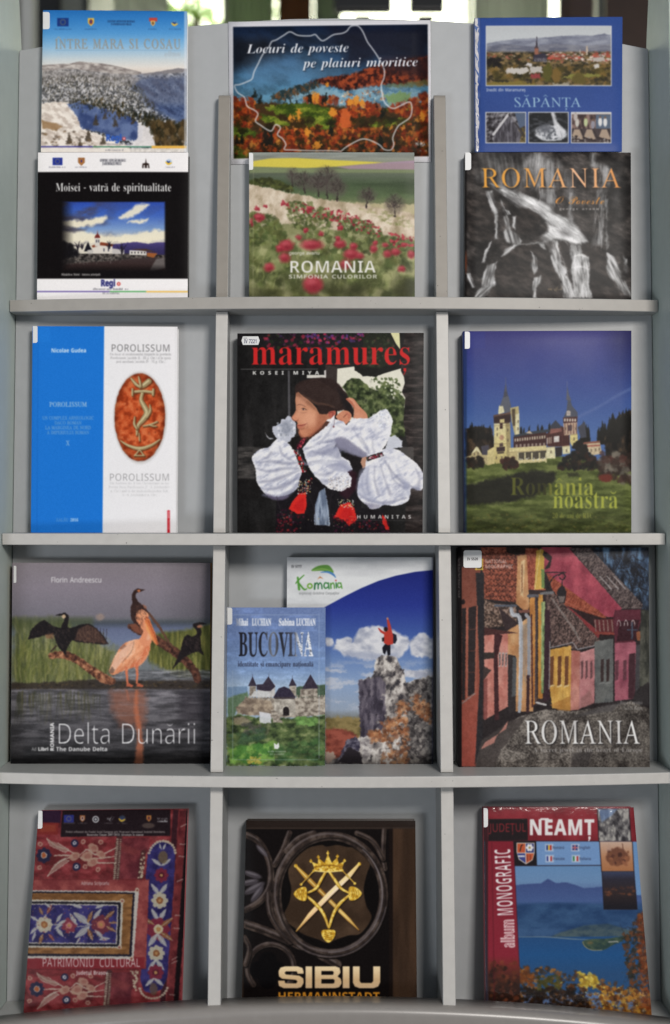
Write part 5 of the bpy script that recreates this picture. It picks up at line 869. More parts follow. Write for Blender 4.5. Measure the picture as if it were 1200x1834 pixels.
    c.poly(A('785,575 800,560 830,555 868,515 866,560 840,590'), (240, 238, 240), 2)
    for p, w, op in (('470,700 530,690 600,662 640,650', [4, 16, 10], .7), ('520,720 580,720 640,690', [4, 20, 14], .6), ('500,770 560,770 650,780 700,810', [6, 18, 26, 8], .7), ('530,830 590,830 640,800', [4, 20, 8], .4), ('560,870 600,860 650,850', [6, 22, 10], .4), ('640,660 690,690 740,720 790,740', [26, 30, 24, 8], .8), ('720,600 760,660 790,700', [4, 8, 14], .35), ('760,640 790,690 800,720', [3, 6, 12], .5), ('820,640 820,690 830,720', [3, 8, 10], .4), ('620,560 600,610 540,680', [3, 6, 14], .4), ('640,740 660,690 645,670', [8, 24, 8], .5), ('640,580 690,600 760,590', [4, 10, 4], .3)):
        c.line(p, w, sh, 14, op, sm=True)
    c.poly('630,655 660,640 700,660 790,720 780,748 700,715 650,695', (140, 138, 158), 10, .75, wob=(14, 5, 4)); c.scatter(120, '590,840 705,840 705,895 650,915 600,895', (2, 4), [(150, 144, 150), (240, 238, 236), (226, 214, 206)], 6, soft=2, op=.75); c.scatter(70, '820,520 900,500 915,600 850,600', (2, 5), [(206, 210, 222), (240, 240, 240)], 7, soft=2, op=.6)
    for p, col_, so, op in (('590,900 660,850 760,780 860,775 915,880 930,950 860,940 760,900 680,920', (150, 152, 176), 16, .6), ('780,1010 860,970 960,955 1010,1000 1035,1050 960,1075 880,1060', (166, 168, 190), 12, .7), ('870,760 960,735 1100,840 1180,900 1160,930 1020,900 900,840', (138, 136, 158), 12, .75), ('500,850 560,960 640,990 600,1010 540,990', (150, 150, 172), 12, .6), ('600,860 720,800 840,790 800,800 700,850', (244, 243, 246), 10, .8), ('640,980 760,960 900,980 800,1000 700,1010', (242, 242, 245), 10, .6)):
        c.poly(A(p), col_, so, op, wob=(14, 4, 3), sm=True)
    c.line(A('868,530 865,600 855,630'), 2.5, (120, 90, 100), 2, .8); c.ell(*A('858,632')[0], 5, 5, (130, 84, 90), 2)
    c.poly('905,640 930,630 972,660 970,690 920,700 880,720 890,680', (204, 206, 216), 3, wob=(8, 4, 3)); c.poly('765,745 790,740 790,790 770,800 758,770', (186, 140, 116), 3)
    slv = '790,750 830,720 880,700 930,700 960,710 1000,740 1050,780 1080,830 1082,880 1065,912 1020,900 1012,930 1000,965 940,990 880,985 850,1000 810,1005 790,985 760,965 742,930 745,880 755,840 780,800'
    c.poly(slv, wh, 3, sm=True)
    for p, w, op in (('880,760 930,830 1000,890', [4, 10, 26], .55), ('830,790 830,860 850,930', [3, 8, 18], .45), ('860,780 880,850 910,930', [3, 8, 18], .45), ('800,800 790,860 800,930', [3, 10, 16], .5), ('750,930 800,960 880,975 990,950', [8, 18, 14, 8], .6), ('900,780 930,860 985,900', [3, 8, 16], .45), ('1040,800 1060,850 1050,900', [6, 10, 26], .4), ('770,840 765,890 780,930', [4, 8, 12], .4)):
        c.line(p, w, sh, 12, op, sm=True)
    for p, op in (('370,1190 470,1110 520,1310 560,1480 640,1570 420,1490 345,1440', .5), ('840,1080 900,1200 1010,1340 1000,1500 920,1330 860,1180', .5), ('640,1150 660,1300 700,1500 660,1480 610,1300', .35)):
        c.poly(B(p), (166, 170, 194), 16, op, wob=(14, 4, 5), sm=True)
    c.poly('1010,885 1060,900 1070,912 1020,905', (120, 122, 146), 10, .6); c.poly('770,970 860,985 850,1003 810,1006', (128, 124, 146), 8, .6)
    c.poly('786,744 820,730 868,716 878,736 830,752 792,764', (40, 34, 34), 2); c.scatter(50, '792,746 868,722 872,734 796,758', (2, 5), [(170, 34, 48), (60, 90, 70), (206, 206, 206), (130, 30, 60)], 8, soft=1.5)
    band = A('470,870 500,860 540,920 560,980 590,1060 560,1085 520,1000')
    c.poly(band, (40, 32, 32), 2); c.scatter(60, band, (2, 5), [(190, 40, 40), (206, 206, 206), (40, 60, 50), (150, 30, 40)], 9, soft=1.5, op=.85); c.poly(A('505,925 535,915 545,955 515,962'), (200, 44, 40), 2)
    c.warp(5, 1.2, np.clip((c.Y - 600) / 40, 0, 1)); c.grain(7, 5, 3); c.grain(5, 22, 6)
    for p in ('330,945 345,1000 380,1090', '470,900 520,1000 530,1100', '620,900 600,1000 620,1110'):
        c.line(p, 3, (54, 46, 50), 4, .6, sm=True)
    c.text('maramureș', 197, 269, 1020, 132, 'SB', (206, 40, 40), wt=-1.2)
    c.line('145,292 541,292', 2, (170, 168, 168), 1, .8); c.text('KOSEI MIYA', 206, 320, 546, 18, 'SX', (232, 230, 226), sp=.42, wt=.4); c.text('HUMANITAS', 739, 1055, 1018, 18, 'SX', (226, 222, 220), sp=.3); c.line('735,1062 1080,1066', 1.6, (120, 114, 114), 1, .7)
    return c


def cover_castle(q):
    o = (780, 560); c = Cover(q, o, 2.857); A = c.fr(o, 820, 680, 3.871)
    c.fill(c.grad([(90, (60, 56, 136)), (200, (54, 62, 148)), (350, (52, 74, 160)), (500, (58, 92, 172)), (620, (74, 112, 184))]))
    c.adj(np.clip((c.X - 840) / 200, 0, 1) * np.clip((450 - c.Y) / 300, 0, 1), .66); c.adj(np.exp(-((c.X - 680) / 160) ** 2 - ((c.Y - 150) / 90) ** 2), 1., 10)
    c.line('730,540 830,490 930,430 1000,395', [14, 10, 16], (86, 112, 182), 12, .7, sm=True)
    fo = c.ramp(c.n(20, 4, 3, sy=36), [(.3, (26, 24, 22)), (.55, (52, 42, 34)), (.75, (84, 64, 46))])
    def firs(reg, n_, h, seed):
        rs = np.random.RandomState(seed); p = P(reg)
        for _ in range(n_):
            i = rs.randint(len(p) - 1); t = rs.rand(); x, y = p[i] * (1 - t) + p[i + 1] * t; hh = rs.uniform(*h)
            c.poly([(x - hh * .22, y + 40), (x - hh * .14, y - hh * .4), (x, y - hh), (x + hh * .14, y - hh * .4), (x + hh * .22, y + 40)], (30, 28, 24), 4, .95, wob=(10, 4, _ & 31))
    c.poly('150,600 200,590 240,592 290,600 310,760 150,770', fo, 6, wob=(14, 6, 2)); firs('160,610 300,615', 12, (20, 52), 2); firs('430,620 600,610', 8, (20, 46), 3); firs('750,640 870,640', 10, (40, 84), 4)
    c.poly('860,660 890,580 940,530 1005,500 1005,880 880,860', fo, 8, wob=(14, 8, 4)); firs('880,640 1005,560', 12, (60, 110), 5)
    c.adj(np.clip((c.X - 960) / 45, 0, 1) * np.clip((c.Y - 500) / 60, 0, 1), .5)
    lawn = c.ramp(c.n(60, 4, 6, sy=18), [(.3, (74, 84, 34)), (.5, (98, 110, 48)), (.7, (122, 132, 64))])
    c.poly('150,745 290,750 420,745 600,740 760,750 860,800 1005,820 1005,1140 150,1140', lawn, 5)
    Y_, Wd, Dk, Rf = (222, 202, 130), (232, 222, 172), (62, 34, 34), (70, 72, 86)
    g = lambda p, col, s_=1.5, op=1.: c.poly(A(p), col, s_, op)
    g('50,545 90,535 120,480 140,475 170,530 215,530 215,598 50,560', (196, 176, 120)); g('90,525 130,470 165,525 130,500', Wd); g('160,470 215,460 215,530 170,530', (76, 72, 84)); g('205,500 255,470 255,590 205,600', Y_)
    g('250,315 355,310 355,585 262,588 250,560', c.grad([(540, (236, 222, 164)), (700, (228, 208, 128)), (780, (206, 184, 110))])); g('330,312 362,310 366,470 356,560 340,560', (176, 156, 100)); g('246,262 365,240 365,300 350,312 250,312', (58, 36, 36)); g('290,285 322,280 322,306 290,308', Y_); g('280,225 285,190 300,182 318,195 324,235 280,250', Wd)
    g('290,195 312,130 350,120 368,190 366,236 322,236 312,190', (92, 96, 110)); g('314,130 320,90 332,30 340,90 348,124', (70, 72, 88)); c.line(A('331,90 331,-10'), [3, 1.5], (110, 104, 120), 1); g('246,255 366,232 366,246 250,268', (104, 72, 60))
    g('362,205 420,192 422,215 426,280 424,395 396,405 372,300', (200, 180, 118)); g('372,215 396,208 396,330 380,330', (86, 70, 50), 4); g('400,250 424,240 426,390 398,402', Wd)
    g('290,312 310,312 310,350 290,350', Dk); g('288,450 312,446 314,470 288,474', (84, 62, 60)); g('268,478 326,472 326,504 268,508', (66, 48, 50)); g('272,510 320,506 320,520 272,524', (90, 74, 60)); c.ell(*A('303,410')[0], 12, 14, (196, 130, 106), 2, .7)
    g('385,405 480,385 612,368 614,470 386,482', (72, 40, 38)); g('385,395 470,375 500,370 630,352 640,370 500,388 390,408', (58, 66, 76))
    for k in range(13):
        x = 392 + k * 17; g('%d,%d %d,%d %d,%d %d,%d' % (x, 418 - k * 1.8, x + 10, 417 - k * 1.8, x + 10, 438 - k * 1.8, x, 440 - k * 1.8), (222, 206, 176), 2)
    for k in range(8):
        x = 400 + k * 27; g('%d,%d %d,%d %d,%d %d,%d' % (x, 458 - k * 1.5, x + 14, 457 - k * 1.5, x + 14, 476 - k, x, 478 - k), (176, 156, 140), 2)
    g('470,380 495,362 518,385', (206, 180, 150)); g('355,482 420,478 612,465 614,500 420,515 356,512', (232, 214, 146)); g('356,512 420,512 420,580 356,560', (206, 186, 124)); g('412,515 614,500 614,572 416,586', (84, 76, 62))
    for x in (412, 460, 508, 560, 606):
        g('%d,515 %d,514 %d,580 %d,580' % (x, x + 9, x + 9, x), (232, 218, 160))
    g('418,566 614,555 614,574 418,588', (226, 208, 146)); c.scatter(18, A('425,555 605,545 605,565 425,575'), (2, 4), [(240, 236, 220)], 3, soft=2)
    g('610,385 720,330 770,380 776,470 620,472', (84, 44, 40)); g('640,330 676,290 712,328 712,348 640,352', (58, 62, 76)); g('636,385 640,350 715,345 722,368', (150, 90, 80)); g('664,402 702,398 702,440 664,444', (214, 206, 200)); g('615,412 650,405 650,450 615,455', (206, 180, 160), 3, .8); g('612,478 672,472 676,555 616,555', Wd); g('672,480 724,475 720,535 678,545', (50, 44, 46)); g('722,470 776,465 778,520 726,526', Wd)
    for x in (628, 642, 655, 712, 735, 750, 765):
        c.line(A('%d,395 %d,455' % (x, x)), 3, (60, 30, 30), 1.5)
    g('728,280 752,225 760,150 778,150 790,190 828,235 830,272', (78, 82, 98)); g('752,228 766,222 780,228 780,258 752,260', (196, 180, 170)); g('750,150 757,50 768,110 786,155', (92, 94, 112)); c.line(A('757,60 755,20'), 1.5, (140, 130, 150), 1)
    g('728,272 828,265 826,305 730,312', (84, 46, 44)); g('730,312 826,305 826,385 736,395', (206, 172, 142)); g('776,392 828,382 832,450 790,470 776,440', (226, 206, 126))
    for k in range(5):
        g('%d,280 %d,279 %d,298 %d,300' % (735 + k * 18, 746 + k * 18, 746 + k * 18, 735 + k * 18), (222, 206, 186), 2); c.line(A('%d,312 %d,385' % (740 + k * 20, 742 + k * 20)), 3, (96, 44, 42), 2)
    g('762,325 790,322 790,362 762,365', (90, 66, 70)); g('830,340 880,300 892,410 850,415', (70, 72, 86)); g('850,455 985,445 998,520 930,535 880,480', (214, 190, 150)); g('850,445 985,432 985,446 850,458', (150, 88, 70)); g('880,465 985,458 985,470 890,476', (176, 70, 60), 2, .7)
    tw = c.n(7, 4, 4) - .5; box_ = c.mask(A('50,120 430,180 620,340 720,280 740,40 840,40 840,280 1000,430 1000,600 50,600'), 4); box_ = box_ * (c.im[..., 0] > c.im[..., 2] - 6); c.im = np.clip(c.im * (1 + box_[..., None] * tw[..., None] * .35), 0, 255)
    for x in range(395, 606, 13):
        c.line(A('%d,%d %d,%d' % (x, 415 - (x - 395) * .15, x + 1, 478 - (x - 395) * .05)), 1.6, (60, 32, 32), 1.5, .8)
    for x, y in ((268, 340), (268, 380), (340, 350), (342, 420), (300, 540), (262, 540), (330, 540), (386, 240), (412, 290), (412, 340), (640, 500), (748, 490), (920, 490), (950, 485), (975, 480), (110, 515), (135, 510), (800, 410), (812, 340), (742, 340)):
        c.rect(*A('%d,%d' % (x, y))[0], *A('%d,%d' % (x + 9, y + 20))[0], (96, 78, 66), 2, .75)
    for p in ('250,330 356,326', '250,455 356,452', '355,512 614,498', '612,478 776,470', '246,312 365,306', '736,396 828,388'):
        c.line(A(p), 2.5, (150, 120, 84), 2, .8)
    c.scatter(130, '625,790 690,730 760,700 830,760 845,805 640,805', (7, 15), [(38, 34, 30), (58, 38, 30), (30, 30, 28)], 5, .9, soft=6); c.scatter(50, '700,690 740,660 780,700 760,740', (5, 12), [(34, 32, 28)], 6, soft=4)
    c.scatter(40, '335,755 410,750 425,795 345,800', (8, 14), [(70, 40, 34), (50, 36, 30)], 7, soft=5); c.scatter(40, '160,755 240,745 250,785 165,795', (8, 14), [(56, 40, 32), (40, 34, 28)], 8, soft=5); c.scatter(90, '850,720 1000,740 1000,880 840,830', (10, 24), [(58, 42, 34), (84, 46, 38), (40, 34, 30), (120, 110, 96)], 9, soft=8, op=.7); c.ell(870, 850, 36, 20, (120, 46, 34), 8)
    c.poly('150,890 260,860 400,830 500,810 620,825 600,870 560,900 500,950 380,970 240,985 150,985', (34, 32, 30), 18, .88, wob=(26, 12, 4)); c.poly('670,825 720,820 740,840 680,845', (44, 44, 30), 10, .8)
    c.adj(np.clip((c.Y - 950) / 150, 0, 1) * np.clip((c.n(60, 3, 7, sy=14) - .3) * 3, 0, 1), .72); c.adj(np.clip((c.Y - 1000) / 120, 0, 1), .8)
    c.scatter(150, '160,1030 990,1040 990,1130 160,1120', (3, 8), [(104, 96, 34), (60, 56, 22), (130, 118, 50)], 11, .6, soft=3, op=.5)
    c.warp(9, 3, np.clip((c.Y - 770) / 30, 0, 1))
    yl = c.grad([(380, (110, 112, 36)), (440, (84, 86, 36)), (560, (62, 62, 32)), (610, (168, 172, 52)), (940, (186, 190, 62))], c.X)
    c.text('România', 380, 938, 812, 90, 'SB', yl, wt=-1.2, soft=1.5); c.text('noastră', 598, 1004, 936, 90, 'SB', (186, 192, 60), wt=-1.2); c.text('20 de ani de RTC', 596, 1053, 806, 26, 'SB', (166, 170, 60), wt=-.6)
    c.rect(168, 98, 254, 185, (50, 60, 156), 2, .5); c.rect(120, 80, 160, 1140, (20, 44, 92), 4, .6)
    return c


def cover_pelican(q):
    c = Cover(q, (0, 970), 3)
    c.fill(c.grad([(110, (126, 118, 124)), (250, (128, 120, 130)), (400, (112, 108, 118)), (425, (96, 98, 104))])); c.adj(c.n(300, 3, 2), 1.05)
    c.adj(np.clip((c.X - 850) / 300, 0, 1), .72)
    c.rect(50, 428, 1150, 800, c.grad([(432, (66, 72, 80)), (470, (98, 106, 134)), (530, (108, 118, 146)), (620, (116, 122, 126)), (800, (96, 100, 104))]), 26)
    gr = c.ramp(c.n(9, 4, 3, sy=110), [(.3, (62, 66, 34)), (.5, (98, 102, 54)), (.7, (146, 142, 86))])
    c.poly('60,420 200,410 330,425 420,470 560,540 620,580 600,720 420,780 60,800', gr, 50, .78, wob=(40, 34, 4)); c.rect(60, 405, 500, 470, (74, 82, 54), 26, .6); c.poly('780,500 900,480 1000,470 1140,440 1140,740 960,730 800,640', c.ramp(c.n(9, 4, 5, sy=110), [(.3, (60, 64, 28)), (.6, (106, 106, 46)), (.8, (140, 130, 60))]), 20, .9, wob=(20, 8, 4))
    GC = [(120, 124, 62), (90, 98, 48), (158, 152, 92), (66, 74, 38)]
    c.strokes(330, '85,600 600,640 600,760 85,800', (40, 150), 4, GC + [(70, 78, 34), (120, 116, 60)], 4, -1.5, .2, .25, .55, 5); c.strokes(70, '800,640 1130,660 1130,740 820,720', (60, 150), 4, GC, 5, -1.55, .14, .1, .6, 3); c.strokes(40, '85,560 160,560 160,790 85,790', (60, 190), 5, GC, 6, -1.5, .14, .2, .5, 5); c.strokes(60, '90,560 560,600 560,660 90,640', (70, 170), 4, GC, 16, -1.5, .22, .3, .5, 4); c.blur(4, np.clip((c.Y - 400) / 20, 0, 1) * np.clip((760 - c.Y) / 60, 0, .8))
    c.poly('60,760 300,755 560,735 800,745 1140,730 1140,800 700,795 400,800 60,815', (52, 44, 40), 10, .9, wob=(20, 8, 3)); c.scatter(150, '90,765 1120,745 1120,790 90,800', (4, 10), [(40, 34, 30), (80, 66, 48), (62, 54, 46)], 7, .5, soft=4, op=.7); c.rect(600, 690, 1140, 745, c.ramp(c.n(60, 4, 3, sy=9), [(.3, (70, 70, 74)), (.7, (150, 150, 156))]), 14, .8)
    wt_ = c.ramp(c.n(80, 4, 8, sy=12), [(.3, (72, 70, 74)), (.5, (100, 97, 103)), (.7, (130, 126, 132))])
    c.rect(50, 792, 1150, 1240, wt_, 8); c.adj(np.clip((c.Y - 820) / 350, 0, 1), .42); c.strokes(90, '90,800 560,800 560,830 90,840', (50, 170), 6, [(48, 50, 32), (84, 80, 50), (60, 60, 44)], 8, 1.57, .05, .05, .45, 6); c.rect(960, 800, 1140, 960, (46, 42, 48), 40, .6)
    c.poly('590,800 780,800 790,900 770,1000 640,980 600,900', (150, 92, 72), 40, .65, wob=(24, 14, 4)); c.line('735,800 730,900 750,1050 745,1190', [16, 24, 30, 50], (186, 104, 72), 14, .75, sm=True, wob=(16, 6, 3)); c.line('680,800 690,850', 10, (170, 100, 76), 8, .6)
    for y, x0, x1 in ((845, 840, 1000), (875, 640, 900), (930, 560, 760), (972, 90, 260), (1000, 800, 1050)):
        c.line([(x0, y), ((x0 + x1) / 2, y + 4), (x1, y - 2)], [1, 4, 1], (136, 132, 138), 4, .5)
    LG = c.ramp(c.n(14, 4, 9), [(.3, (66, 40, 34)), (.55, (140, 88, 64)), (.75, (196, 140, 104))])
    c.line('275,612 350,610 420,640 490,690 560,735 600,750', [34, 44, 40, 44, 52, 40], LG, 4, sm=True, wob=(14, 4, 3)); c.line('700,455 750,480 800,500 860,540 950,600 1040,690 1060,740', [30, 44, 40, 46, 48, 40, 40], c.ramp(c.n(14, 4, 9), [(.3, (50, 32, 30)), (.7, (110, 70, 56))]), 4, sm=True, wob=(14, 4, 3)); c.line('795,380 850,450 920,560', [12, 14, 10], (96, 66, 54), 3, wob=(12, 3, 2))
    K = (32, 28, 30)
    # cormorant with spread wings
    c.poly('148,525 165,475 200,440 235,420 262,438 290,455 330,465 350,455 380,465 430,445 480,440 520,465 560,510 582,550 540,552 480,545 420,540 385,530 365,560 355,590 335,590 315,570 300,540 290,500 250,500 200,515', K, 3)
    c.poly('400,530 420,470 470,446 520,468 578,548 480,540', (88, 64, 56), 8, .8)
    for k in range(11):
        x = 405 + k * 16; c.line([(x - 2 + k * 1.0, 470 - 10 * math.sin(k / 10 * 3.1)), (x + 4, 540 + k)], 3, (46, 34, 34), 2, .8)
    c.poly('240,500 285,490 290,520 250,520', (130, 88, 66), 6, .7); c.line('345,460 355,430 358,405 345,390 330,392 300,394', [36, 24, 22, 20, 12, 3], K, 2, sm=True); c.ell(342, 402, 10, 10, (206, 176, 140), 3, .9)
    c.line('340,580 350,600', 12, K, 2); c.line('300,560 275,590', 8, (60, 44, 40), 2)
    # cormorant behind
    c.poly('702,350 715,325 735,320 765,340 790,365 800,400 770,440 745,470 720,440 703,400', (58, 40, 38), 3, sm=True); c.line('728,330 718,300 722,275 740,262 755,262 776,258', [34, 22, 18, 20, 12, 3], (52, 36, 34), 2, sm=True); c.ell(745, 264, 8, 6, (190, 110, 70), 3); c.poly('765,335 785,345 788,365 770,352', (150, 100, 80), 3, .8); c.poly('695,450 730,440 765,470 760,500 720,480', (120, 72, 56), 5)
    # pelican
    PK = c.ramp(c.n(30, 4, 4, sy=60, rot=.5), [(.3, (206, 126, 88)), (.55, (232, 156, 114)), (.75, (240, 184, 148))])
    c.poly('585,700 605,640 640,575 680,540 730,525 775,520 800,535 806,570 790,620 750,665 700,680 650,700 610,715', PK, 3, sm=True); c.poly('800,540 806,575 780,630 730,672 690,680 740,630 775,580', (206, 104, 68), 14, .7)
    c.poly('585,702 612,630 660,565 720,530 700,585 650,650 612,700', (226, 178, 152), 6, .9); c.line('720,535 705,590 655,650', 4, (130, 90, 80), 4, .7, sm=True); c.poly('583,705 600,670 618,690 604,710', (110, 84, 70), 4, .8); c.poly('640,575 668,550 680,560 655,580', (120, 84, 70), 6, .6)
    c.line('782,530 795,480 770,440 748,410 760,385 775,395', [66, 52, 44, 40, 44, 34], (222, 142, 104), 3, sm=True); c.line('795,520 806,480 785,445', [20, 16, 10], (236, 178, 146), 6, .7, sm=True); c.ell(768, 392, 32, 22, (226, 152, 112), 3, rot=.4); c.ell(790, 412, 9, 11, (190, 96, 66), 3, .9)
    c.poly('778,410 800,415 830,480 850,552 838,556 805,500 782,440', (214, 116, 68), 3); c.line('795,425 825,490 846,550', 3.5, (140, 66, 44), 2, .8); c.poly('780,430 800,470 835,550 815,530 785,470', (232, 160, 96), 6, .8)
    for x, y in ((678, 680), (733, 668)):
        c.line([(x, y), (x + 4, y + 45), (x + (8 if x < 700 else 2), y + 92)], [18, 12, 10], (206, 112, 80), 2); c.poly([(x - 4, 776), (x + 10, 758), (x + 38, 772), (x + 30, 782)], (176, 92, 66), 3)
    # cormorant on the right
    c.poly('985,520 1005,498 1030,510 1060,500 1075,520 1080,570 1095,610 1060,590 1030,600 990,620 960,650 925,685 950,630 970,580', (34, 29, 31), 3); c.line('1055,520 1070,490 1060,462 1045,450 1075,440 1108,442', [30, 24, 26, 20, 16, 3], (34, 29, 31), 2, sm=True); c.ell(1072, 455, 14, 8, (180, 120, 90), 4, .8)
    c.ell(538, 405, 22, 18, (150, 130, 120), 12, .8)
    for reg, cols, s_ in (('160,480 235,430 330,470 380,470 385,540 350,580 300,540 250,500 180,500', [(62, 54, 54), (20, 18, 20), (80, 66, 58)], 1), ('705,340 760,340 795,390 745,460 710,400', [(96, 66, 56), (40, 28, 28)], 2), ('990,520 1070,510 1085,590 1000,610', [(66, 54, 52), (22, 19, 21)], 3), ('420,480 520,475 560,540 430,535', [(124, 92, 76), (60, 44, 40)], 4)):
        c.strokes(70, reg, (10, 26), 4, cols, s_, 1.2, .5, .2, .5, 3)
    c.strokes(60, '600,640 700,540 790,540 790,620 690,690 610,700', (16, 44), 4, [(246, 204, 172), (206, 126, 88), (232, 164, 126)], 5, 2.0, .3, .2, .45, 4)
    c.strokes(90, '90,810 1130,810 1130,1080 90,1080', (30, 120), 4, [(140, 136, 142), (60, 58, 62)], 7, 0, .03, .02, .3, 4)
    c.warp(6, 1.); c.grain(5, 5, 2); c.adj(np.clip((c.Y - 1110) / 60, 0, 1), .55)
    c.text('Florin Andreescu', 273, 220, 547, 28, 'SN', (222, 218, 220), wt=.2)
    c.text('Delta Dunării', 302, 1088, 1060, 112, 'SN', (226, 224, 226), wt=-2.6, sp=-.005); c.text('The Danube Delta', 301, 1126, 578, 22, 'SX', (230, 228, 228)); c.text('ROMANIA', 290, 1126, 290, 20, 'SX', (232, 230, 230), y1=974, wt=.5); c.text('Ad', 170, 1124, 196, 18, 'SN', (206, 204, 204)); c.text('Libri', 204, 1124, 261, 18, 'SX', (230, 228, 228), wt=.6)
    return c


def cover_fortress(q):
    c = Cover(q, (380, 970), 2.857, 1.6)
    c.fill(c.grad([(338, (96, 122, 184)), (500, (98, 128, 190)), (650, (110, 146, 204)), (740, (150, 178, 212))])); c.adj(np.clip((c.n(80, 4, 3, sy=24) - .5) * 3, 0, 1), 1.18)
    c.poly('78,745 180,740 180,775 78,800', (110, 146, 190), 6); c.poly('78,800 180,770 200,860 130,860 78,940', (96, 128, 92), 8, wob=(14, 4, 2)); c.poly('430,745 580,732 580,800 430,800', (70, 96, 70), 5, wob=(14, 5, 3))
    st = c.ramp(c.n(16, 4, 4, sy=10), [(.3, (118, 104, 92)), (.5, (160, 146, 130)), (.7, (192, 178, 160))])
    c.poly('130,850 170,800 310,800 430,800 580,795 580,885 440,900 300,900 190,880', st, 3)
    for x in range(168, 310, 16):
        c.rect(x, 792, x + 9, 808, st)
    for x in range(432, 580, 14):
        c.rect(x, 786, x + 8, 802, st)
    c.poly('120,850 180,800 300,815 320,880 200,890 130,880', c.ramp(c.n(20, 4, 6), [(.3, (120, 100, 84)), (.7, (184, 160, 132))]), 6, wob=(14, 4, 3))
    rf = (58, 48, 66)
    c.poly('192,740 224,740 224,790 190,795', st, 2); c.poly('184,740 207,690 228,740', rf, 2); c.line('207,692 207,678', 1.5, rf)
    c.poly('232,735 322,730 322,795 232,800', c.ramp(c.n(12, 3, 5), [(.3, (170, 164, 164)), (.7, (206, 200, 196))]), 2); c.poly('228,732 260,730 288,690 324,742 300,765 270,765 228,758', rf, 2); c.poly('196,795 215,765 290,768 300,795', (206, 206, 206), 3, .9); c.line('290,692 290,676', 1.5, rf)
    c.poly('396,740 430,738 430,795 396,795', st, 2); c.poly('392,740 410,698 432,738', rf, 2); c.line('411,700 411,686', 1.5, rf)
    c.poly('450,755 538,750 540,795 450,795', st, 2); c.poly('460,755 503,680 545,752', rf, 2)
    c.poly('316,795 424,795 428,880 400,890 320,880', c.ramp(c.n(16, 4, 8), [(.3, (150, 140, 128)), (.7, (206, 196, 180))]), 2); c.poly('314,796 340,752 368,742 398,755 426,795 424,802 316,802', (52, 44, 66), 2); c.rect(320, 796, 422, 806, (70, 58, 64), 2)
    c.poly('364,880 364,855 378,845 392,855 392,888 364,890', (40, 34, 36), 2, sm=True)
    gs = c.ramp(c.n(40, 5, 3, sy=22), [(.3, (44, 58, 36)), (.45, (72, 92, 48)), (.6, (100, 122, 62)), (.75, (140, 150, 88))])
    c.poly('70,905 130,880 200,895 300,900 440,905 590,885 590,1150 70,1150', gs, 10, wob=(20, 8, 4))
    c.poly('110,900 160,895 200,920 170,940 110,935', (156, 136, 108), 8, .8); c.poly('240,870 300,880 300,930 244,928', (214, 214, 222), 3, .9); c.poly('300,860 330,870 360,925 310,925', st, 4); c.scatter(50, '150,925 280,940 260,980 160,985', (6, 14), [(70, 74, 64), (96, 92, 80)], 5, .6, soft=5, op=.7)
    c.line('290,935 280,980 230,1010', [14, 10, 6], (120, 120, 84), 10, .7, sm=True); c.scatter(60, '430,900 540,905 540,935 430,935', (6, 16), [(84, 130, 56), (110, 160, 70)], 6, .7, soft=5)
    c.scatter(160, '90,1060 330,1030 300,1130 90,1130', (8, 20), [(80, 146, 50), (126, 180, 64), (60, 120, 44)], 7, .8, soft=7, op=.7); c.scatter(60, '90,990 270,950 270,1000 90,1060', (8, 18), [(56, 88, 60), (76, 112, 64)], 8, .6, soft=7, op=.6); c.scatter(40, '180,1100 250,1100 250,1135 180,1135', (3, 6), [(206, 186, 60)], 9, soft=3); c.scatter(110, '330,1040 575,1000 575,1130 330,1130', (8, 20), [(44, 84, 44), (66, 110, 52), (90, 136, 66)], 10, .5, soft=8, op=.5)
    c.grain(14, 7, 4); c.warp(8, 2.5, np.clip((c.Y - 880) / 30, 0, 1))
    for p in ('110,375 540,375', '547,370 547,1110', '115,1116 540,1116', '105,660 105,1116'):
        c.line(p, 2.5, (176, 196, 226), 1, .55)
    sil = c.ramp(c.n(60, 3, 2, sy=200), [(.25, (150, 156, 176)), (.5, (226, 230, 236)), (.75, (246, 246, 248))])
    c.text('Mihai', 122, 430, 184, 36, 'SB', sil, wt=.6); c.text('LUCHIAN', 204, 430, 302, 36, 'SB', sil, wt=.6); c.text('Sabina', 340, 430, 422, 36, 'SB', (240, 240, 244), wt=.6); c.text('LUCHIAN', 430, 430, 529, 36, 'SB', (240, 240, 244), wt=.6)
    bu = c.grad([(135, (28, 28, 40)), (200, (44, 46, 60)), (260, (36, 36, 46)), (310, (120, 126, 140)), (350, (40, 42, 54)), (420, (70, 76, 96)), (440, (220, 224, 232)), (515, (242, 244, 248))], c.X)
    sp = np.clip((c.n(5, 3, 6) - .6) * 8, 0, 1)[..., None] * np.clip((c.X - 380) / 60, 0, 1)[..., None]; bu = bu * (1 - sp) + np.array([40, 50, 80.]) * sp
    c.text('BUCOVINA', 135, 587, 516, 122, 'SB', bu, wt=.6); c.text('identitate și emancipare națională', 131, 640, 518, 26, 'SB', (40, 42, 64), wt=-.1)
    c.poly('318,1060 316,1030 330,1040 340,1028 344,1050 336,1062', (226, 228, 226), 2); c.fuzz(286, 1078, 374, 1078, 10, (200, 206, 196), 4, .7); c.fuzz(296, 1092, 366, 1092, 10, (200, 206, 196), 5, .6)
    return c


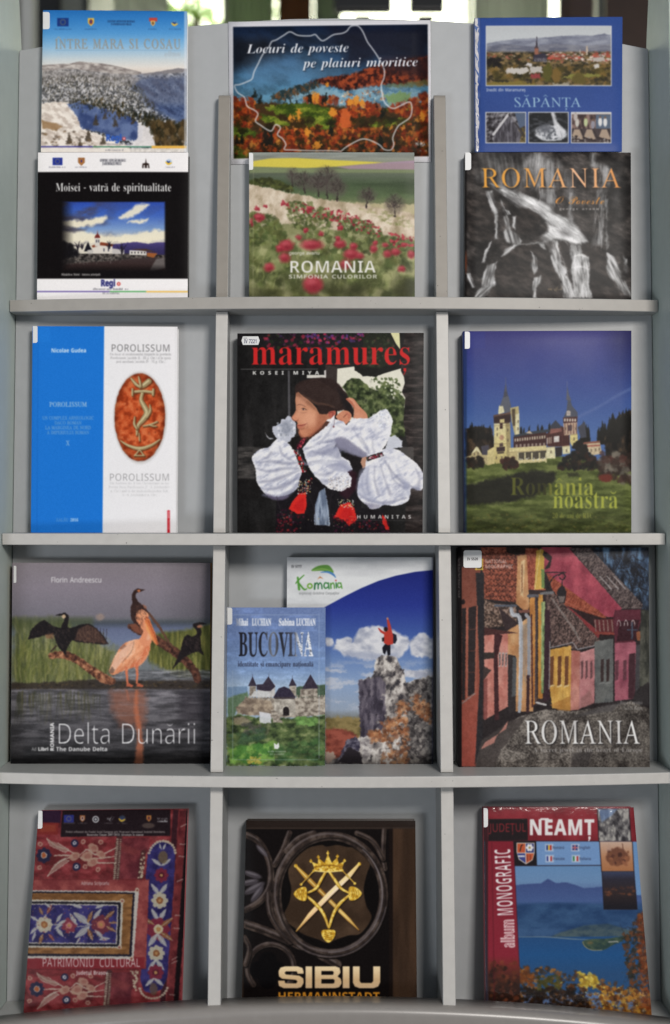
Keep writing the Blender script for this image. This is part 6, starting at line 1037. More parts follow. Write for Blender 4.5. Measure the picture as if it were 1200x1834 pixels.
def cover_summit(q):
    c = Cover(q, (380, 970), 2.857, 1.5)
    c.fill(c.grad([(150, (22, 34, 130)), (330, (34, 52, 156)), (480, (60, 92, 176)), (600, (100, 134, 196)), (720, (136, 164, 208)), (860, (150, 166, 190)), (900, (126, 128, 124))]))
    c.adj(np.clip((.3 - c.n(50, 4, 2, sy=16)) * 0, 0, 1), 1)
    cl = np.clip((c.n(90, 4, 5, sy=22) - .48) * 4, 0, .7) * np.clip((c.Y - 600) / 60, 0, 1) * np.clip((880 - c.Y) / 60, 0, 1); c.mix((slice(0, c.h), slice(0, c.w)), cl, (206, 206, 214))
    cw = c.ramp(c.n(50, 4, 7, sy=34), [(.3, (168, 172, 190)), (.5, (208, 208, 216)), (.7, (232, 230, 232))])
    for p in ('620,540 650,505 690,485 720,500 720,520 750,460 800,435 850,430 900,450 960,470 1000,490 1010,520 980,575 940,600 860,605 760,600 690,585 650,560', '1010,520 1040,480 1080,468 1110,490 1135,500 1135,595 1080,590 1020,575', '580,495 610,500 618,525 590,535 580,530', '975,665 1060,655 1135,660 1135,700 1010,690'):
        c.poly(p, cw, 12, .95, wob=(28, 12, 3), sm=True)
    c.poly('660,560 760,560 860,580 960,570 940,602 760,605 690,590', (150, 160, 190), 20, .6, wob=(20, 8, 4))
    c.poly('580,905 640,895 760,900 780,1000 700,1060 580,1110', c.ramp(c.n(40, 4, 3, sy=20), [(.3, (106, 92, 50)), (.6, (150, 128, 76))]), 10, wob=(20, 6, 2)); c.poly('580,960 660,955 740,985 720,1050 640,1110 580,1120', c.ramp(c.n(40, 4, 6, sy=20), [(.3, (118, 50, 40)), (.6, (168, 80, 62))]), 12, wob=(20, 8, 3))
    rk = c.ramp(c.n(20, 5, 4, sy=34, rot=.3), [(.28, (60, 56, 62)), (.42, (120, 112, 110)), (.55, (176, 166, 160)), (.7, (222, 214, 206))])
    dk = c.ramp(c.n(16, 5, 7, sy=60), [(.3, (52, 46, 60)), (.5, (84, 76, 92)), (.7, (120, 110, 122))])
    c.poly('830,650 835,610 860,585 900,580 940,590 960,640 985,665 990,720 1040,705 1135,680 1135,1140 600,1140 690,1060 700,1020 760,1000 755,880 748,760 752,710 820,690', rk, 4, wob=(14, 6, 5))
    c.poly('748,715 800,700 860,690 890,730 880,800 890,860 870,960 800,1000 760,1000 752,880', dk, 6, .95, wob=(14, 5, 6))
    c.poly('990,740 1060,700 1135,690 1135,1140 980,1140 1000,980', c.ramp(c.n(14, 5, 9), [(.3, (44, 40, 42)), (.5, (84, 78, 78)), (.7, (140, 132, 126))]), 10, .92, wob=(16, 8, 7))
    c.poly('690,1010 740,1000 760,1040 740,1090 680,1110 640,1120', c.ramp(c.n(10, 4, 2), [(.3, (50, 46, 66)), (.7, (130, 124, 140))]), 4, wob=(10, 5, 3)); c.poly('580,1075 620,1075 630,1100 600,1135 580,1135', (176, 150, 134), 4); c.poly('640,1130 700,1050 760,1080 770,1140', (44, 38, 44), 6)
    c.poly('760,1000 810,995 815,1060 800,1130 770,1120', c.ramp(c.n(20, 4, 2, sy=10), [(.3, (130, 122, 124)), (.7, (214, 206, 200))]), 4)
    OR = [(176, 112, 70), (150, 84, 50), (196, 136, 90), (120, 70, 46)]
    for reg, k, s_ in (('860,920 990,880 1000,970 930,1000 880,970', 80, 1), ('800,970 890,960 890,1020 810,1030', 60, 2), ('1010,800 1060,780 1130,860 1120,940 1040,880', 70, 3), ('900,1000 1000,960 1000,1130 860,1140', 80, 4), ('940,830 1000,800 1010,880 950,890', 30, 5)):
        c.scatter(k, reg, (6, 14), OR, s_, .8, soft=6, op=.7)
    c.scatter(120, '840,780 1130,740 1130,1130 830,1130', (3, 8), [(40, 36, 38), (206, 196, 186), (66, 60, 60)], 8, .8, soft=3, op=.55); c.warp(9, 4, np.clip((c.Y - 580) / 20, 0, 1)); c.adj(np.clip((c.Y - 1080) / 60, 0, 1), .6)
    # hiker
    c.poly('870,545 885,525 912,530 912,582 898,584 893,555 884,580 874,570', (26, 26, 36), 2); c.poly('924,470 942,478 946,505 936,524 920,520', (34, 36, 52), 2)
    c.poly('880,470 895,455 918,460 926,480 926,525 900,532 878,520', (206, 52, 40), 2); c.line('912,470 905,430 897,395', [20, 16, 8], (206, 54, 42), 2); c.line('885,472 866,462 852,446', [14, 12, 6], (206, 54, 42), 2); c.ell(888, 450, 10, 12, (44, 30, 30), 2); c.ell(897, 395, 5, 6, (200, 130, 100), 1.5); c.poly('868,495 880,490 880,512 870,514', (40, 36, 44), 2)
    # white band over a curve
    c.poly('370,60 1140,60 1140,145 1040,155 940,175 850,202 760,240 680,280 610,318 570,340 370,350', c.ramp(c.n(160, 3, 3, sy=50), [(.3, (206, 208, 212)), (.7, (226, 228, 230))]), 2)
    c.text('IV 5777', 405, 134, 458, 13, 'SX', (60, 60, 64))
    c.poly('508,150 530,130 565,120 600,124 622,158 600,156 560,150', (96, 158, 62), 2, sm=True); c.line('515,150 560,140 610,150', [2, 5, 2], (160, 200, 90), 2, .8, sm=True); c.line('555,158 590,156 618,168 632,185', [3, 10, 12, 3], (70, 130, 200), 2, sm=True)
    g1, g2 = (84, 160, 56), (42, 120, 62)
    c.line('438,185 445,245', [10, 12], g1, 1.5); c.line('428,215 440,200 470,172', [5, 8, 5], g1, 1.5, sm=True); c.line('445,215 470,245 485,242', [8, 9, 4], g1, 1.5, sm=True)
    c.ell(500, 228, 15, 15, (120, 180, 60)); c.ell(500, 228, 7, 7, (222, 224, 226)); c.line('524,244 526,215', 8, g2, 1.5); c.line('528,220 536,212 542,222 542,242', 6, g2, 1.5, sm=True); c.line('544,222 552,212 560,222 562,242', 6, g2, 1.5, sm=True)
    c.line('592,215 578,212 572,228 580,240 594,232', 7, (60, 140, 70), 1.5, sm=True); c.line('594,212 598,242', 7, (60, 140, 70), 1.5)
    c.poly('536,196 552,178 570,192 552,186', (206, 120, 60), 1.5); c.line('606,215 608,240', 7, g1, 1.5); c.line('608,222 618,212 624,222 626,240', 6, g1, 1.5, sm=True); c.line('634,212 636,238', 6, g2, 1.5)
    c.ell(633, 200, 4, 4, (210, 60, 60)); c.line('658,216 646,212 642,226 648,236 660,230', 6, g1, 1.5, sm=True); c.line('658,212 664,240', 6, g1, 1.5)
    c.text('explorați Grădina Carpaților', 444, 271, 652, 12, 'SN', (126, 128, 132), wt=.2)
    c.rect(1124, 60, 1140, 1140, (26, 30, 60), 3, .45)
    return c


def cover_street(q):
    o = (780, 970); c = Cover(q, o, 2.857, 1.5); A = c.fr(o, 830, 980, 3.5294); g = lambda p, col, s_=2, op=1., wob=None: c.poly(A(p), col, s_, op, wob)
    c.fill((40, 34, 36))
    c.poly('800,30 1100,30 1100,360 900,300', c.ramp(c.n(16, 4, 3, sy=50), [(.35, (28, 32, 42)), (.6, (54, 74, 104)), (.75, (84, 124, 164))]), 4)
    c.strokes(60, '830,40 1060,60 1060,330 900,200', (40, 120), 4, [(28, 26, 30)], 4, 1.2, .7, .4, .8, 2)
    pv = lambda a, b: c.ramp(c.n(40, 4, 6, sy=70), [(.3, a), (.7, b)])
    g('490,0 680,0 760,90 1000,390 940,445 870,440 700,330 600,230 510,160', pv((150, 46, 66), (192, 70, 88)))
    tl = c.ramp(c.n(5, 3, 8, sy=9, rot=.7), [(.3, (50, 40, 42)), (.5, (84, 70, 70)), (.7, (120, 102, 98))])
    g('665,5 800,5 1130,360 1130,390 1000,390', tl); c.line(A('675,10 1000,385'), 3, (50, 40, 44), 2, .8)
    for k in range(3):
        x = 860 + k * 45; c.line(A('%d,185 %d,265' % (x, x + 72)), [5, 7], (150, 140, 140), 2)
    g('520,160 560,190 720,310 850,400 900,445 880,455 640,370 560,270', c.ramp(c.n(5, 3, 5, sy=14, rot=.6), [(.3, (130, 48, 32)), (.7, (186, 86, 58))])); c.line(A('640,345 760,400 900,450'), 5, (176, 84, 60), 2)
    g('640,375 880,450 960,450 960,560 850,570 700,450', (46, 28, 30)); g('820,460 955,455 955,540 840,545', (96, 36, 40)); g('640,370 690,400 860,540 850,600 760,520', (140, 44, 48)); c.line(A('830,545 960,550'), 12, (140, 54, 46), 2)
    for x in (830, 856, 882, 908, 936):
        c.line(A('%d,465 %d,535' % (x, x + 6)), 5, (140, 110, 100), 2)
    g('955,400 1120,395 1120,470 1080,600 955,610 945,450', (92, 34, 48)); g('985,470 1110,460 1090,590 965,600', (54, 24, 32))
    for x in (970, 1015, 1060):
        c.line(A('%d,500 %d,475 %d,462 %d,475 %d,500' % (x, x + 2, x + 10, x + 20, x + 22)), 4, (170, 150, 150), 2)
    g('1090,540 1130,530 1130,600 1095,590', (150, 80, 50)); c.line(A('1065,480 1065,580'), 8, (60, 70, 90), 2); c.line(A('1035,525 1095,525'), 6, (60, 70, 90), 2)
    ro = c.ramp(c.n(4, 3, 3, sy=7, rot=.5), [(.3, (44, 34, 34)), (.5, (88, 66, 62)), (.7, (134, 104, 96))])
    g('510,290 560,280 640,370 720,440 860,590 850,620 690,650 560,560 520,400', ro, wob=(10, 4, 2)); g('545,500 600,470 700,600 680,610 555,635', ro); c.line(A('560,330 700,530 740,600'), [10, 12, 8], (150, 140, 134), 5, .6, wob=(8, 5, 3)); c.line(A('550,638 690,605 720,650 850,620'), 6, (150, 146, 150), 2, .8)
    g('545,650 680,625 676,1035 560,1020 545,900', pv((206, 142, 48), (232, 178, 76))); g('545,1000 680,940 676,1040 600,1035', (186, 118, 44), 3, .7)
    for x in (546, 595, 640):
        g('%d,695 %d,690 %d,870 %d,880' % (x, x + 24, x + 20, x - 2), (110, 62, 36)); c.line(A('%d,885 %d,875' % (x - 3, x + 26)), 8, (226, 190, 120), 2)
    for x in (572, 628, 668):
        c.line(A('%d,650 %d,1000' % (x, x)), 3, (190, 130, 50), 2, .8)
    g('680,655 735,660 730,1030 675,1035', pv((176, 92, 80), (206, 130, 114))); g('735,670 830,640 826,985 730,1025', pv((176, 100, 104), (204, 130, 130)))
    for x in (742, 770, 800):
        g('%d,725 %d,718 %d,825 %d,840' % (x, x + 14, x + 14, x), (104, 64, 68))
    g('740,960 800,900 826,990 735,1020', (150, 96, 92), 10, .6)
    g('826,600 945,580 945,980 830,990', pv((74, 78, 80), (104, 106, 104)))
    for x in (866, 902):
        g('%d,715 %d,708 %d,850 %d,856' % (x, x + 20, x + 18, x), (54, 40, 40)); c.line(A('%d,865 %d,860' % (x - 4, x + 22)), 6, (124, 126, 124), 2)
    g('955,610 1090,600 1080,960 955,975', pv((140, 58, 78), (176, 86, 104)))
    for x in (958, 1008):
        g('%d,722 %d,715 %d,840 %d,850' % (x, x + 22, x + 20, x), (100, 50, 62))
    g('1045,680 1085,670 1080,960 1040,960', (64, 34, 42)); g('1090,620 1120,620 1115,890 1085,920', (64, 62, 66)); g('1120,400 1180,400 1180,860 1110,890', c.ramp(c.n(14, 4, 4, sy=60), [(.3, (44, 46, 42)), (.7, (84, 84, 74))])); g('1085,920 1170,850 1170,1000 1060,1000', (44, 40, 42))
    # cobbles
    co = c.ramp(c.n(5, 3, 4, sy=4) * .6 + c.n(50, 3, 5) * .4, [(.32, (48, 42, 40)), (.5, (96, 88, 82)), (.66, (150, 140, 130))])
    c.poly('230,1060 330,980 420,900 560,860 700,870 830,850 1000,820 1100,860 1110,1170 230,1170', co, 3); c.adj(np.clip((c.X - 640) / 300, 0, 1) * (c.Y > 820) * np.clip((c.Y - 820) / 40, 0, 1), .8)
    c.poly('200,1040 380,920 470,890 420,960 330,1070 300,1170 130,1170', (70, 62, 60), 8, .85, wob=(14, 5, 3)); c.poly('700,1080 800,1070 780,1170 690,1170', (44, 40, 42), 18, .6); c.poly('830,850 960,820 900,870 700,900', (76, 72, 74), 12, .7)
    # left row
    rt = c.ramp(c.n(4.5, 3, 7, sy=4.5), [(.3, (60, 30, 26)), (.48, (142, 62, 42)), (.66, (190, 96, 70))])
    g('110,0 400,0 410,300 330,350 130,330', rt)
    for r in range(9):
        for k in range(8):
            x, y = 150 + k * 26 + (r % 2) * 13, 30 + r * 34; c.line(A('%d,%d %d,%d %d,%d' % (x - 13, y, x, y + 16, x + 13, y)), 4, (70, 34, 30), 3, .7, sm=True)
            c.ell(*A('%d,%d' % (x, y - 2))[0], 9, 7, [(176, 82, 58), (150, 66, 46), (196, 100, 74), (96, 48, 40)][(r * 5 + k * 3) % 4], 3, .55)
    g('270,0 400,0 395,40 330,50 270,30', (46, 36, 34)); g('390,5 470,5 450,270 400,270', c.ramp(c.n(5, 3, 4, sy=6), [(.3, (130, 48, 34)), (.7, (190, 92, 66))]))
    g('340,55 398,45 415,380 400,420 330,360', pv((190, 122, 70), (216, 156, 100))); g('362,90 388,80 376,320 360,300', (230, 196, 140), 2, .8); g('366,110 374,108 372,290 364,285', (150, 96, 60)); g('345,400 425,398 425,415 350,418', (120, 70, 60))
    g('460,20 490,10 510,20 506,270 446,270', c.grad([(30, (206, 160, 50)), (240, (226, 176, 70))])); g('505,20 560,60 545,130 510,145 540,90 500,50', (44, 36, 36)); g('490,140 512,140 510,260 492,260', (110, 140, 70)); c.line(A('486,10 448,270'), 3, (240, 220, 160), 2, .8); c.line(A('440,275 515,268'), 7, (186, 90, 56), 2)
    g('410,270 520,275 540,980 430,1010 430,420', (52, 40, 42)); g('415,330 450,300 462,980 435,1010', pv((190, 110, 44), (214, 140, 60))); g('470,300 500,300 500,960 470,960', pv((196, 120, 40), (222, 160, 60))); g('490,350 515,345 512,920 490,930', c.ramp(c.n(12, 4, 3, sy=50), [(.3, (90, 120, 70)), (.7, (170, 190, 120))])); g('512,400 545,400 545,960 505,980', (56, 34, 44)); c.line(A('412,310 465,310'), 16, (90, 90, 100), 2); c.line(A('455,320 460,400 455,980'), 9, (70, 60, 64), 2); c.line(A('490,295 560,288'), 14, (110, 110, 114), 3); c.line(A('545,600 540,900'), 6, (170, 164, 160), 2, .7); c.line(A('460,985 520,998'), 10, (190, 186, 186), 2)
    g('130,330 200,360 330,370 340,480 280,500 130,515', c.ramp(c.n(8, 4, 6), [(.3, (48, 38, 36)), (.5, (104, 78, 66)), (.7, (170, 140, 122))]), wob=(8, 3, 2)); c.line(A('200,372 330,372'), 12, (84, 90, 104), 2); g('220,380 340,480 340,550 270,550', (56, 42, 44), 4)
    g('250,550 420,440 440,1040 320,1040 280,700', pv((196, 130, 76), (216, 160, 104)))
    c.line(A('300,390 310,430 360,480 358,900 352,1040'), [16, 20, 22, 20, 16], (168, 172, 182), 3, sm=True); c.line(A('298,395 308,432 352,480 350,900'), 5, (214, 216, 222), 3, .8, sm=True); c.line(A('395,430 412,450 412,820'), 18, (150, 150, 158), 2); c.line(A('408,820 405,1040'), 16, (60, 36, 40), 2); c.line(A('428,430 435,1010'), 8, (84, 44, 40), 2)
    g('370,500 400,480 395,900 375,770', (150, 132, 116), 4, .7)
    g('130,560 280,540 280,1010 130,1094', pv((196, 106, 92), (220, 140, 124))); g('130,510 345,545 200,555 130,560', (74, 40, 40)); g('195,540 245,560 215,690 225,1094 195,1094 190,680', (66, 34, 38)); g('125,670 200,668 190,705 130,712', (54, 46, 44)); g('120,750 175,780 160,800 120,850', (64, 50, 48), 3); g('125,840 150,830 150,1090 122,1090', (130, 60, 56), 4, .8)
    for x in (222, 242, 262):
        g('%d,672 %d,668 %d,755 %d,760' % (x, x + 13, x + 11, x), (190, 180, 176)); g('%d,680 %d,677 %d,748 %d,752' % (x + 3, x + 10, x + 9, x + 3), (80, 60, 60), 1.5)
    g('278,680 330,690 330,1040 285,1050', (50, 44, 46)); g('310,700 335,700 330,940 305,950', (80, 84, 88), 3)
    c.poly('233,1060 250,1030 360,960 370,920 340,960 310,1000 300,1030 240,1060', (190, 120, 106), 4)
    c.poly('130,130 230,140 225,800 205,1150 130,1150', c.grad([(130, (126, 62, 48)), (500, (158, 78, 60)), (1100, (166, 66, 52))]), 2); c.poly('205,160 248,160 240,1000 200,1150 225,700', (40, 38, 42), 4)
    for p, q_ in (('168,340 208,330 198,780 165,795', (44, 36, 38)), ('134,345 155,340 150,810 134,815', (40, 34, 36))):
        c.poly(p, q_, 2)
    for y in (450, 560, 670):
        c.line([(165, y + 4), (204, y)], 4, (120, 64, 52), 1.5, .8)
    c.line('160,345 160,800', 8, (176, 92, 70), 2); c.line('212,330 204,780', 6, (176, 92, 70), 2); c.line('134,830 200,780', 8, (150, 140, 136), 2, .6); c.ell(140, 310, 10, 14, (34, 28, 30), 2)
    # lamp
    c.line(A('525,270 560,200 600,172'), [5, 6, 4], (34, 30, 34), 2, sm=True); c.line(A('515,160 645,160'), 5, (34, 30, 34), 2); c.line(A('600,180 622,165 642,185 625,208 608,195'), 6, (34, 30, 34), 2, sm=True); c.line(A('622,205 622,245'), 4, (34, 30, 34), 1.5)
    g('622,240 640,260 650,290 640,355 602,355 588,290 602,260', (36, 32, 36)); g('598,312 640,312 632,352 606,352', (126, 110, 104), 2, .8)
    c.im = np.clip(c.im * (.8 + .4 * c.n(26, 5, 15) * .6 + .08)[..., None], 0, 255); c.im = c.im * .88 + np.array([96, 86, 80]) * .10; c.grain(12, 5, 5); c.warp(5, .7)
    lt = c.ramp(c.n(120, 3, 6), [(.3, (190, 186, 186)), (.7, (232, 230, 228))])
    c.text('NATIONAL', 253, 112, 366, 20, 'SX', (230, 230, 230), wt=-.8); c.text('GEOGRAPHIC', 253, 138, 398, 20, 'SX', (230, 230, 230), wt=-.8)
    for p in ('206,92 242,92', '240,90 240,145', '204,143 242,143', '208,90 208,145'):
        c.line(p, 5, (232, 196, 60), 1)
    c.text('ROMANIA', 462, 1037, 1054, 116, 'SR', (30, 28, 30), wt=.5, soft=6, op=.6, dx=3, dy=4); c.text('ROMANIA', 460, 1036, 1052, 116, 'SR', lt, wt=-.4, sp=.02)
    c.text('A secret jewel in the heart of Europe', 500, 1078, 1060, 24, 'SB', (176, 170, 168), wt=-.7, op=.9); c.text('Ingo Corsma', 945, 835, 1060, 20, 'SB', (190, 186, 184), wt=-.6, op=.8); c.text('Gerta Rapo', 962, 862, 1060, 20, 'SB', (190, 186, 184), wt=-.6, op=.8)
    c.rect(100, 20, 134, 1170, (24, 20, 22), 3)
    c.text('ROMANIA', 126, 290, 126, 16, 'SR', (120, 112, 110), y1=80, op=.7, wt=.3)
    return c


def cover_painted(q):
    c = Cover(q, (0, 1390), 3)
    rd = c.ramp(c.n(60, 5, 3, sy=30), [(.3, (126, 36, 40)), (.5, (154, 46, 52)), (.7, (176, 66, 70))])
    c.fill(rd); c.adj(np.clip((c.n(70, 4, 6, sy=40, rot=.6) - .5) * 5, 0, 1), .78)
    H = c.H
    # right pilaster: tilted with the book
    def e(x, y):
        """the ornament is drawn upright; lean it with the book"""
        return (x - (y - 180) * .07, y)
    E_ = lambda p: np.array([e(*v) for v in P(p)])
    BL, GR, CR = (44, 38, 110), (172, 170, 172), (206, 186, 160)
    c.poly(E_('930,180 960,180 960,1260 930,1260'), (52, 24, 34), 6, .85); c.poly(E_('965,185 1010,185 1010,1260 965,1260'), c.ramp(c.n(50, 4, 4), [(.3, (96, 28, 34)), (.7, (146, 52, 54))])); c.poly(E_('1004,180 1030,180 1030,1260 1004,1260'), (26, 16, 20), 3)
    for y in (270, 360, 425, 560, 740, 810, 980, 1000, 1170):
        c.line([e(978, y), e(1006, y + (-14 if y in (270, 560, 980, 1000) else 2))], 6, (190, 160, 150), 3, .7)
    bl = c.ramp(c.n(40, 4, 5), [(.3, (36, 30, 92)), (.7, (62, 54, 134))])
    c.poly(E_('808,400 830,360 880,342 930,360 958,410 960,560 960,1080 935,1140 880,1165 840,1150 815,1090 812,560 806,560'), bl, 3)
    for a in np.linspace(3.3, 6.1, 15):
        c.ell(*e(886 + 72 * math.cos(a), 420 + 76 * math.sin(a)), 8, 7, CR, 2, .9)
    for a in np.linspace(.2, 2.9, 14):
        c.ell(*e(890 + 76 * math.cos(a), 1120 + 72 * math.sin(a)), 8, 7, CR, 2, .9)
    def leaf(x, y, L, a, w=14, col=GR):
        x, y = e(x, y); p = [(x, y), (x + L * .5 * math.cos(a - .35), y + L * .5 * math.sin(a - .35)), (x + L * math.cos(a), y + L * math.sin(a)), (x + L * .5 * math.cos(a + .35), y + L * .5 * math.sin(a + .35))]
        c.poly(p, col, 3, .92, sm=True); c.line([p[0], p[2]], 2.5, (226, 222, 218), 2, .7)
    def flower(x, y, r, col, core, n_=8, raw=False):
        x, y = (x, y) if raw else e(x, y)
        for k in range(n_):
            a = k * 6.283 / n_; c.ell(x + r * .62 * math.cos(a), y + r * .62 * math.sin(a), r * .42, r * .34, col, 3, .95, a)
        c.ell(x, y, r * .5, r * .5, col, 2); c.ell(x, y, r * .42, r * .42, core, 3); c.ell(x, y, r * .2, r * .2, (196, 140, 80), 2)
    RS, OC = (136, 34, 56), (150, 92, 50)
    leaf(885, 475, 62, -2.5); leaf(885, 475, 62, -.6); c.ell(*e(892, 430), 26, 34, (120, 96, 60), 6, .8); flower(890, 525, 38, RS, (90, 24, 40)); leaf(880, 390, 34, -1.9); leaf(890, 390, 34, -1.2)
    leaf(886, 630, 74, -2.2); leaf(886, 630, 74, -.95); flower(890, 660, 44, (196, 186, 160), (156, 90, 50)); leaf(892, 770, 76, -2.1); leaf(892, 770, 76, -1.); flower(894, 815, 62, RS, (206, 190, 150), 9); leaf(905, 800, 80, -.6, col=OC); leaf(905, 830, 80, .6, col=OC); leaf(870, 790, 66, -2.6, col=OC)
    leaf(890, 840, 84, 2.2); leaf(890, 840, 84, .95); flower(892, 945, 44, (196, 186, 160), (150, 84, 46)); leaf(892, 980, 70, 2.2); leaf(892, 980, 70, .9); flower(896, 1050, 42, RS, (96, 26, 44)); leaf(890, 1080, 66, 2.4); leaf(890, 1080, 66, .7); c.ell(*e(890, 1140), 22, 34, (110, 84, 66), 6, .8)
    # upper and lower embroidered panels
    for dy, dx in ((0, 0), (720, -55)):
        V = lambda p: P(p) + (dx, dy)
        c.line(V('640,330 632,400 622,545'), 34, (70, 40, 40), 3, .8)
        for k in range(22):
            x, y = np.array([640 - k * .9, 332 + k * 10]) + (dx, dy); c.rect(x - 16, y, x - 3, y + 6, (196, 176, 150), 1.5); c.rect(x + 2, y + 3, x + 14, y + 8, (176, 160, 136), 1.5)
        c.poly(V('650,330 800,325 800,400 760,420 745,545 640,545'), c.ramp(c.n(40, 4, 7, rot=.7), [(.3, (96, 30, 40)), (.7, (150, 58, 66))]), 4, .8); c.poly(V('690,470 760,430 750,545 700,540'), (90, 26, 40), 24, .6); c.poly(V('640,350 760,400 720,420 650,400'), (170, 70, 66), 14, .4)
        flower(*(np.array([235, 420]) + (dx * .7, dy)), 40, (34, 34, 70), (206, 196, 186), 8, True); c.ell(*(np.array([235, 420]) + (dx * .7, dy)), 12, 14, (190, 90, 44), 3)
        for p in ('420,425 360,390 300,370 250,330', '420,425 340,440 290,480 255,530', '420,425 340,420 290,422', '425,420 450,400 470,390 530,420 620,380', '425,430 480,440 620,425', '430,435 480,450 540,460 620,460'):
            c.line(V(p), [4, 9, 5], (200, 180, 160), 2, .9, sm=True)
        for a, b in (('250,335 270,370 350,405 370,390 310,355', 0), ('255,530 300,500 370,450 350,440 290,470', 0)):
            c.poly(V(a), (176, 140, 124), 3, .7); c.line(V(a), 3, (216, 200, 184), 2, .8)
        for x, y, r in ((400, 355, 20), (410, 480, 22)):
            c.ell(x + dx, y + dy, r, r, (40, 38, 74), 3); c.ell(x + dx, y + dy, r * .5, r * .5, (206, 202, 206), 2); c.ell(x + dx, y + dy, r * .2, r * .2, (60, 60, 100), 1)
        for x, y in ((445, 348), (455, 480), (540, 350), (525, 495), (215, 360), (212, 485)):
            c.ell(x + dx, y + dy, 13, 13, (196, 150, 130), 2, .9); c.ell(x + dx, y + dy, 7, 7, (160, 70, 66), 2, .9)
        for x, y, r in ((500, 380, 30), (495, 455, 32), (465, 425, 34), (540, 415, 26), (400, 425, 30)):
            c.ell(x + dx, y + dy, r, r * .7, (196, 150, 126), 4, .85, .5 if y < 420 else -.5); c.ell(x + dx + 4, y + dy, r * .5, r * .4, (170, 96, 84), 4, .7)
    c.line(E_('785,405 775,540'), 26, (80, 44, 44), 3, .8); c.scatter(36, E_('775,405 800,405 792,545 766,545'), (3, 6), [(200, 180, 150)], 4, soft=2); c.scatter(36, E_('760,1040 800,1040 800,1150 790,1150'), (3, 6), [(200, 180, 150)], 4, soft=2)
    # wide middle panel
    c.poly('170,545 800,548 782,1030 130,1030', c.ramp(c.n(50, 4, 8), [(.3, (140, 46, 50)), (.7, (186, 84, 78))]), 2); c.poly('120,965 775,965 772,1030 120,1032', (150, 34, 44), 3); c.line('120,1034 770,1030', 4, (90, 22, 30), 3, .8); c.line('180,548 800,550', 4, (110, 30, 36), 3, .7)
    oc = c.ramp(c.n(50, 4, 3, sy=18), [(.3, (128, 78, 36)), (.7, (176, 116, 60))])
    for p, col in (('120,605 745,610 715,975 120,972', (206, 196, 186)), ('120,612 722,617 705,962 120,960', (30, 26, 44)), ('120,620 712,624 692,950 120,948', oc), ('120,655 660,662 650,916 120,914', (206, 196, 180)), ('120,665 648,670 638,908 120,904', (28, 26, 40)), ('120,676 634,682 626,896 120,892', (206, 196, 180)), ('120,682 628,688 620,890 120,886', bl)):
        c.poly(p, col, 2)
    for x, y in ((735, 605), (655, 663), (640, 912), (705, 975)):
        c.ell(x, y, 12, 12, (206, 186, 160), 3); c.ell(x, y, 6, 6, (160, 80, 70), 3)
    e = lambda x, y: (x, y)
    c.line('190,790 300,790 420,800 500,790', 6, GR, 3, .9, sm=True); flower(237, 790, 44, (200, 190, 166), (170, 100, 56), 9); flower(370, 795, 42, (150, 50, 70), (206, 120, 120), 7); flower(540, 790, 52, (120, 44, 62), (200, 110, 90), 9)
    for x, y, L, a, col in ((300, 780, 60, -1., GR), (300, 805, 66, .9, GR), (310, 790, 50, -.5, GR), (330, 790, 46, 2.6, GR), (410, 790, 70, -2.1, GR), (480, 790, 110, -2.5, GR), (480, 800, 100, 2.5, GR), (470, 780, 70, -1.2, OC), (470, 810, 70, 1.2, OC), (500, 760, 70, -.9, GR), (510, 820, 66, .8, GR), (560, 760, 70, -.7, OC), (570, 800, 60, .5, OC), (590, 780, 40, 0, OC), (230, 740, 50, -2., OC), (250, 735, 60, -1.1, (150, 60, 50)), (230, 840, 60, 1.9, OC), (260, 840, 50, .9, (150, 60, 50)), (205, 800, 60, 2.4, GR), (205, 770, 50, -2.6, GR), (190, 830, 50, 1.9, GR), (270, 700, 40, -2.4, GR), (440, 700, 60, -2.8, GR), (510, 700, 50, -.3, GR), (530, 870, 60, -.1, GR), (430, 860, 40, 2.2, GR)):
        leaf(x, y, L, a, col=col)
    c.scatter(130, '175,685 615,695 610,885 165,885', (2, 4), [(206, 200, 190), (190, 130, 70), (150, 50, 60)], 6, soft=2, op=.7)
    # dark banner with the programme's emblems
    c.poly('335,178 915,180 915,318 325,322', (32, 22, 28), 2, .96); c.poly('205,180 330,180 325,250 205,245', (44, 26, 56), 5, .9); c.poly('202,250 315,250 310,312 200,312', (150, 40, 36), 3, .9); c.poly('215,260 300,260 298,295 213,298', (176, 70, 44), 6, .6)
    flag_eu(c, 342, 208, 396, 248, (44, 52, 150)); crest(c, 428, 210, 456, 246, (190, 110, 60), (206, 200, 200), (120, 50, 40)); c.ell(513, 231, 18, 18, (206, 206, 210)); c.ell(513, 231, 12, 12, (70, 64, 74)); c.ell(513, 231, 6, 6, (206, 206, 210))
    c.strokes(9, '570,225 600,225 600,240 570,240', (8, 24), 2.5, [(200, 200, 204)], 3, -.5, 1.2); swoosh(c, 656, 228, 18); crest(c, 786, 210, 812, 244, (200, 130, 60), (180, 80, 44), (80, 60, 70)); c.ell(796, 264, 34, 14, (120, 100, 90), 5, .6); c.fuzz(845, 232, 898, 232, 10, (200, 200, 204), 5); c.fuzz(845, 246, 898, 246, 12, (206, 206, 210), 6, 1.)
    for a, b in ((340, 398), (418, 468), (560, 605), (630, 682)):
        c.fuzz(a, 254, b, 254, 6, (180, 170, 170), a, .6)
    c.text('Proiect cofinanțat din Fondul Social European prin Programul Operațional Sectorial Dezvoltarea', 352, 302, 886, 11, 'SB', (206, 196, 190), wt=-.1); c.text('Resurselor Umane 2007-2013. Investește în oameni', 466, 317, 770, 11, 'SB', (220, 212, 206), wt=.1)
    c.warp(7, 1.6, (c.Y > 322) * 1.); c.grain(7, 5, 4); c.im *= .96
    c.text('Adriana Scripcariu', 436, 578, 586, 18, 'SN', (220, 200, 196), wt=.3)
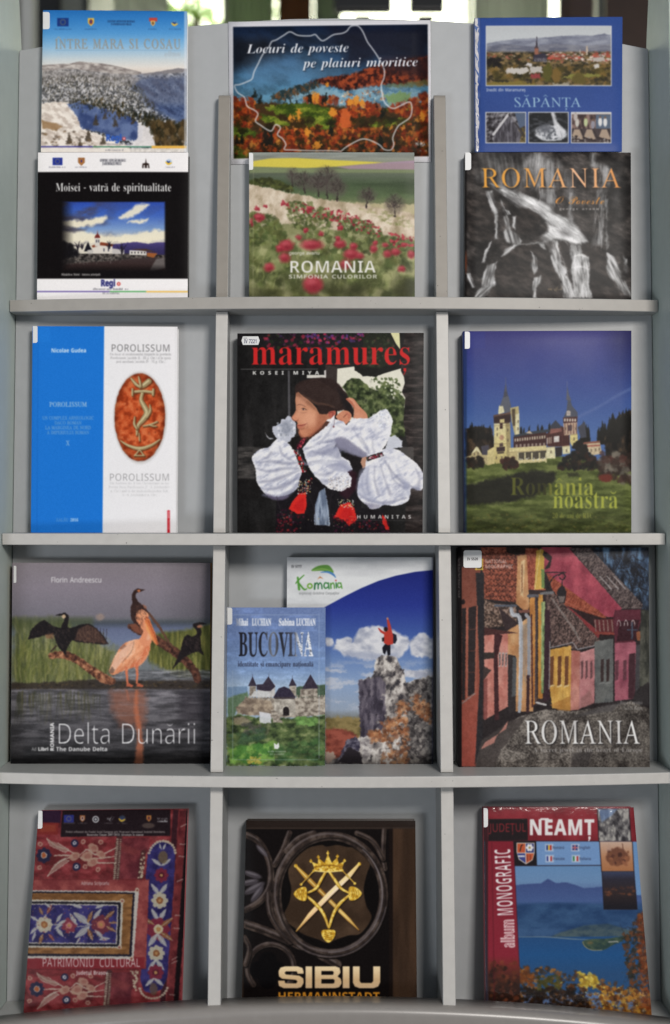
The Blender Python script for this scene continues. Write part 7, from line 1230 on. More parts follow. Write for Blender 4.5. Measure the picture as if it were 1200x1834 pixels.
    c.text('PATRIMONIU', 225, 1019, 506, 46, 'SN', (232, 224, 220), y1=1020, wt=-.3); c.text('CULTURAL', 531, 1020, 752, 46, 'SN', (232, 224, 220), y1=1020, wt=-.3); c.text('Județul Brașov', 409, 1063, 578, 22, 'SX', (234, 228, 224))
    return c


def cover_emblem(q):
    c = Cover(q, (380, 1390), 2.857, 1.45)
    c.fill((44, 33, 27)); c.adj(c.n(90, 4, 3, sy=300), 1.25)
    br = c.ramp(c.n(40, 4, 5), [(.3, (40, 32, 30)), (.5, (58, 47, 42)), (.7, (80, 68, 62))])
    c.poly('160,270 920,270 920,1190 160,1190', (17, 13, 13), 3)
    def bar(p, w, closed=False, sm=True):
        q2 = smooth(p, closed, 8) if sm else P(p)
        c.line(q2 + (4, 7), w, (12, 10, 10), 5, .9, closed=closed); c.line(q2, w, br, 3, closed=closed); c.line(q2 - (w * .2, w * .26), w * .22, (108, 98, 98), 6, .6, closed=closed); c.line(q2 + (w * .2, w * .24), w * .2, (26, 21, 20), 6, .8, closed=closed)
    ring = [(604 + 274 * math.cos(a), 604 + 300 * math.sin(a)) for a in np.linspace(0, 6.283, 40)[:-1]]
    bar('175,300 235,330 280,400 300,480 290,570 240,640 170,680', 34); bar('395,290 360,380 320,450', 30); bar('520,290 440,320 380,380', 30); bar('165,750 280,790 400,840 520,890 640,960', 46, sm=False); bar('290,600 300,700 360,800 400,840', 34)
    bar([(300 + 120 * math.cos(a), 980 + 125 * math.sin(a)) for a in np.linspace(2.4, 7.0, 20)], 28, sm=False); bar('165,820 190,880 170,960', 26)
    for a in (0, 1.57, 3.14, 4.71):
        c.ell(285 + 48 * math.cos(a), 990 + 50 * math.sin(a), 46, 46, (10, 8, 9), 4)
    for x, y, r, a in ((215, 570, 60, -.5), (205, 500, 50, .3), (255, 380, 40, .8), (230, 600, 50, -.9), (190, 540, 50, -.2)):
        c.ell(x, y, r, r * .32, (74, 68, 74), 5, .8, a); c.ell(x - 4, y - 5, r * .7, r * .12, (130, 124, 130), 5, .5, a)
    bar('880,270 875,400 885,470', 24); bar('740,290 820,330 875,420', 26)
    # tracery roundel with the shield
    c.poly(ring, (14, 11, 11), 3)
    c.poly('395,420 440,370 500,360 560,350 585,358 640,350 690,360 770,372 808,440 790,500 775,580 790,660 815,720 760,800 700,810 640,830 590,850 540,830 470,806 420,770 365,720 395,640 405,570 390,500', c.ramp(c.n(120, 4, 7), [(.3, (54, 40, 30)), (.7, (78, 60, 46))]), 4, sm=True)
    bar(ring, 46, True, False); c.line([(604 + 268 * math.cos(a), 604 + 294 * math.sin(a)) for a in np.linspace(-.9, 1.6, 24)], 5, (140, 134, 140), 4, .55)
    c.line([(604 + 290 * math.cos(a), 604 + 316 * math.sin(a)) for a in np.linspace(.2, 2.2, 20)], 5, (104, 98, 104), 5, .6)
    gd = c.ramp(c.n(10, 3, 4), [(.3, (176, 128, 36)), (.5, (212, 168, 56)), (.7, (240, 212, 110))]); lg, dg = (246, 226, 150), (120, 80, 24)
    def gold(p, w, sm=True, col=None):
        q2 = smooth(p, False) if sm else P(p); w = np.array(w, float)
        c.line(q2 + (5, 6), w + 2, (30, 22, 18), 5, .7); c.line(q2, w + 2, dg, 1.5); c.line(q2, w, gd if col is None else col, 1.5); c.line(q2 - (w.mean() * .15, w.mean() * .15), w * .3, lg, 2, .7)
    pk = c.grad([(450, (226, 190, 120)), (560, (246, 226, 200)), (700, (238, 196, 150)), (790, (190, 140, 70))])
    gold('430,458 480,510 600,630 700,730 750,782', [12, 24, 20, 18, 4], False, c.grad([(450, (196, 150, 60)), (600, (160, 110, 44)), (700, (220, 180, 100)), (780, (150, 100, 40))]))
    gold('750,448 700,505 600,600 500,705 430,790', [12, 24, 26, 22, 3], False, pk); c.ell(428, 455, 9, 9, gd); c.ell(753, 446, 9, 9, gd)
    gold('455,550 520,480', [4, 5]); gold('665,478 730,545', [4, 5])
    for x, y in ((455, 550), (520, 480), (665, 478), (730, 545)):
        c.ell(x, y, 7, 7, gd)
    gold('590,470 560,520 530,570 480,595', [10, 14, 13, 8]); gold('590,470 630,530 660,570 705,595', [10, 14, 13, 8]); gold('480,605 530,650 570,700 596,770', [10, 16, 15, 10]); gold('700,605 650,650 620,700 598,770', [10, 16, 15, 10])
    for x, y, rot in ((455, 598, 3.14), (728, 596, 0), (595, 810, 1.57)):
        t = [(38, 0), (10, -30), (-24, -34), (-30, 0), (-24, 34), (10, 30)]; p = [(x + a * math.cos(rot) - b * math.sin(rot), y + a * math.sin(rot) + b * math.cos(rot)) for a, b in t]
        c.poly(np.array(p) + (4, 5), (30, 22, 18), 5, .7, sm=True); c.poly(p, gd, 2, sm=True)
        for k in (-16, -5, 6, 17):
            s0 = [(-20, k * .9), (18, k * .5)] if 0 else [(k, -22 + abs(k) * .3), (k + 6, 0), (k, 22 - abs(k) * .3)]
            c.line([(x + a * math.cos(rot) - b * math.sin(rot), y + a * math.sin(rot) + b * math.cos(rot)) for a, b in s0], 3, dg, 2, .8)
    c.poly('518,455 508,435 540,445 543,415 575,440 592,395 612,440 640,412 648,445 676,432 668,460 660,484 596,488 525,484', gd, 2); c.line('522,462 592,452 664,460', 6, dg, 3, .7, sm=True); c.line('526,480 595,486 660,478', 7, lg, 3, .7, sm=True); c.scatter(16, '530,455 655,455 650,478 535,478', (3, 7), [lg, (150, 104, 36)], 5, .7, soft=2)
    for x, y in ((505, 432), (543, 412), (592, 392), (641, 408), (677, 430)):
        c.poly([(x - 9, y), (x, y - 12), (x + 9, y), (x, y + 9)], gd, 2)
    c.line('592,380 592,400', 5, gd, 1.5)
    c.rect(905, 260, 925, 1200, (24, 17, 15), 4); c.rect(925, 250, 1060, 1200, c.ramp(c.n(50, 3, 4, sy=400), [(.3, (50, 36, 27)), (.7, (66, 48, 36))]), 4); c.rect(160, 220, 1060, 268, (36, 28, 25), 8, .9); c.line('165,266 1040,264', 3, (90, 78, 70), 2, .5)
    tg = c.grad([(970, (236, 212, 170)), (1040, (206, 172, 128)), (1085, (224, 190, 150))])
    S = ['468,1008 436,1008 436,1002 432,996 378,996 372,1002 372,1006 378,1012 446,1018 466,1032 468,1046 468,1056 456,1078 436,1083 366,1083 342,1072 338,1050 338,1044 372,1044 372,1052 378,1058 430,1058 435,1052 435,1046 428,1040 358,1034 342,1022 340,1006 340,994 350,976 372,970 438,970 462,978 468,996', '478,970 512,970 512,1083 478,1083',
         '525,970 630,970 652,978 656,994 656,1004 642,1022 658,1034 662,1050 662,1060 650,1078 630,1083 525,1083', '668,970 703,970 703,1083 668,1083', '720,970 755,970 755,1046 762,1056 816,1056 824,1046 824,970 860,970 860,1052 850,1074 826,1083 754,1083 730,1074 720,1054']
    ho = ['559,994 616,994 622,1000 620,1012 614,1014 559,1014', '559,1036 620,1036 627,1042 625,1056 618,1059 559,1059']
    for dx_, dy_, cl, so, op in ((4, 6, (10, 8, 8), 8, .9), (0, 0, tg, 0, 1.)):
        for k, p in enumerate(S):
            c.loops([P(p) + (dx_, dy_)] + ([P(h_) + (dx_, dy_) for h_ in ho] if k == 2 else []), cl, so, op)
    c.text('HERMANNSTADT', 334, 1150, 858, 46, 'SX', (206, 136, 40), wt=.3)
    return c


def cover_lake(q):
    c = Cover(q, (780, 1390), 2.857)
    c.fill(c.grad([(440, (96, 140, 190)), (520, (104, 142, 188)), (560, (92, 120, 170))]))
    # everything under the header leans with the cover
    c.poly('400,540 470,535 540,530 575,508 610,528 670,526 760,555 850,548 1060,590 1060,760 400,760', c.grad([(510, (58, 76, 134)), (620, (66, 92, 150)), (640, (48, 80, 130)), (760, (34, 66, 110))]), 4, wob=(18, 4, 3))
    c.poly('400,640 600,628 900,640 1070,650 1080,820 400,820', c.ramp(c.n(70, 4, 4, sy=40), [(.3, (28, 60, 106)), (.7, (50, 86, 132))]), 14, .9); c.poly('560,815 640,780 760,745 880,735 1000,770 1050,800 900,815 740,812', c.ramp(c.n(40, 4, 5, sy=20), [(.3, (44, 66, 84)), (.7, (80, 96, 96))]), 10, .85)
    c.poly('410,806 1080,800 1100,1100 420,1100', c.grad([(800, (30, 76, 132)), (900, (26, 82, 142)), (1000, (36, 78, 128))]), 3); c.line('425,805 560,804 700,815 790,818', [2, 4, 5, 2], (140, 150, 150), 2, .8, sm=True)
    c.poly('750,828 800,815 880,812 990,795 960,820 900,850 860,872 800,872 765,858', c.ramp(c.n(20, 4, 6), [(.3, (40, 64, 62)), (.7, (74, 92, 70))]), 3, sm=True); c.line('752,830 765,855 800,873 850,873', 4, (176, 160, 120), 2, .8, sm=True); c.line('885,830 930,828', 6, (190, 186, 180), 3, .8); c.ell(790, 835, 14, 7, (110, 96, 60), 5, .8)
    for reg, k, cols, s_ in (('420,960 560,965 700,985 800,1000 960,1060 1100,1090 1110,1230 430,1200', 420, [(120, 64, 20), (150, 84, 24), (86, 46, 18), (60, 36, 16), (172, 104, 32)], 1), ('520,1010 640,1000 640,1090 520,1090', 70, [(66, 62, 20), (90, 80, 28)], 2), ('730,985 820,1010 840,1080 740,1060', 90, [(196, 160, 40), (160, 120, 30), (220, 190, 70)], 3), ('430,1070 760,1080 800,1200 430,1190', 260, [(30, 18, 12), (44, 24, 12), (24, 18, 14)], 4), ('820,1060 1100,1100 1110,1230 860,1200', 240, [(176, 108, 30), (210, 150, 40), (110, 56, 18), (70, 36, 14)], 5), ('950,800 1050,680 1100,1100 1000,1080', 200, [(54, 46, 30), (100, 56, 26), (40, 38, 30), (128, 64, 26)], 6), ('1030,690 1065,670 1105,1200 1050,1180', 150, [(130, 58, 24), (96, 40, 20), (160, 84, 36)], 7), ('430,955 480,960 500,1060 430,1050', 60, [(140, 74, 24), (110, 54, 20)], 8)):
        c.scatter(k, reg, (5, 13), cols, s_, .9, soft=5, op=.72)
    c.strokes(40, '940,780 1060,760 1080,1080 960,1060', (40, 110), 3, [(44, 34, 28)], 9, -1.3, .5, .3, .6)
    c.scatter(60, '600,1060 760,1000 1100,1100 1100,1200 840,1190', (2, 4), [(230, 200, 80), (240, 214, 110)], 10, soft=2)
    c.warp(9, 4, np.clip((c.Y - 930) / 40, 0, 1) + np.clip((c.X - 930) / 40, 0, 1) * (c.Y > 670))
    rd = c.ramp(c.n(80, 3, 4), [(.3, (126, 26, 36)), (.7, (152, 40, 50))])
    c.poly('235,155 1035,155 1045,322 235,322', rd, 2); c.poly('272,216 470,214 472,318 270,320', (32, 20, 22), 2)
    c.poly('255,320 398,322 430,960 435,1200 270,1200', c.grad([(320, (136, 24, 40)), (900, (146, 30, 48)), (960, (120, 40, 34)), (1040, (60, 32, 22)), (1180, (34, 20, 16))]), 2); c.scatter(120, '280,930 425,940 432,1180 285,1180', (6, 14), [(90, 40, 24), (60, 30, 18), (120, 56, 30), (36, 22, 16)], 3, soft=6, op=.6)
    c.line('288,330 302,1190', 4, (90, 14, 26), 4, .7)
    c.poly('398,322 514,322 518,442 404,444', (26, 20, 24), 2); c.poly('516,324 838,322 842,440 520,440', (110, 150, 204), 2); c.line('404,443 850,441', 4, (40, 30, 44), 2); c.line('398,322 428,960', 3, (60, 16, 28), 2, .8); c.line('270,321 1030,323', 4, (40, 14, 20), 2, .8)
    c.poly('828,165 990,165 1000,322 834,322', c.ramp(c.n(16, 4, 6, sy=26), [(.3, (48, 44, 48)), (.5, (100, 96, 98)), (.7, (170, 166, 160))]), 2); c.poly('832,168 930,168 900,200 850,230', (110, 140, 190), 10, .7)
    c.poly('990,165 1030,165 1040,325 1000,325', rd, 2); c.poly('1004,325 1042,325 1058,590 1020,590', (104, 146, 198), 2)
    c.poly('838,325 1006,325 1014,470 848,470', c.grad([(325, (204, 170, 150)), (400, (190, 130, 90)), (470, (176, 110, 66))]), 2); c.ell(930, 400, 58, 44, (110, 62, 44), 8, .9, wob=(16, 8, 2)); c.scatter(30, '880,370 985,370 980,440 890,440', (5, 12), [(84, 46, 36), (140, 84, 56)], 4, soft=4); c.poly('885,330 900,370 870,370', (190, 150, 130), 4, .7); c.line('955,335 960,370', 4, (110, 70, 54), 2)
    c.poly('850,474 1014,474 1030,662 860,660', c.grad([(474, (56, 64, 96)), (510, (44, 40, 54)), (580, (50, 36, 36)), (660, (22, 19, 28))]), 2); c.scatter(30, '860,550 1015,550 1018,590 865,590', (4, 12), [(120, 66, 40), (80, 48, 40)], 5, .5, soft=5, op=.7)
    for p in ('828,165 834,322 838,325 848,470 850,474 860,660', '990,165 1000,322 1006,325 1014,470 1030,662', '848,472 1014,472', '860,661 1030,662'):
        c.line(p, 4, (30, 20, 28), 2, .9)
    # arms of the county
    c.poly('414,330 506,330 506,380 496,415 462,436 425,412 414,375', (216, 206, 196), 2); c.poly('418,334 458,334 458,378 418,378', (206, 84, 44)); c.poly('462,334 502,334 502,378 462,378', (48, 56, 120)); c.poly('418,382 458,382 460,430 428,408', (56, 66, 140)); c.poly('462,382 502,382 494,412 464,430', (206, 90, 50)); flower_ = [(481 + 12 * math.cos(a), 354 + 12 * math.sin(a)) for a in np.linspace(0, 6.28, 7)[:-1]]
    for x, y in flower_:
        c.ell(x, y, 7, 7, (232, 230, 230), 2)
    c.ell(481, 354, 5, 5, (190, 150, 60), 2); c.line('432,370 438,345 444,340', 5, (40, 26, 24), 2); c.rect(422, 392, 456, 400, (220, 220, 226), 2); c.line('470,390 470,420', 4, (120, 40, 30), 2); c.line('484,390 484,415', 4, (120, 40, 30), 2)
    for x, y, cols, t in ((566, 342, ((30, 50, 130), (230, 190, 60), (190, 40, 44)), 'Română'), (699, 342, ((190, 50, 56), (220, 216, 220), (40, 50, 120)), 'English'), (568, 396, ((50, 60, 140), (226, 226, 230), (190, 50, 50)), 'Francaise'), (702, 396, ((40, 130, 70), (226, 226, 230), (190, 50, 50)), 'Italiana')):
        c.rect(x - 6, y - 6, x + 36, y + 30, (206, 214, 226), 6, .7)
        for k in range(3):
            c.rect(x + k * 9, y, x + 9 + k * 9, y + 24, cols[k], 2)
        if t == 'English':
            c.rect(x, y, x + 27, y + 24, (44, 54, 120), 2); c.line([(x, y + 12), (x + 27, y + 12)], 6, (220, 210, 214), 1); c.line([(x + 13, y), (x + 13, y + 24)], 6, (220, 210, 214), 1); c.line([(x, y + 12), (x + 27, y + 12)], 3, (190, 40, 50), 1); c.line([(x + 13, y), (x + 13, y + 24)], 3, (190, 40, 50), 1)
        c.text(t, x + 32, y + 18, x + 92, 13, 'SN', (40, 44, 70))
    c.text('JUDEȚUL', 276, 278, 464, 40, 'SN', (150, 34, 40), wt=.2, y1=276)
    for w_, col, of in ((2.5, (236, 232, 232), 0),):
        c.text('NEAMȚ', 476, 292, 812, 74, 'SX', col, wt=1.6, sp=.03)
    c.line('540,216 575,216', 10, (236, 232, 232), 1)
    c.text('MONOGRAFIC', 398, 694, 382, 82, 'SX', (238, 232, 232), y1=358, wt=-.6, sp=.02); c.text('album', 405, 860, 400, 66, 'SX', (240, 214, 214), y1=712, wt=1.6); c.text('album', 403, 859, 398, 62, 'SX', (150, 30, 46), y1=713, wt=-2.8)
    c.rect(230, 150, 268, 1210, (40, 20, 24), 3, .8)
    return c

# ---------------------------------------------------------------- scene helpers
def unp(px, py, d):
    """the point d metres in front of the camera that the photo shows at (px, py)"""
    return Vector(((px - CX) / FOC * d, d, EYE - (py - CY) / FOC * d))


def row(z, d):
    return CY + (EYE - z) * FOC / d


def y_back(z):   # the leaning back panel
    return 2.237 + .051 * (z - .395)


def y_div(z):    # the front edges of the uprights lean a little more
    return 2.106 + .1178 * (z - .455)


def mat(name, col, rough=.5, spec=.5, var=.0, scale=30., bump=0., bscale=400., metal=0., sub=None):
    m = bpy.data.materials.new(name); m.use_nodes = True; nt = m.node_tree; b = nt.nodes['Principled BSDF']
    b.inputs['Base Color'].default_value = (*col, 1); b.inputs['Roughness'].default_value = rough
    b.inputs['Specular IOR Level'].default_value = spec; b.inputs['Metallic'].default_value = metal
    tc = nt.nodes.new('ShaderNodeTexCoord')
    if var:
        n = nt.nodes.new('ShaderNodeTexNoise'); n.inputs['Scale'].default_value = scale; n.inputs['Detail'].default_value = 8
        nt.links.new(tc.outputs['Object'], n.inputs['Vector'])
        r = nt.nodes.new('ShaderNodeMapRange'); r.inputs['From Min'].default_value = .3; r.inputs['From Max'].default_value = .7
        r.inputs['To Min'].default_value = 1 - var; r.inputs['To Max'].default_value = 1 + var
        nt.links.new(n.outputs['Fac'], r.inputs['Value'])
        mx = nt.nodes.new('ShaderNodeVectorMath'); mx.operation = 'SCALE'; mx.inputs[0].default_value = col
        nt.links.new(r.outputs[0], mx.inputs['Scale']); nt.links.new(mx.outputs[0], b.inputs['Base Color'])
    if 'edge_band' in name:      # small knocks and specks
        n = nt.nodes.new('ShaderNodeTexNoise'); n.inputs['Scale'].default_value = 160; n.inputs['Detail'].default_value = 1
        nt.links.new(tc.outputs['Object'], n.inputs['Vector'])
        r = nt.nodes.new('ShaderNodeMapRange'); r.inputs['From Min'].default_value = .77; r.inputs['From Max'].default_value = .80; r.inputs['To Min'].default_value = 1.; r.inputs['To Max'].default_value = .45
        nt.links.new(n.outputs['Fac'], r.inputs['Value'])
        m2 = nt.nodes.new('ShaderNodeVectorMath'); m2.operation = 'SCALE'; nt.links.new(mx.outputs[0], m2.inputs[0]); nt.links.new(r.outputs[0], m2.inputs['Scale']); nt.links.new(m2.outputs[0], b.inputs['Base Color'])
    if bump:
        n = nt.nodes.new('ShaderNodeTexNoise'); n.inputs['Scale'].default_value = bscale; n.inputs['Detail'].default_value = 4
        nt.links.new(tc.outputs['Object'], n.inputs['Vector'])
        bp = nt.nodes.new('ShaderNodeBump'); bp.inputs['Strength'].default_value = bump; bp.inputs['Distance'].default_value = .002
        nt.links.new(n.outputs['Fac'], bp.inputs['Height']); nt.links.new(bp.outputs[0], b.inputs['Normal'])
    return m


def emit(name, col, strength):
    m = bpy.data.materials.new(name); m.use_nodes = True; nt = m.node_tree; nt.nodes.clear()
    e = nt.nodes.new('ShaderNodeEmission'); o = nt.nodes.new('ShaderNodeOutputMaterial')
    e.inputs['Color'].default_value = (*col, 1); e.inputs['Strength'].default_value = strength
    nt.links.new(e.outputs[0], o.inputs[0])
    return m


TONE = {'cover_snow': (.82, 1.), 'poster_autumn': (.92, .95), 'cover_blue_town': (.85, .88), 'cover_poppies': (.82, .93), 'cover_castle': (.8, .86), 'cover_fortress': (.72, .95), 'cover_summit': (.82, .92), 'cover_street': (.8, .97), 'cover_painted': (.82, .84), 'cover_girl': (1., .93), 'cover_lake': (.88, .92), 'cover_pelican': (.95, 1.)}   # ink saturation, ink density


def printed(name, cv, gain=1.0, rough=.32, film=0., fscale=70.):
    """paper printed with a generated picture under glossy lamination"""
    sa, de = TONE.get(name, (1., 1.)); gy = cv.im.mean(-1, keepdims=True); cv.im = (gy + (cv.im - gy) * sa) * de
    if name != 'label_print':
        cv.blur(cv.px * 1.01); cv.grain(5, cv.px * 2.2, 41)
    im = bpy.data.images.new(name, cv.w, cv.h, alpha=False)
    px = np.ones((cv.h, cv.w, 4), np.float32); px[..., :3] = np.clip(cv.im / 255., 0, 1)[::-1]
    im.pixels.foreach_set(px.ravel()); im.update()
    m = bpy.data.materials.new(name); m.use_nodes = True; nt = m.node_tree; b = nt.nodes['Principled BSDF']
    t = nt.nodes.new('ShaderNodeTexImage'); t.image = im; t.extension = 'EXTEND'
    g = nt.nodes.new('ShaderNodeVectorMath'); g.operation = 'SCALE'; g.inputs['Scale'].default_value = gain
    nt.links.new(t.outputs['Color'], g.inputs[0]); nt.links.new(g.outputs[0], b.inputs['Base Color'])
    tc = nt.nodes.new('ShaderNodeTexCoord')
    n = nt.nodes.new('ShaderNodeTexNoise'); n.inputs['Scale'].default_value = 9; n.inputs['Detail'].default_value = 6
    nt.links.new(tc.outputs['Object'], n.inputs['Vector'])
    r = nt.nodes.new('ShaderNodeMapRange'); r.inputs['To Min'].default_value = rough - .1; r.inputs['To Max'].default_value = rough + .12
    nt.links.new(n.outputs['Fac'], r.inputs['Value']); nt.links.new(r.outputs[0], b.inputs['Roughness'])
    b.inputs['Specular IOR Level'].default_value = .05
    n2 = nt.nodes.new('ShaderNodeTexNoise'); n2.inputs['Scale'].default_value = fscale if film else 14; n2.inputs['Detail'].default_value = 3
    nt.links.new(tc.outputs['Object'], n2.inputs['Vector'])
    bp = nt.nodes.new('ShaderNodeBump'); bp.inputs['Strength'].default_value = film or .06; bp.inputs['Distance'].default_value = .004
    nt.links.new(n2.outputs['Fac'], bp.inputs['Height'])
    if film:
        b.inputs['Coat Weight'].default_value = .7; b.inputs['Coat Roughness'].default_value = .12
        nt.links.new(bp.outputs[0], b.inputs['Coat Normal'])
    else:
        nt.links.new(bp.outputs[0], b.inputs['Normal'])
    return m


def link(name, bm, m, parent=None, bevel=0., smooth_=False):
    me = bpy.data.meshes.new(name); bmesh.ops.recalc_face_normals(bm, faces=bm.faces); bm.to_mesh(me); bm.free()
    for mm in (m if isinstance(m, (list, tuple)) else [m]):
        me.materials.append(mm)
    o = bpy.data.objects.new(name, me); C.collection.objects.link(o)
    if smooth_:
        for p in me.polygons:
            p.use_smooth = True
    if bevel:
        b = o.modifiers.new('bevel', 'BEVEL'); b.width = bevel; b.segments = 3; b.limit_method = 'ANGLE'; b.angle_limit = .6
    if parent:
        o.parent = parent; o.matrix_parent_inverse = parent.matrix_world.inverted()
    return o


def thing(name, loc, label, cat, group=None):
    o = bpy.data.objects.new(name, None); C.collection.objects.link(o); o.location = loc; o.empty_display_size = .05
    o['label'] = label; o['category'] = cat
    if group:
        o['group'] = group
    bpy.context.view_layer.update()
    return o


def hexa(bm, p):
    """a solid from 8 corners: 4 of the near face and the 4 behind them"""
    v = [bm.verts.new(q) for q in p]
    for f in ((0, 1, 2, 3), (7, 6, 5, 4), (0, 4, 5, 1), (1, 5, 6, 2), (2, 6, 7, 3), (3, 7, 4, 0)):
        bm.faces.new([v[i] for i in f])
    return v


def box(bm, x0, x1, y0, y1, z0, z1):
    return hexa(bm, [(x0, y0, z0), (x1, y0, z0), (x1, y0, z1), (x0, y0, z1), (x0, y1, z0), (x1, y1, z0), (x1, y1, z1), (x0, y1, z1)])


def prism(bm, pts, y0, y1):
    """outline in x, z pushed from y0 to y1 (numbers or functions of z)"""
    f0 = y0 if callable(y0) else (lambda z: y0); f1 = y1 if callable(y1) else (lambda z: y1)
    a = [bm.verts.new((x, f0(z), z)) for x, z in pts]; b = [bm.verts.new((x, f1(z), z)) for x, z in pts]
    n = len(pts); bm.faces.new(a); bm.faces.new(b[::-1])
    for i in range(n):
        bm.faces.new([a[i], b[i], b[(i + 1) % n], a[(i + 1) % n]])


# ---------------------------------------------------------------- the display shelf
lam = mat('grey_laminate', (.36, .365, .36), .42, .4, .03, 60, .05, 900)
lam_back = mat('grey_laminate_back', (.38, .39, .40), .5, .35, .03, 40, .05, 900)
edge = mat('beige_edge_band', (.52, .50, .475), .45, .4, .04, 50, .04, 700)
side_m = mat('greenish_side_laminate', (.47, .54, .51), .45, .4, .03, 30, .04, 700)
edge_mid = mat('shaded_edge_band_top', (.36, .34, .315), .45, .4, .04, 50, .04, 700)  # weaker light on the top shelf's edge put into the colour
edge_dark = mat('brownish_edge_band', (.27, .245, .215), .45, .4, .04, 50, .04, 700)  # dimmer, warmer light on the top uprights' edges painted in
rail_m = mat('grey_rail_laminate', (.26, .24, .225), .3, .6, .03, 50, .04, 700)
XL, XR = -.5995, .595
Z1, Z2, Z3, Z0 = 1.6899, 1.262, .843, .41
unit = thing('display_shelf', (0, 2.2, .25), 'tall pale grey display shelf of four rows divided by uprights, holding all the books', 'bookshelf')
arch = [(30, 87), (77, 79), (150, 65), (240, 52), (340, 42), (430, 34), (520, 29), (600, 27.5), (700, 29), (800, 33), (900, 41), (1000, 54), (1090, 69), (1166, 84)]
top = [(unp(x, y, 2.318).x, unp(x, y, 2.318).z) for x, y in arch]
top[0] = (XL + .001, top[0][1]); top[-1] = (XR - .001, top[-1][1])
bm = bmesh.new(); prism(bm, [(XL + .001, .27)] + top + [(XR - .001, .27)], y_back, lambda z: y_back(z) + .018)
link('back_panel', bm, lam_back, unit, .0015)
for x0, x1 in ((XL - .022, XL), (XR, XR + .022)):
    bm = bmesh.new()
    pts = [(2.06, .25), (2.352, .25), (2.352, 2.02), (2.356, 2.16), (2.33, 2.30), (2.28, 2.40), (2.20, 2.40), (2.18, 2.05), (2.163, 1.26), (2.125, .84)]
    a = [bm.verts.new((x0, y, z)) for y, z in pts]; b = [bm.verts.new((x1, y, z)) for y, z in pts]
    bm.faces.new(a); bm.faces.new(b[::-1])
    for i in range(len(pts)):
        bm.faces.new([a[i], b[i], b[(i + 1) % len(pts)], a[(i + 1) % len(pts)]])
    link('side_panel', bm, side_m, unit, .002)


def shelf(z, t, yc, em):
    bm = bmesh.new(); n = 24; fr = []
    for i in range(n + 1):
        x = XL + .001 + (XR - XL - .002) * i / n; fr.append((x, yc + .037 * (x / .6) ** 2))
    lo = [bm.verts.new((x, y, z - t)) for x, y in fr]; hi = [bm.verts.new((x, y, z)) for x, y in fr]
    yb0, yb1 = y_back(z - t) - .0005, y_back(z) - .0005
    lb = [bm.verts.new((x, yb0, z - t)) for x, y in fr]; hb = [bm.verts.new((x, yb1, z)) for x, y in fr]
    for i in range(n):
        f = bm.faces.new([lo[i], lo[i + 1], hi[i + 1], hi[i]]); f.material_index = 1
        bm.faces.new([hi[i], hi[i + 1], hb[i + 1], hb[i]]); bm.faces.new([lb[i], lb[i + 1], lo[i + 1], lo[i]])
        bm.faces.new([hb[i], hb[i + 1], lb[i + 1], lb[i]])
    bm.faces.new([lo[0], hi[0], hb[0], lb[0]]); bm.faces.new([lo[n], lb[n], hb[n], hi[n]])
    link('shelf_board', bm, [lam, em], unit, .0018)


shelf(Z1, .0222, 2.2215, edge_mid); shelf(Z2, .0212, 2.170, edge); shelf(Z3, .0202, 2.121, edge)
bm = bmesh.new(); box(bm, XL + .001, XR - .001, 2.125, y_back(Z0) - .0006, Z0 - .02, Z0); link('bottom_board', bm, lam, unit, .001)
# the arched front rail at the foot, its upper edge rounded
bm = bmesh.new(); prof = [(2.135, .33), (2.135, .4586)]
prof += [(2.104 - .016 * math.sin(a), .4436 + .015 * math.cos(a)) for a in np.linspace(0, math.pi / 2, 8)] + [(2.090, .33)]
rows = []
for i in range(41):
    x = XL + .001 + (XR - XL - .002) * i / 40
    dz = -.037 * (x / .6) ** 2 - (.002 if x > 0 else -.001) * (x / .6) ** 2
    rows.append([bm.verts.new((x, y, z + (dz if z > .34 else 0))) for y, z in prof])
for a, b in zip(rows, rows[1:]):
    for j in range(len(prof)):
        k = (j + 1) % len(prof); bm.faces.new([a[j], a[k], b[k], b[j]])
bm.faces.new(rows[0]); bm.faces.new(rows[-1][::-1])
rail = link('front_rail', bm, rail_m, unit, 0, True)
for z0, z1 in ((Z0, Z3 - .0202), (Z3, Z2 - .0212), (Z2, Z1 - .0222), (Z1, None)):
    for sx in (-1, 1):
        xc = sx * .2017 - .0055; w = .0112; bm = bmesh.new()
        if z1:
            zs = [z0 + .0005, z1 - .0005]
            p = [(xc - w, y_div(zs[0]), zs[0]), (xc + w, y_div(zs[0]), zs[0]), (xc + w, y_div(zs[1]), zs[1]), (xc - w, y_div(zs[1]), zs[1])]
            v = hexa(bm, p + [(x, y_back(z) - .0005, z) for x, y, z in p])
        else:
            zt = 2.083; pts = [(y_back(z0) - .0005, z0 + .0005), (y_back(zt) - .0005, zt)] + [(y_div(zt) + .012 - .012 * math.sin(a), zt - .012 + .012 * math.cos(a)) for a in np.linspace(0, 1.57, 6)] + [(y_div(z0), z0 + .0005)]
            a = [bm.verts.new((xc - w, y, z)) for y, z in pts]; b = [bm.verts.new((xc + w, y, z)) for y, z in pts]
            bm.faces.new(a); bm.faces.new(b[::-1])
            for i in range(len(pts)):
                bm.faces.new([a[i], b[i], b[(i + 1) % len(pts)], a[(i + 1) % len(pts)]])
        bm.faces.ensure_lookup_table(); bmesh.ops.recalc_face_normals(bm, faces=bm.faces)
        for f in bm.faces:
            if f.normal.y < -.6:
                f.material_index = 1
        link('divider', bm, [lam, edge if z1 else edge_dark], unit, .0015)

# ---------------------------------------------------------------- books
paper = mat('page_edges', (.66, .64, .58), .8, .2, .06, 300)
white_card = mat('label_paper', (.74, .74, .74), .45, .4, .02, 80)
GAIN = 1.08


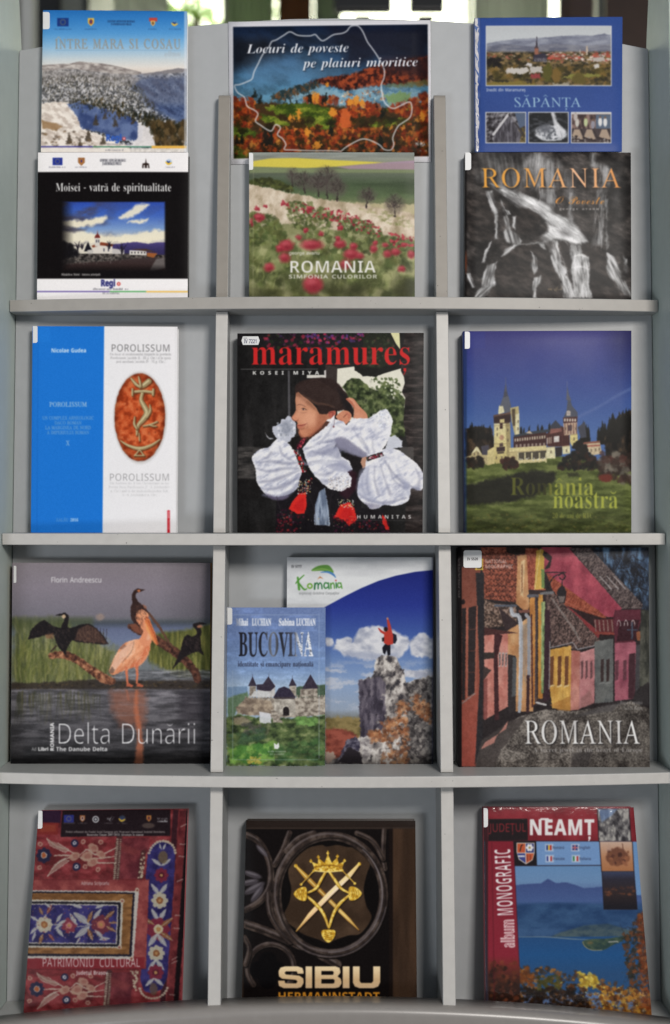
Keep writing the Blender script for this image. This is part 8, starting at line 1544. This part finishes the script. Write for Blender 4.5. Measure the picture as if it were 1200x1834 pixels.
class Patch:
    """a book face from its four corners; u runs right, v down"""
    def __init__(s, tl, tr, br, bl):
        s.c = (tl, tr, br, bl)
        s.n = ((tr - tl) + (br - bl)).cross((bl - tl) + (br - tr)).normalized()
        if s.n.y > 0:
            s.n = -s.n

    def at(s, u, v, h=0.):
        tl, tr, br, bl = s.c
        return (tl * (1 - u) + tr * u) * (1 - v) + (bl * (1 - u) + br * u) * v + s.n * h

    def size(s):
        tl, tr, br, bl = s.c
        return ((tr - tl).length + (br - bl).length) / 2, ((bl - tl).length + (br - tr).length) / 2


def slab(bm, pt, u0, u1, v0, v1, h0, h1, g=1, bow=0.):
    """a board on the patch from height h0 (front) back to h1; the front face carries the picture"""
    uv = bm.loops.layers.uv.verify(); fr = {}; bk = {}
    for i in range(g + 1):
        for j in range(g + 1):
            u = u0 + (u1 - u0) * i / g; v = v0 + (v1 - v0) * j / g
            b = bow * (4 * u * (1 - u)) * (.6 + .4 * math.sin(v * 5))
            fr[i, j] = bm.verts.new(pt.at(u, v, h0 + b))
            if i in (0, g) or j in (0, g):
                bk[i, j] = bm.verts.new(pt.at(u, v, h1))
    idx = {vv: k for k, vv in fr.items()}
    def face(vs, mi):
        f = bm.faces.new(vs); f.material_index = mi
        for l in f.loops:
            k = idx.get(l.vert)
            if k is None:
                k = next(q for q, w in bk.items() if w is l.vert)
            i, j = k; l[uv].uv = (u0 + (u1 - u0) * i / g, 1 - (v0 + (v1 - v0) * j / g))
        f.smooth = True
    for i in range(g):
        for j in range(g):
            face([fr[i, j], fr[i, j + 1], fr[i + 1, j + 1], fr[i + 1, j]], 0)
        face([fr[i, 0], fr[i + 1, 0], bk[i + 1, 0], bk[i, 0]], 0); face([fr[i, g], bk[i, g], bk[i + 1, g], fr[i + 1, g]], 0)
        face([fr[0, i], bk[0, i], bk[0, i + 1], fr[0, i + 1]], 0); face([fr[g, i], fr[g, i + 1], bk[g, i + 1], bk[g, i]], 0)
    ring = [bk[i, 0] for i in range(g + 1)] + [bk[g, j] for j in range(1, g + 1)] + [bk[i, g] for i in range(g - 1, -1, -1)] + [bk[0, j] for j in range(g - 1, 0, -1)]
    bm.faces.new(ring[::-1])


BOOKS = 'books shown face out on the display shelf'


def book(painter, corners, d_bot, d_top, t, label, cover_col, org, sc, tab=None, tabtext=None, hexlabel=False, film=0., rough=.32, soft=False, stand=None, gain=GAIN, strip=False):
    """corners in photo pixels (top left, top right, bottom right, bottom left), distances to the foot and the head"""
    q = [list(c) for c in corners]
    if stand is not None:                 # let the foot stand on the board at height stand
        yb = row(stand, d_bot)
        for a, b in ((0, 3), (1, 2)):
            k = (yb - q[a][1]) / (q[b][1] - q[a][1]); q[b][0] = q[a][0] + (q[b][0] - q[a][0]) * k; q[b][1] = yb
    pt = Patch(unp(*q[0], d_top), unp(*q[1], d_top), unp(*q[2], d_bot), unp(*q[3], d_bot))
    W_, H_ = pt.size()
    t0 = thing('book', pt.at(.5, 1, -t / 2), label, 'book', BOOKS)
    m = printed(painter.__name__, painter([tuple(c) for c in q]), gain, rough, film)
    cm = mat('cover_board', cover_col, .4, .4, .05, 60)
    cb = .0008 if soft else .0026
    ou, ov = ((.0 if soft else .003) / W_), ((.0 if soft else .003) / H_)
    bm = bmesh.new(); slab(bm, pt, 0, 1, 0, 1, 0, -cb, 14, .0012); link('front_cover', bm, [m], t0, .0006, True)
    bm = bmesh.new(); slab(bm, pt, 0, 1, 0, 1, -t + cb, -t, 1); link('back_cover', bm, [cm], t0, .0005)
    bm = bmesh.new(); slab(bm, pt, 0, .0025 / W_, 0.001, .999, -cb - .0001, -t + cb + .0001, 1); link('spine', bm, [cm], t0)
    bm = bmesh.new(); slab(bm, pt, .003 / W_, 1 - ou - .0006 / W_, ov + .0004, 1 - ov - .0004, -cb - .0002, -t + cb + .0002, 1); link('pages', bm, [paper], t0)
    if tab:
        x0, y0, x1, y1 = [(v / sc + (org[0], org[1])[k % 2]) for k, v in enumerate(tab)]
        Hm = np.linalg.inv(homog(q)); bm = bmesh.new(); uvl = bm.loops.layers.uv.verify()
        if hexlabel:
            k = (x1 - x0) * .08; out = [(x0 + k, y0), (x1 - k, y0), (x1, (y0 + y1) / 2), (x1 - k, y1), (x0 + k, y1), (x0, (y0 + y1) / 2)]
        else:
            r = min(4.0, (x1 - x0) * .4); out = []
            for cx_, cy_, a0 in ((x1 - r, y0 + r, -1.57), (x1 - r, y1 - r, 0), (x0 + r, y1 - r, 1.57), (x0 + r, y0 + r, 3.14)):
                if cx_ < (x0 + x1) / 2 and not tabtext:
                    out.append((x0, y1 if cy_ > (y0 + y1) / 2 else y0)); continue
                out += [(cx_ + r * math.cos(a0 + a), cy_ + r * math.sin(a0 + a)) for a in np.linspace(0, 1.57, 5)]
        def onto(x, y, h):
            a = Hm @ np.array([x, y, 1.]); u = max(a[0] / a[2], 0.); v = max(a[1] / a[2], 0.); b = .0012 * 4 * u * (1 - u) * (.6 + .4 * math.sin(v * 5))
            return pt.at(u, v, h + b)
        A = [bm.verts.new(onto(x, y, .0005)) for x, y in out]; B = [bm.verts.new(onto(x, y, .0001)) for x, y in out]
        f = bm.faces.new(A)
        for l, (x, y) in zip(f.loops, out):
            l[uvl].uv = ((x - x0) / (x1 - x0), 1 - (y - y0) / (y1 - y0))
        bm.faces.new(B[::-1])
        for i in range(len(A)):
            bm.faces.new([A[i], B[i], B[(i + 1) % len(A)], A[(i + 1) % len(A)]])
        lm = white_card
        if tabtext:
            lc = Cover([(x0, y0), (x1, y0), (x1, y1), (x0, y1)], (x0, y0), 10., 3.)
            lc.fill((226, 226, 226)); w_, h_ = (x1 - x0) * 10, (y1 - y0) * 10
            if hexlabel:
                lc.line([(w_ * .12, h_ * .2), (w_ * .3, h_ * .2)], h_ * .07, (120, 120, 120)); lc.text(tabtext, w_ * .14, h_ * .8, w_ * .86, h_ * .45, 'SN', (90, 90, 110), wt=2)
            else:
                lc.text(tabtext, w_ * .2, h_ * .57, w_ * .8, h_ * .15, 'SX', (50, 50, 52))
            lm = printed('label_print', lc, .95)
        link('shelf_mark_label', bm, [lm], t0)
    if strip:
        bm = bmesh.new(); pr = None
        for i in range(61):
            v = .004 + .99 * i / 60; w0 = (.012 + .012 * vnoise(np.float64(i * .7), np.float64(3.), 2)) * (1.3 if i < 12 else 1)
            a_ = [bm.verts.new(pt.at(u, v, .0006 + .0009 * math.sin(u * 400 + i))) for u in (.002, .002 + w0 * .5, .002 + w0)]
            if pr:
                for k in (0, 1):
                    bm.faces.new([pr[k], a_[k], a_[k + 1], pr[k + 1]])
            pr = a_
        link('plastic_edge_strip', bm, [mat('film_glints', (.58, .56, .58), .15, .8, .25, 90)], t0, 0, True)  # glints of the clear film put into a pale opaque colour
    return t0


# first row: each pair stands one book on the head of another
LO1 = 2.305
def yb_at(py, off):
    """distance of a face lying off in front of the back panel, seen at photo row py"""
    d = 2.28
    for _ in range(6):
        d = y_back(EYE - (py - CY) / FOC * d) - off
    return d


book(cover_black_church, [(68, 273), (337, 273), (336, 536), (66, 540)], yb_at(540, .030), yb_at(273, .027), .024, 'black book with a white church under a cloudy sky, white bands above and below', (.03, .03, .03), (0, 260), 3, stand=Z1)
book(cover_snow, [(77, 18), (335, 20), (334, 272.4), (73, 272.4)], yb_at(272, .026), yb_at(19, .021), .019, 'book with snowy wooded hills below a blue sky, standing on the black church book', (.7, .72, .75), (0, 0), 3, (231, 65, 268, 157))
book(cover_poppies, [(446, 273), (742, 273), (743, 536), (446, 536)], yb_at(536, .034), yb_at(273, .031), .026, 'book with red peonies in a pale grassy meadow, in front of the autumn poster', (.4, .42, .3), (380, 260), 2.857, (189, 40, 210, 127), stand=Z1)
book(cover_waterfall, [(833, 273), (1130, 273), (1131, 540), (833, 540)], yb_at(540, .034), yb_at(273, .030), .028, 'dark book with a white waterfall over black rocks and gold capital letters', (.03, .03, .03), (780, 260), 2.857, (152, 38, 182, 128), stand=Z1)
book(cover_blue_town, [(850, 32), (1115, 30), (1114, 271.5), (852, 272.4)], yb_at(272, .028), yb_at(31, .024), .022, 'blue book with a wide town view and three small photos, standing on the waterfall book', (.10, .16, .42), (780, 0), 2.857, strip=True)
# the poster, fixed flat to the back panel
pq = [(409, 39), (771, 36), (772, 290), (412, 294)]
pt = Patch(unp(*pq[0], yb_at(39, .0035)), unp(*pq[1], yb_at(37, .0035)), unp(*pq[2], yb_at(291, .0022)), unp(*pq[3], yb_at(293, .0022)))
bm = bmesh.new(); slab(bm, pt, 0, 1, 0, 1, .0, -.0006, 10, .0008)
po = link('poster', bm, [printed('poster_autumn', poster_autumn(pq), GAIN, .45)], None, 0, True)
po['label'] = 'white bordered poster of an autumn valley with a pale country outline and slanted lettering'; po['category'] = 'poster'
# second row
book(cover_relief, [(58, 584), (318, 585), (316, 956), (55, 956)], yb_at(954, .030), yb_at(584, .024), .021, 'half blue half white book with an oval terracotta medallion', (.7, .7, .71), (0, 560), 3, (177, 70, 202, 163), stand=Z2)
book(cover_girl, [(425, 597), (759, 596), (757, 956), (425, 956)], yb_at(954, .040), yb_at(597, .034), .031, 'black book with a young woman in white puffed sleeves and red lettering', (.02, .02, .02), (380, 560), 2.857, (150, 122, 243, 166), 'IV 7221', True, stand=Z2)
book(cover_castle, [(829, 593), (1131, 592), (1131, 958), (833, 958)], yb_at(954, .042), yb_at(593, .034), .033, 'book with a pale turreted castle on a green lawn under deep blue sky', (.03, .05, .16), (780, 560), 2.857, (150, 97, 176, 187), stand=Z2)
# third row
def d_on(z, py):
    return (EYE - z) * FOC / (py - CY)


book(cover_pelican, [(22, 1008), (377, 1008), (376, 1368), (19, 1368)], d_on(Z3, 1368), yb_at(1008, .030), .026, 'wide book with a pink pelican and dark cormorants by the water', (.55, .26, .08), (0, 970), 3, (74, 130, 88, 222))
book(cover_summit, [(514, 998), (776, 998), (776, 1368.6), (512, 1368.6)], d_on(Z3, 1368.6), yb_at(998, .022), .018, 'book with a hiker in red on a rocky peak, partly behind the fortress book', (.6, .6, .62), (380, 970), 2.857)
book(cover_fortress, [(407, 1088), (583, 1088), (582, 1371), (405, 1371)], d_on(Z3, 1371) - .006, yb_at(1088, .044), .014, 'small blue and green book with an old stone fortress, in front of the hiker book', (.3, .36, .5), (380, 970), 2.857, (78, 338, 103, 425), soft=True, stand=Z3)
book(cover_street, [(820, 980), (1162, 980), (1164, 1374), (821, 1374)], d_on(Z3, 1374), yb_at(980, .046), .040, 'large book with a cobbled lane of red, pink and yellow houses', (.03, .025, .03), (780, 970), 2.857, (143, 45, 236, 135), 'IV 5520')
# fourth row: tilted back further
book(cover_painted, [(69, 1452), (336, 1449), (324, 1797), (42, 1812)], 2.160, yb_at(1450, .030), .022, 'red book of painted folk flowers in blue panels with a dark top band', (.3, .06, .07), (0, 1390), 3, (203, 183, 228, 280), stand=Z0 + .004)
book(cover_emblem, [(441, 1470), (744, 1470), (747, 1800), (433, 1800)], 2.180, yb_at(1470, .036), .030, 'dark brown book with a golden crown and crossed swords emblem', (.04, .03, .025), (380, 1390), 2.857, stand=Z0 + .004)
book(cover_lake, [(866, 1446), (1135, 1446), (1168, 1823), (870, 1805)], 2.160, yb_at(1446, .036), .026, 'red edged glossy book with a blue mountain lake above autumn trees', (.28, .04, .06), (780, 1390), 2.857, (240, 163, 268, 255), film=.3, stand=Z0 + .004)

# ---------------------------------------------------------------- the room behind, far out of focus
def bgx(px, d):
    return (px - CX) / FOC * d


def bgz(py, d):
    return EYE - (py - CY) / FOC * d


def slab_px(name, px0, px1, py0, py1, d, th, m, parent=None):
    bm = bmesh.new(); box(bm, bgx(px0, d), bgx(px1, d), d, d + th, bgz(py1, d), bgz(py0, d))
    return link(name, bm, m, parent, .003)


def tag(o, label, cat, group=None):
    o['label'] = label; o['category'] = cat
    if group:
        o['group'] = group
    return o


bm = bmesh.new(); box(bm, -4, 4, -1.5, 7.2, -.05, 0); f_ = link('floor', bm, mat('floor_vinyl', (.16, .15, .14), .5, .4, .1, 6)); f_['kind'] = 'structure'
wm = mat('painted_plaster', (.34, .33, .30), .8, .3, .05, 4)
D = 6.2
bm = bmesh.new()
for x0, x1, z0, z1 in ((-4, bgx(162, D), 0, 4.4), (bgx(1075, D), 4, 0, 4.4), (bgx(162, D), bgx(1075, D), 0, 2.9), (bgx(162, D), bgx(1075, D), 4.15, 4.4)):
    box(bm, x0, x1, D, D + .2, z0, z1)
w_ = link('wall', bm, wm); tag(w_, 'dim plaster wall with a wide window far behind the shelf', 'wall')
bm = bmesh.new(); box(bm, -9, 9, 11, 11.05, -.5, 8); s_ = link('sky', bm, emit('daylight_outside', (1.0, .98, .76), 5.0)); s_['kind'] = 'structure'
win = thing('window', (0, D + .08, 2.9), 'wide bright window behind the top of the shelf', 'window')
fm = mat('window_frame_paint', (.55, .55, .5), .5, .4, .03, 20)
for a, b in ((395, 405), (836, 846), (162, 172), (1062, 1075)):
    bm = bmesh.new(); box(bm, bgx(a, D), bgx(b, D), D + .05, D + .11, 2.9, 4.15); link('frame', bm, fm, win, .004)
gl = bpy.data.materials.new('window_glass'); gl.use_nodes = True; nt = gl.node_tree; b_ = nt.nodes['Principled BSDF']
b_.inputs['Transmission Weight'].default_value = 1; b_.inputs['Roughness'].default_value = .02; b_.inputs['IOR'].default_value = 1.0; b_.inputs['Base Color'].default_value = (.93, .97, .95, 1)
for a, b in ((172, 395), (405, 836), (846, 1062)):
    bm = bmesh.new(); box(bm, bgx(a, D), bgx(b, D), D + .078, D + .082, 2.9, 4.15); link('pane', bm, gl, win)
# leafy trees outside
leaf_m = bpy.data.materials.new('leaves'); leaf_m.use_nodes = True; nt = leaf_m.node_tree; b_ = nt.nodes['Principled BSDF']
b_.inputs['Base Color'].default_value = (.10, .20, .03, 1); b_.inputs['Roughness'].default_value = .6
tr_ = nt.nodes.new('ShaderNodeBsdfTranslucent'); tr_.inputs['Color'].default_value = (.30, .52, .08, 1)
mx_ = nt.nodes.new('ShaderNodeMixShader'); mx_.inputs[0].default_value = .6
nt.links.new(b_.outputs[0], mx_.inputs[1]); nt.links.new(tr_.outputs[0], mx_.inputs[2]); nt.links.new(mx_.outputs[0], nt.nodes['Material Output'].inputs[0])
bark = mat('bark', (.10, .07, .05), .9, .2, .2, 20)
rng = random.Random(4)
for px, py, rx, rz, n, d, lab in ((352, 24, .20, .13, 90, 8.2, 'bright leafy tree outside, left of the poster top'), (470, 5, .30, .5, 120, 9.2, 'pale leafy tree outside, above the poster'), (915, 12, .16, .34, 110, 8.0, 'leafy tree outside, above the blue town book')):
    tr = thing('tree', (bgx(px, d), d, 0), lab, 'tree', 'trees outside the window')
    cx_, cz_ = bgx(px, d), bgz(py, d)
    bm = bmesh.new()
    for _ in range(n):
        u = Vector((rng.gauss(0, 1), rng.gauss(0, 1), rng.gauss(0, 1))).normalized() * rng.random() ** .4
        p = Vector((cx_ + u.x * rx, d + u.y * .3, cz_ + u.z * rz)); s = rng.uniform(.03, .07)
        a = Vector((rng.gauss(0, 1), rng.gauss(0, 1), rng.gauss(0, 1))).normalized() * s; b = a.cross(Vector((rng.gauss(0, 1), rng.gauss(0, 1), rng.gauss(0, 1)))).normalized() * s * .5
        bm.faces.new([bm.verts.new(q) for q in (p - a, p + b, p + a, p - b)])
    link('crown', bm, leaf_m, tr)
    bm = bmesh.new(); bmesh.ops.create_cone(bm, cap_ends=True, segments=10, radius1=.07, radius2=.035, depth=cz_)
    bmesh.ops.translate(bm, verts=bm.verts, vec=(cx_, d, cz_ / 2)); link('trunk', bm, bark, tr)
# curtains, cabinet, screens
def curtain(px0, px1, d, m, label):
    bm = bmesh.new(); n = 60; z0, z1 = 2.7, 4.2; a = []
    for i in range(n + 1):
        x = bgx(px0 + (px1 - px0) * i / n, d); y = d + .03 * math.sin(i * .9) + .012 * math.sin(i * 2.3)
        a.append((bm.verts.new((x, y, z0)), bm.verts.new((x, y + .01, z1))))
    for p, q in zip(a, a[1:]):
        bm.faces.new([p[0], q[0], q[1], p[1]])
    sol = link('curtain', bm, m, None, 0, True); md = sol.modifiers.new('cloth', 'SOLIDIFY'); md.thickness = .004
    tag(sol, label, 'curtain', 'curtains at the window')


def cloth(name, col, tl):
    m = mat(name, col, .9, .1, .08, 8); nt = m.node_tree; t = nt.nodes.new('ShaderNodeBsdfTranslucent'); t.inputs['Color'].default_value = (*tl, 1)
    x = nt.nodes.new('ShaderNodeMixShader'); x.inputs[0].default_value = .6
    nt.links.new(nt.nodes['Principled BSDF'].outputs[0], x.inputs[1]); nt.links.new(t.outputs[0], x.inputs[2]); nt.links.new(x.outputs[0], nt.nodes['Material Output'].inputs[0])
    return m


cw = cloth('white_voile', (.6, .62, .58), (.62, .64, .60)); cb = cloth('brown_curtain', (.25, .13, .07), (.30, .17, .09)); cg = cloth('green_curtain', (.4, .46, .34), (.44, .52, .36)); cp = cloth('pink_curtain', (.4, .32, .31), (.34, .28, .27))
curtain(172, 305, 6.0, cw, 'pale curtain above the snowy hills book')
curtain(405, 492, 6.0, cg, 'greenish sheer curtain above the left of the poster')
curtain(496, 560, 5.95, cb, 'brown curtain above the middle of the poster')
curtain(562, 612, 6.0, cg, 'narrow pale green curtain left of the dark screens')
curtain(846, 985, 6.0, cw, 'white sheer curtain above the blue town book')
curtain(1000, 1068, 5.95, cp, 'dull pink curtain beside the dark wooden post')
dk = mat('black_lacquer', (.012, .012, .013), .35, .5, .1, 10); bw = mat('dark_brown_wood', (.045, .022, .014), .5, .4, .25, 9); grw = mat('grey_paint', (.15, .16, .14), .5, .4, .05, 10); wp = mat('pale_paint', (.5, .5, .48), .5, .4, .03, 10)
cab = thing('cabinet', (bgx(80, 4.6), 4.6, 0), 'tall black cabinet behind the upper left corner of the shelf', 'cabinet')
D2 = 4.6
bm = bmesh.new(); box(bm, bgx(58, D2), bgx(106, D2), D2, D2 + .5, 0, 3.6); link('body', bm, dk, cab, .004)
bm = bmesh.new(); box(bm, bgx(106, D2) + .001, bgx(150, D2), D2 + .02, D2 + .5, 0, 3.6); link('side_door', bm, grw, cab, .004)
bm = bmesh.new(); box(bm, bgx(150, D2) + .001, bgx(160, D2), D2 - .01, D2 + .5, 0, 3.6); link('post', bm, dk, cab, .004)
o = slab_px('door_jamb', 38, 57, -900, 1300, 4.2, .08, wp); tag(o, 'pale door jamb beside the black cabinet', 'door frame')
o = slab_px('wooden_post', 1084, 1170, -900, 1300, 4.4, .2, bw); tag(o, 'dark brown wooden post behind the upper right corner of the shelf', 'post')
o = slab_px('metal_pole', 1070, 1082, -900, 1300, 4.3, .04, dk); tag(o, 'thin black pole left of the brown wooden post', 'pole')
D3 = 4.3
for px, w, lab in ((650, 104, 'dark hanging screen above the poster, the wider one on the left'), (765, 62, 'dark hanging screen above the poster, the narrower one on the right')):
    mo = thing('hanging_screen', (bgx(px, D3), D3, 4.35), lab, 'screen', 'dark screens behind the shelf')
    bm = bmesh.new(); box(bm, bgx(px - w / 2, D3), bgx(px + w / 2, D3), D3, D3 + .04, bgz(17, D3), bgz(-150, D3)); link('screen', bm, dk, mo, .006)
    bm = bmesh.new(); x0, x1 = bgx(px - 16, D3), bgx(px + 16, D3); xa, xb = bgx(px - 5, D3), bgx(px + 5, D3); z0, z1 = bgz(34, D3), bgz(17, D3)
    hexa(bm, [(xa, D3 + .05, z0), (xb, D3 + .05, z0), (x1, D3 + .05, z1), (x0, D3 + .05, z1), (xa, D3 + .09, z0), (xb, D3 + .09, z0), (x1, D3 + .09, z1), (x0, D3 + .09, z1)]); link('bracket', bm, dk, mo)
    bm = bmesh.new(); box(bm, bgx(px - 3, D3), bgx(px + 3, D3), D3 + .041, D3 + .06, bgz(-150, D3) - .1, 4.38); link('pole', bm, dk, mo, .002)
bm = bmesh.new(); box(bm, -4, 4, 3.6, 7.2, 4.4, 4.5); c_ = link('ceiling', bm, wp); c_['kind'] = 'structure'
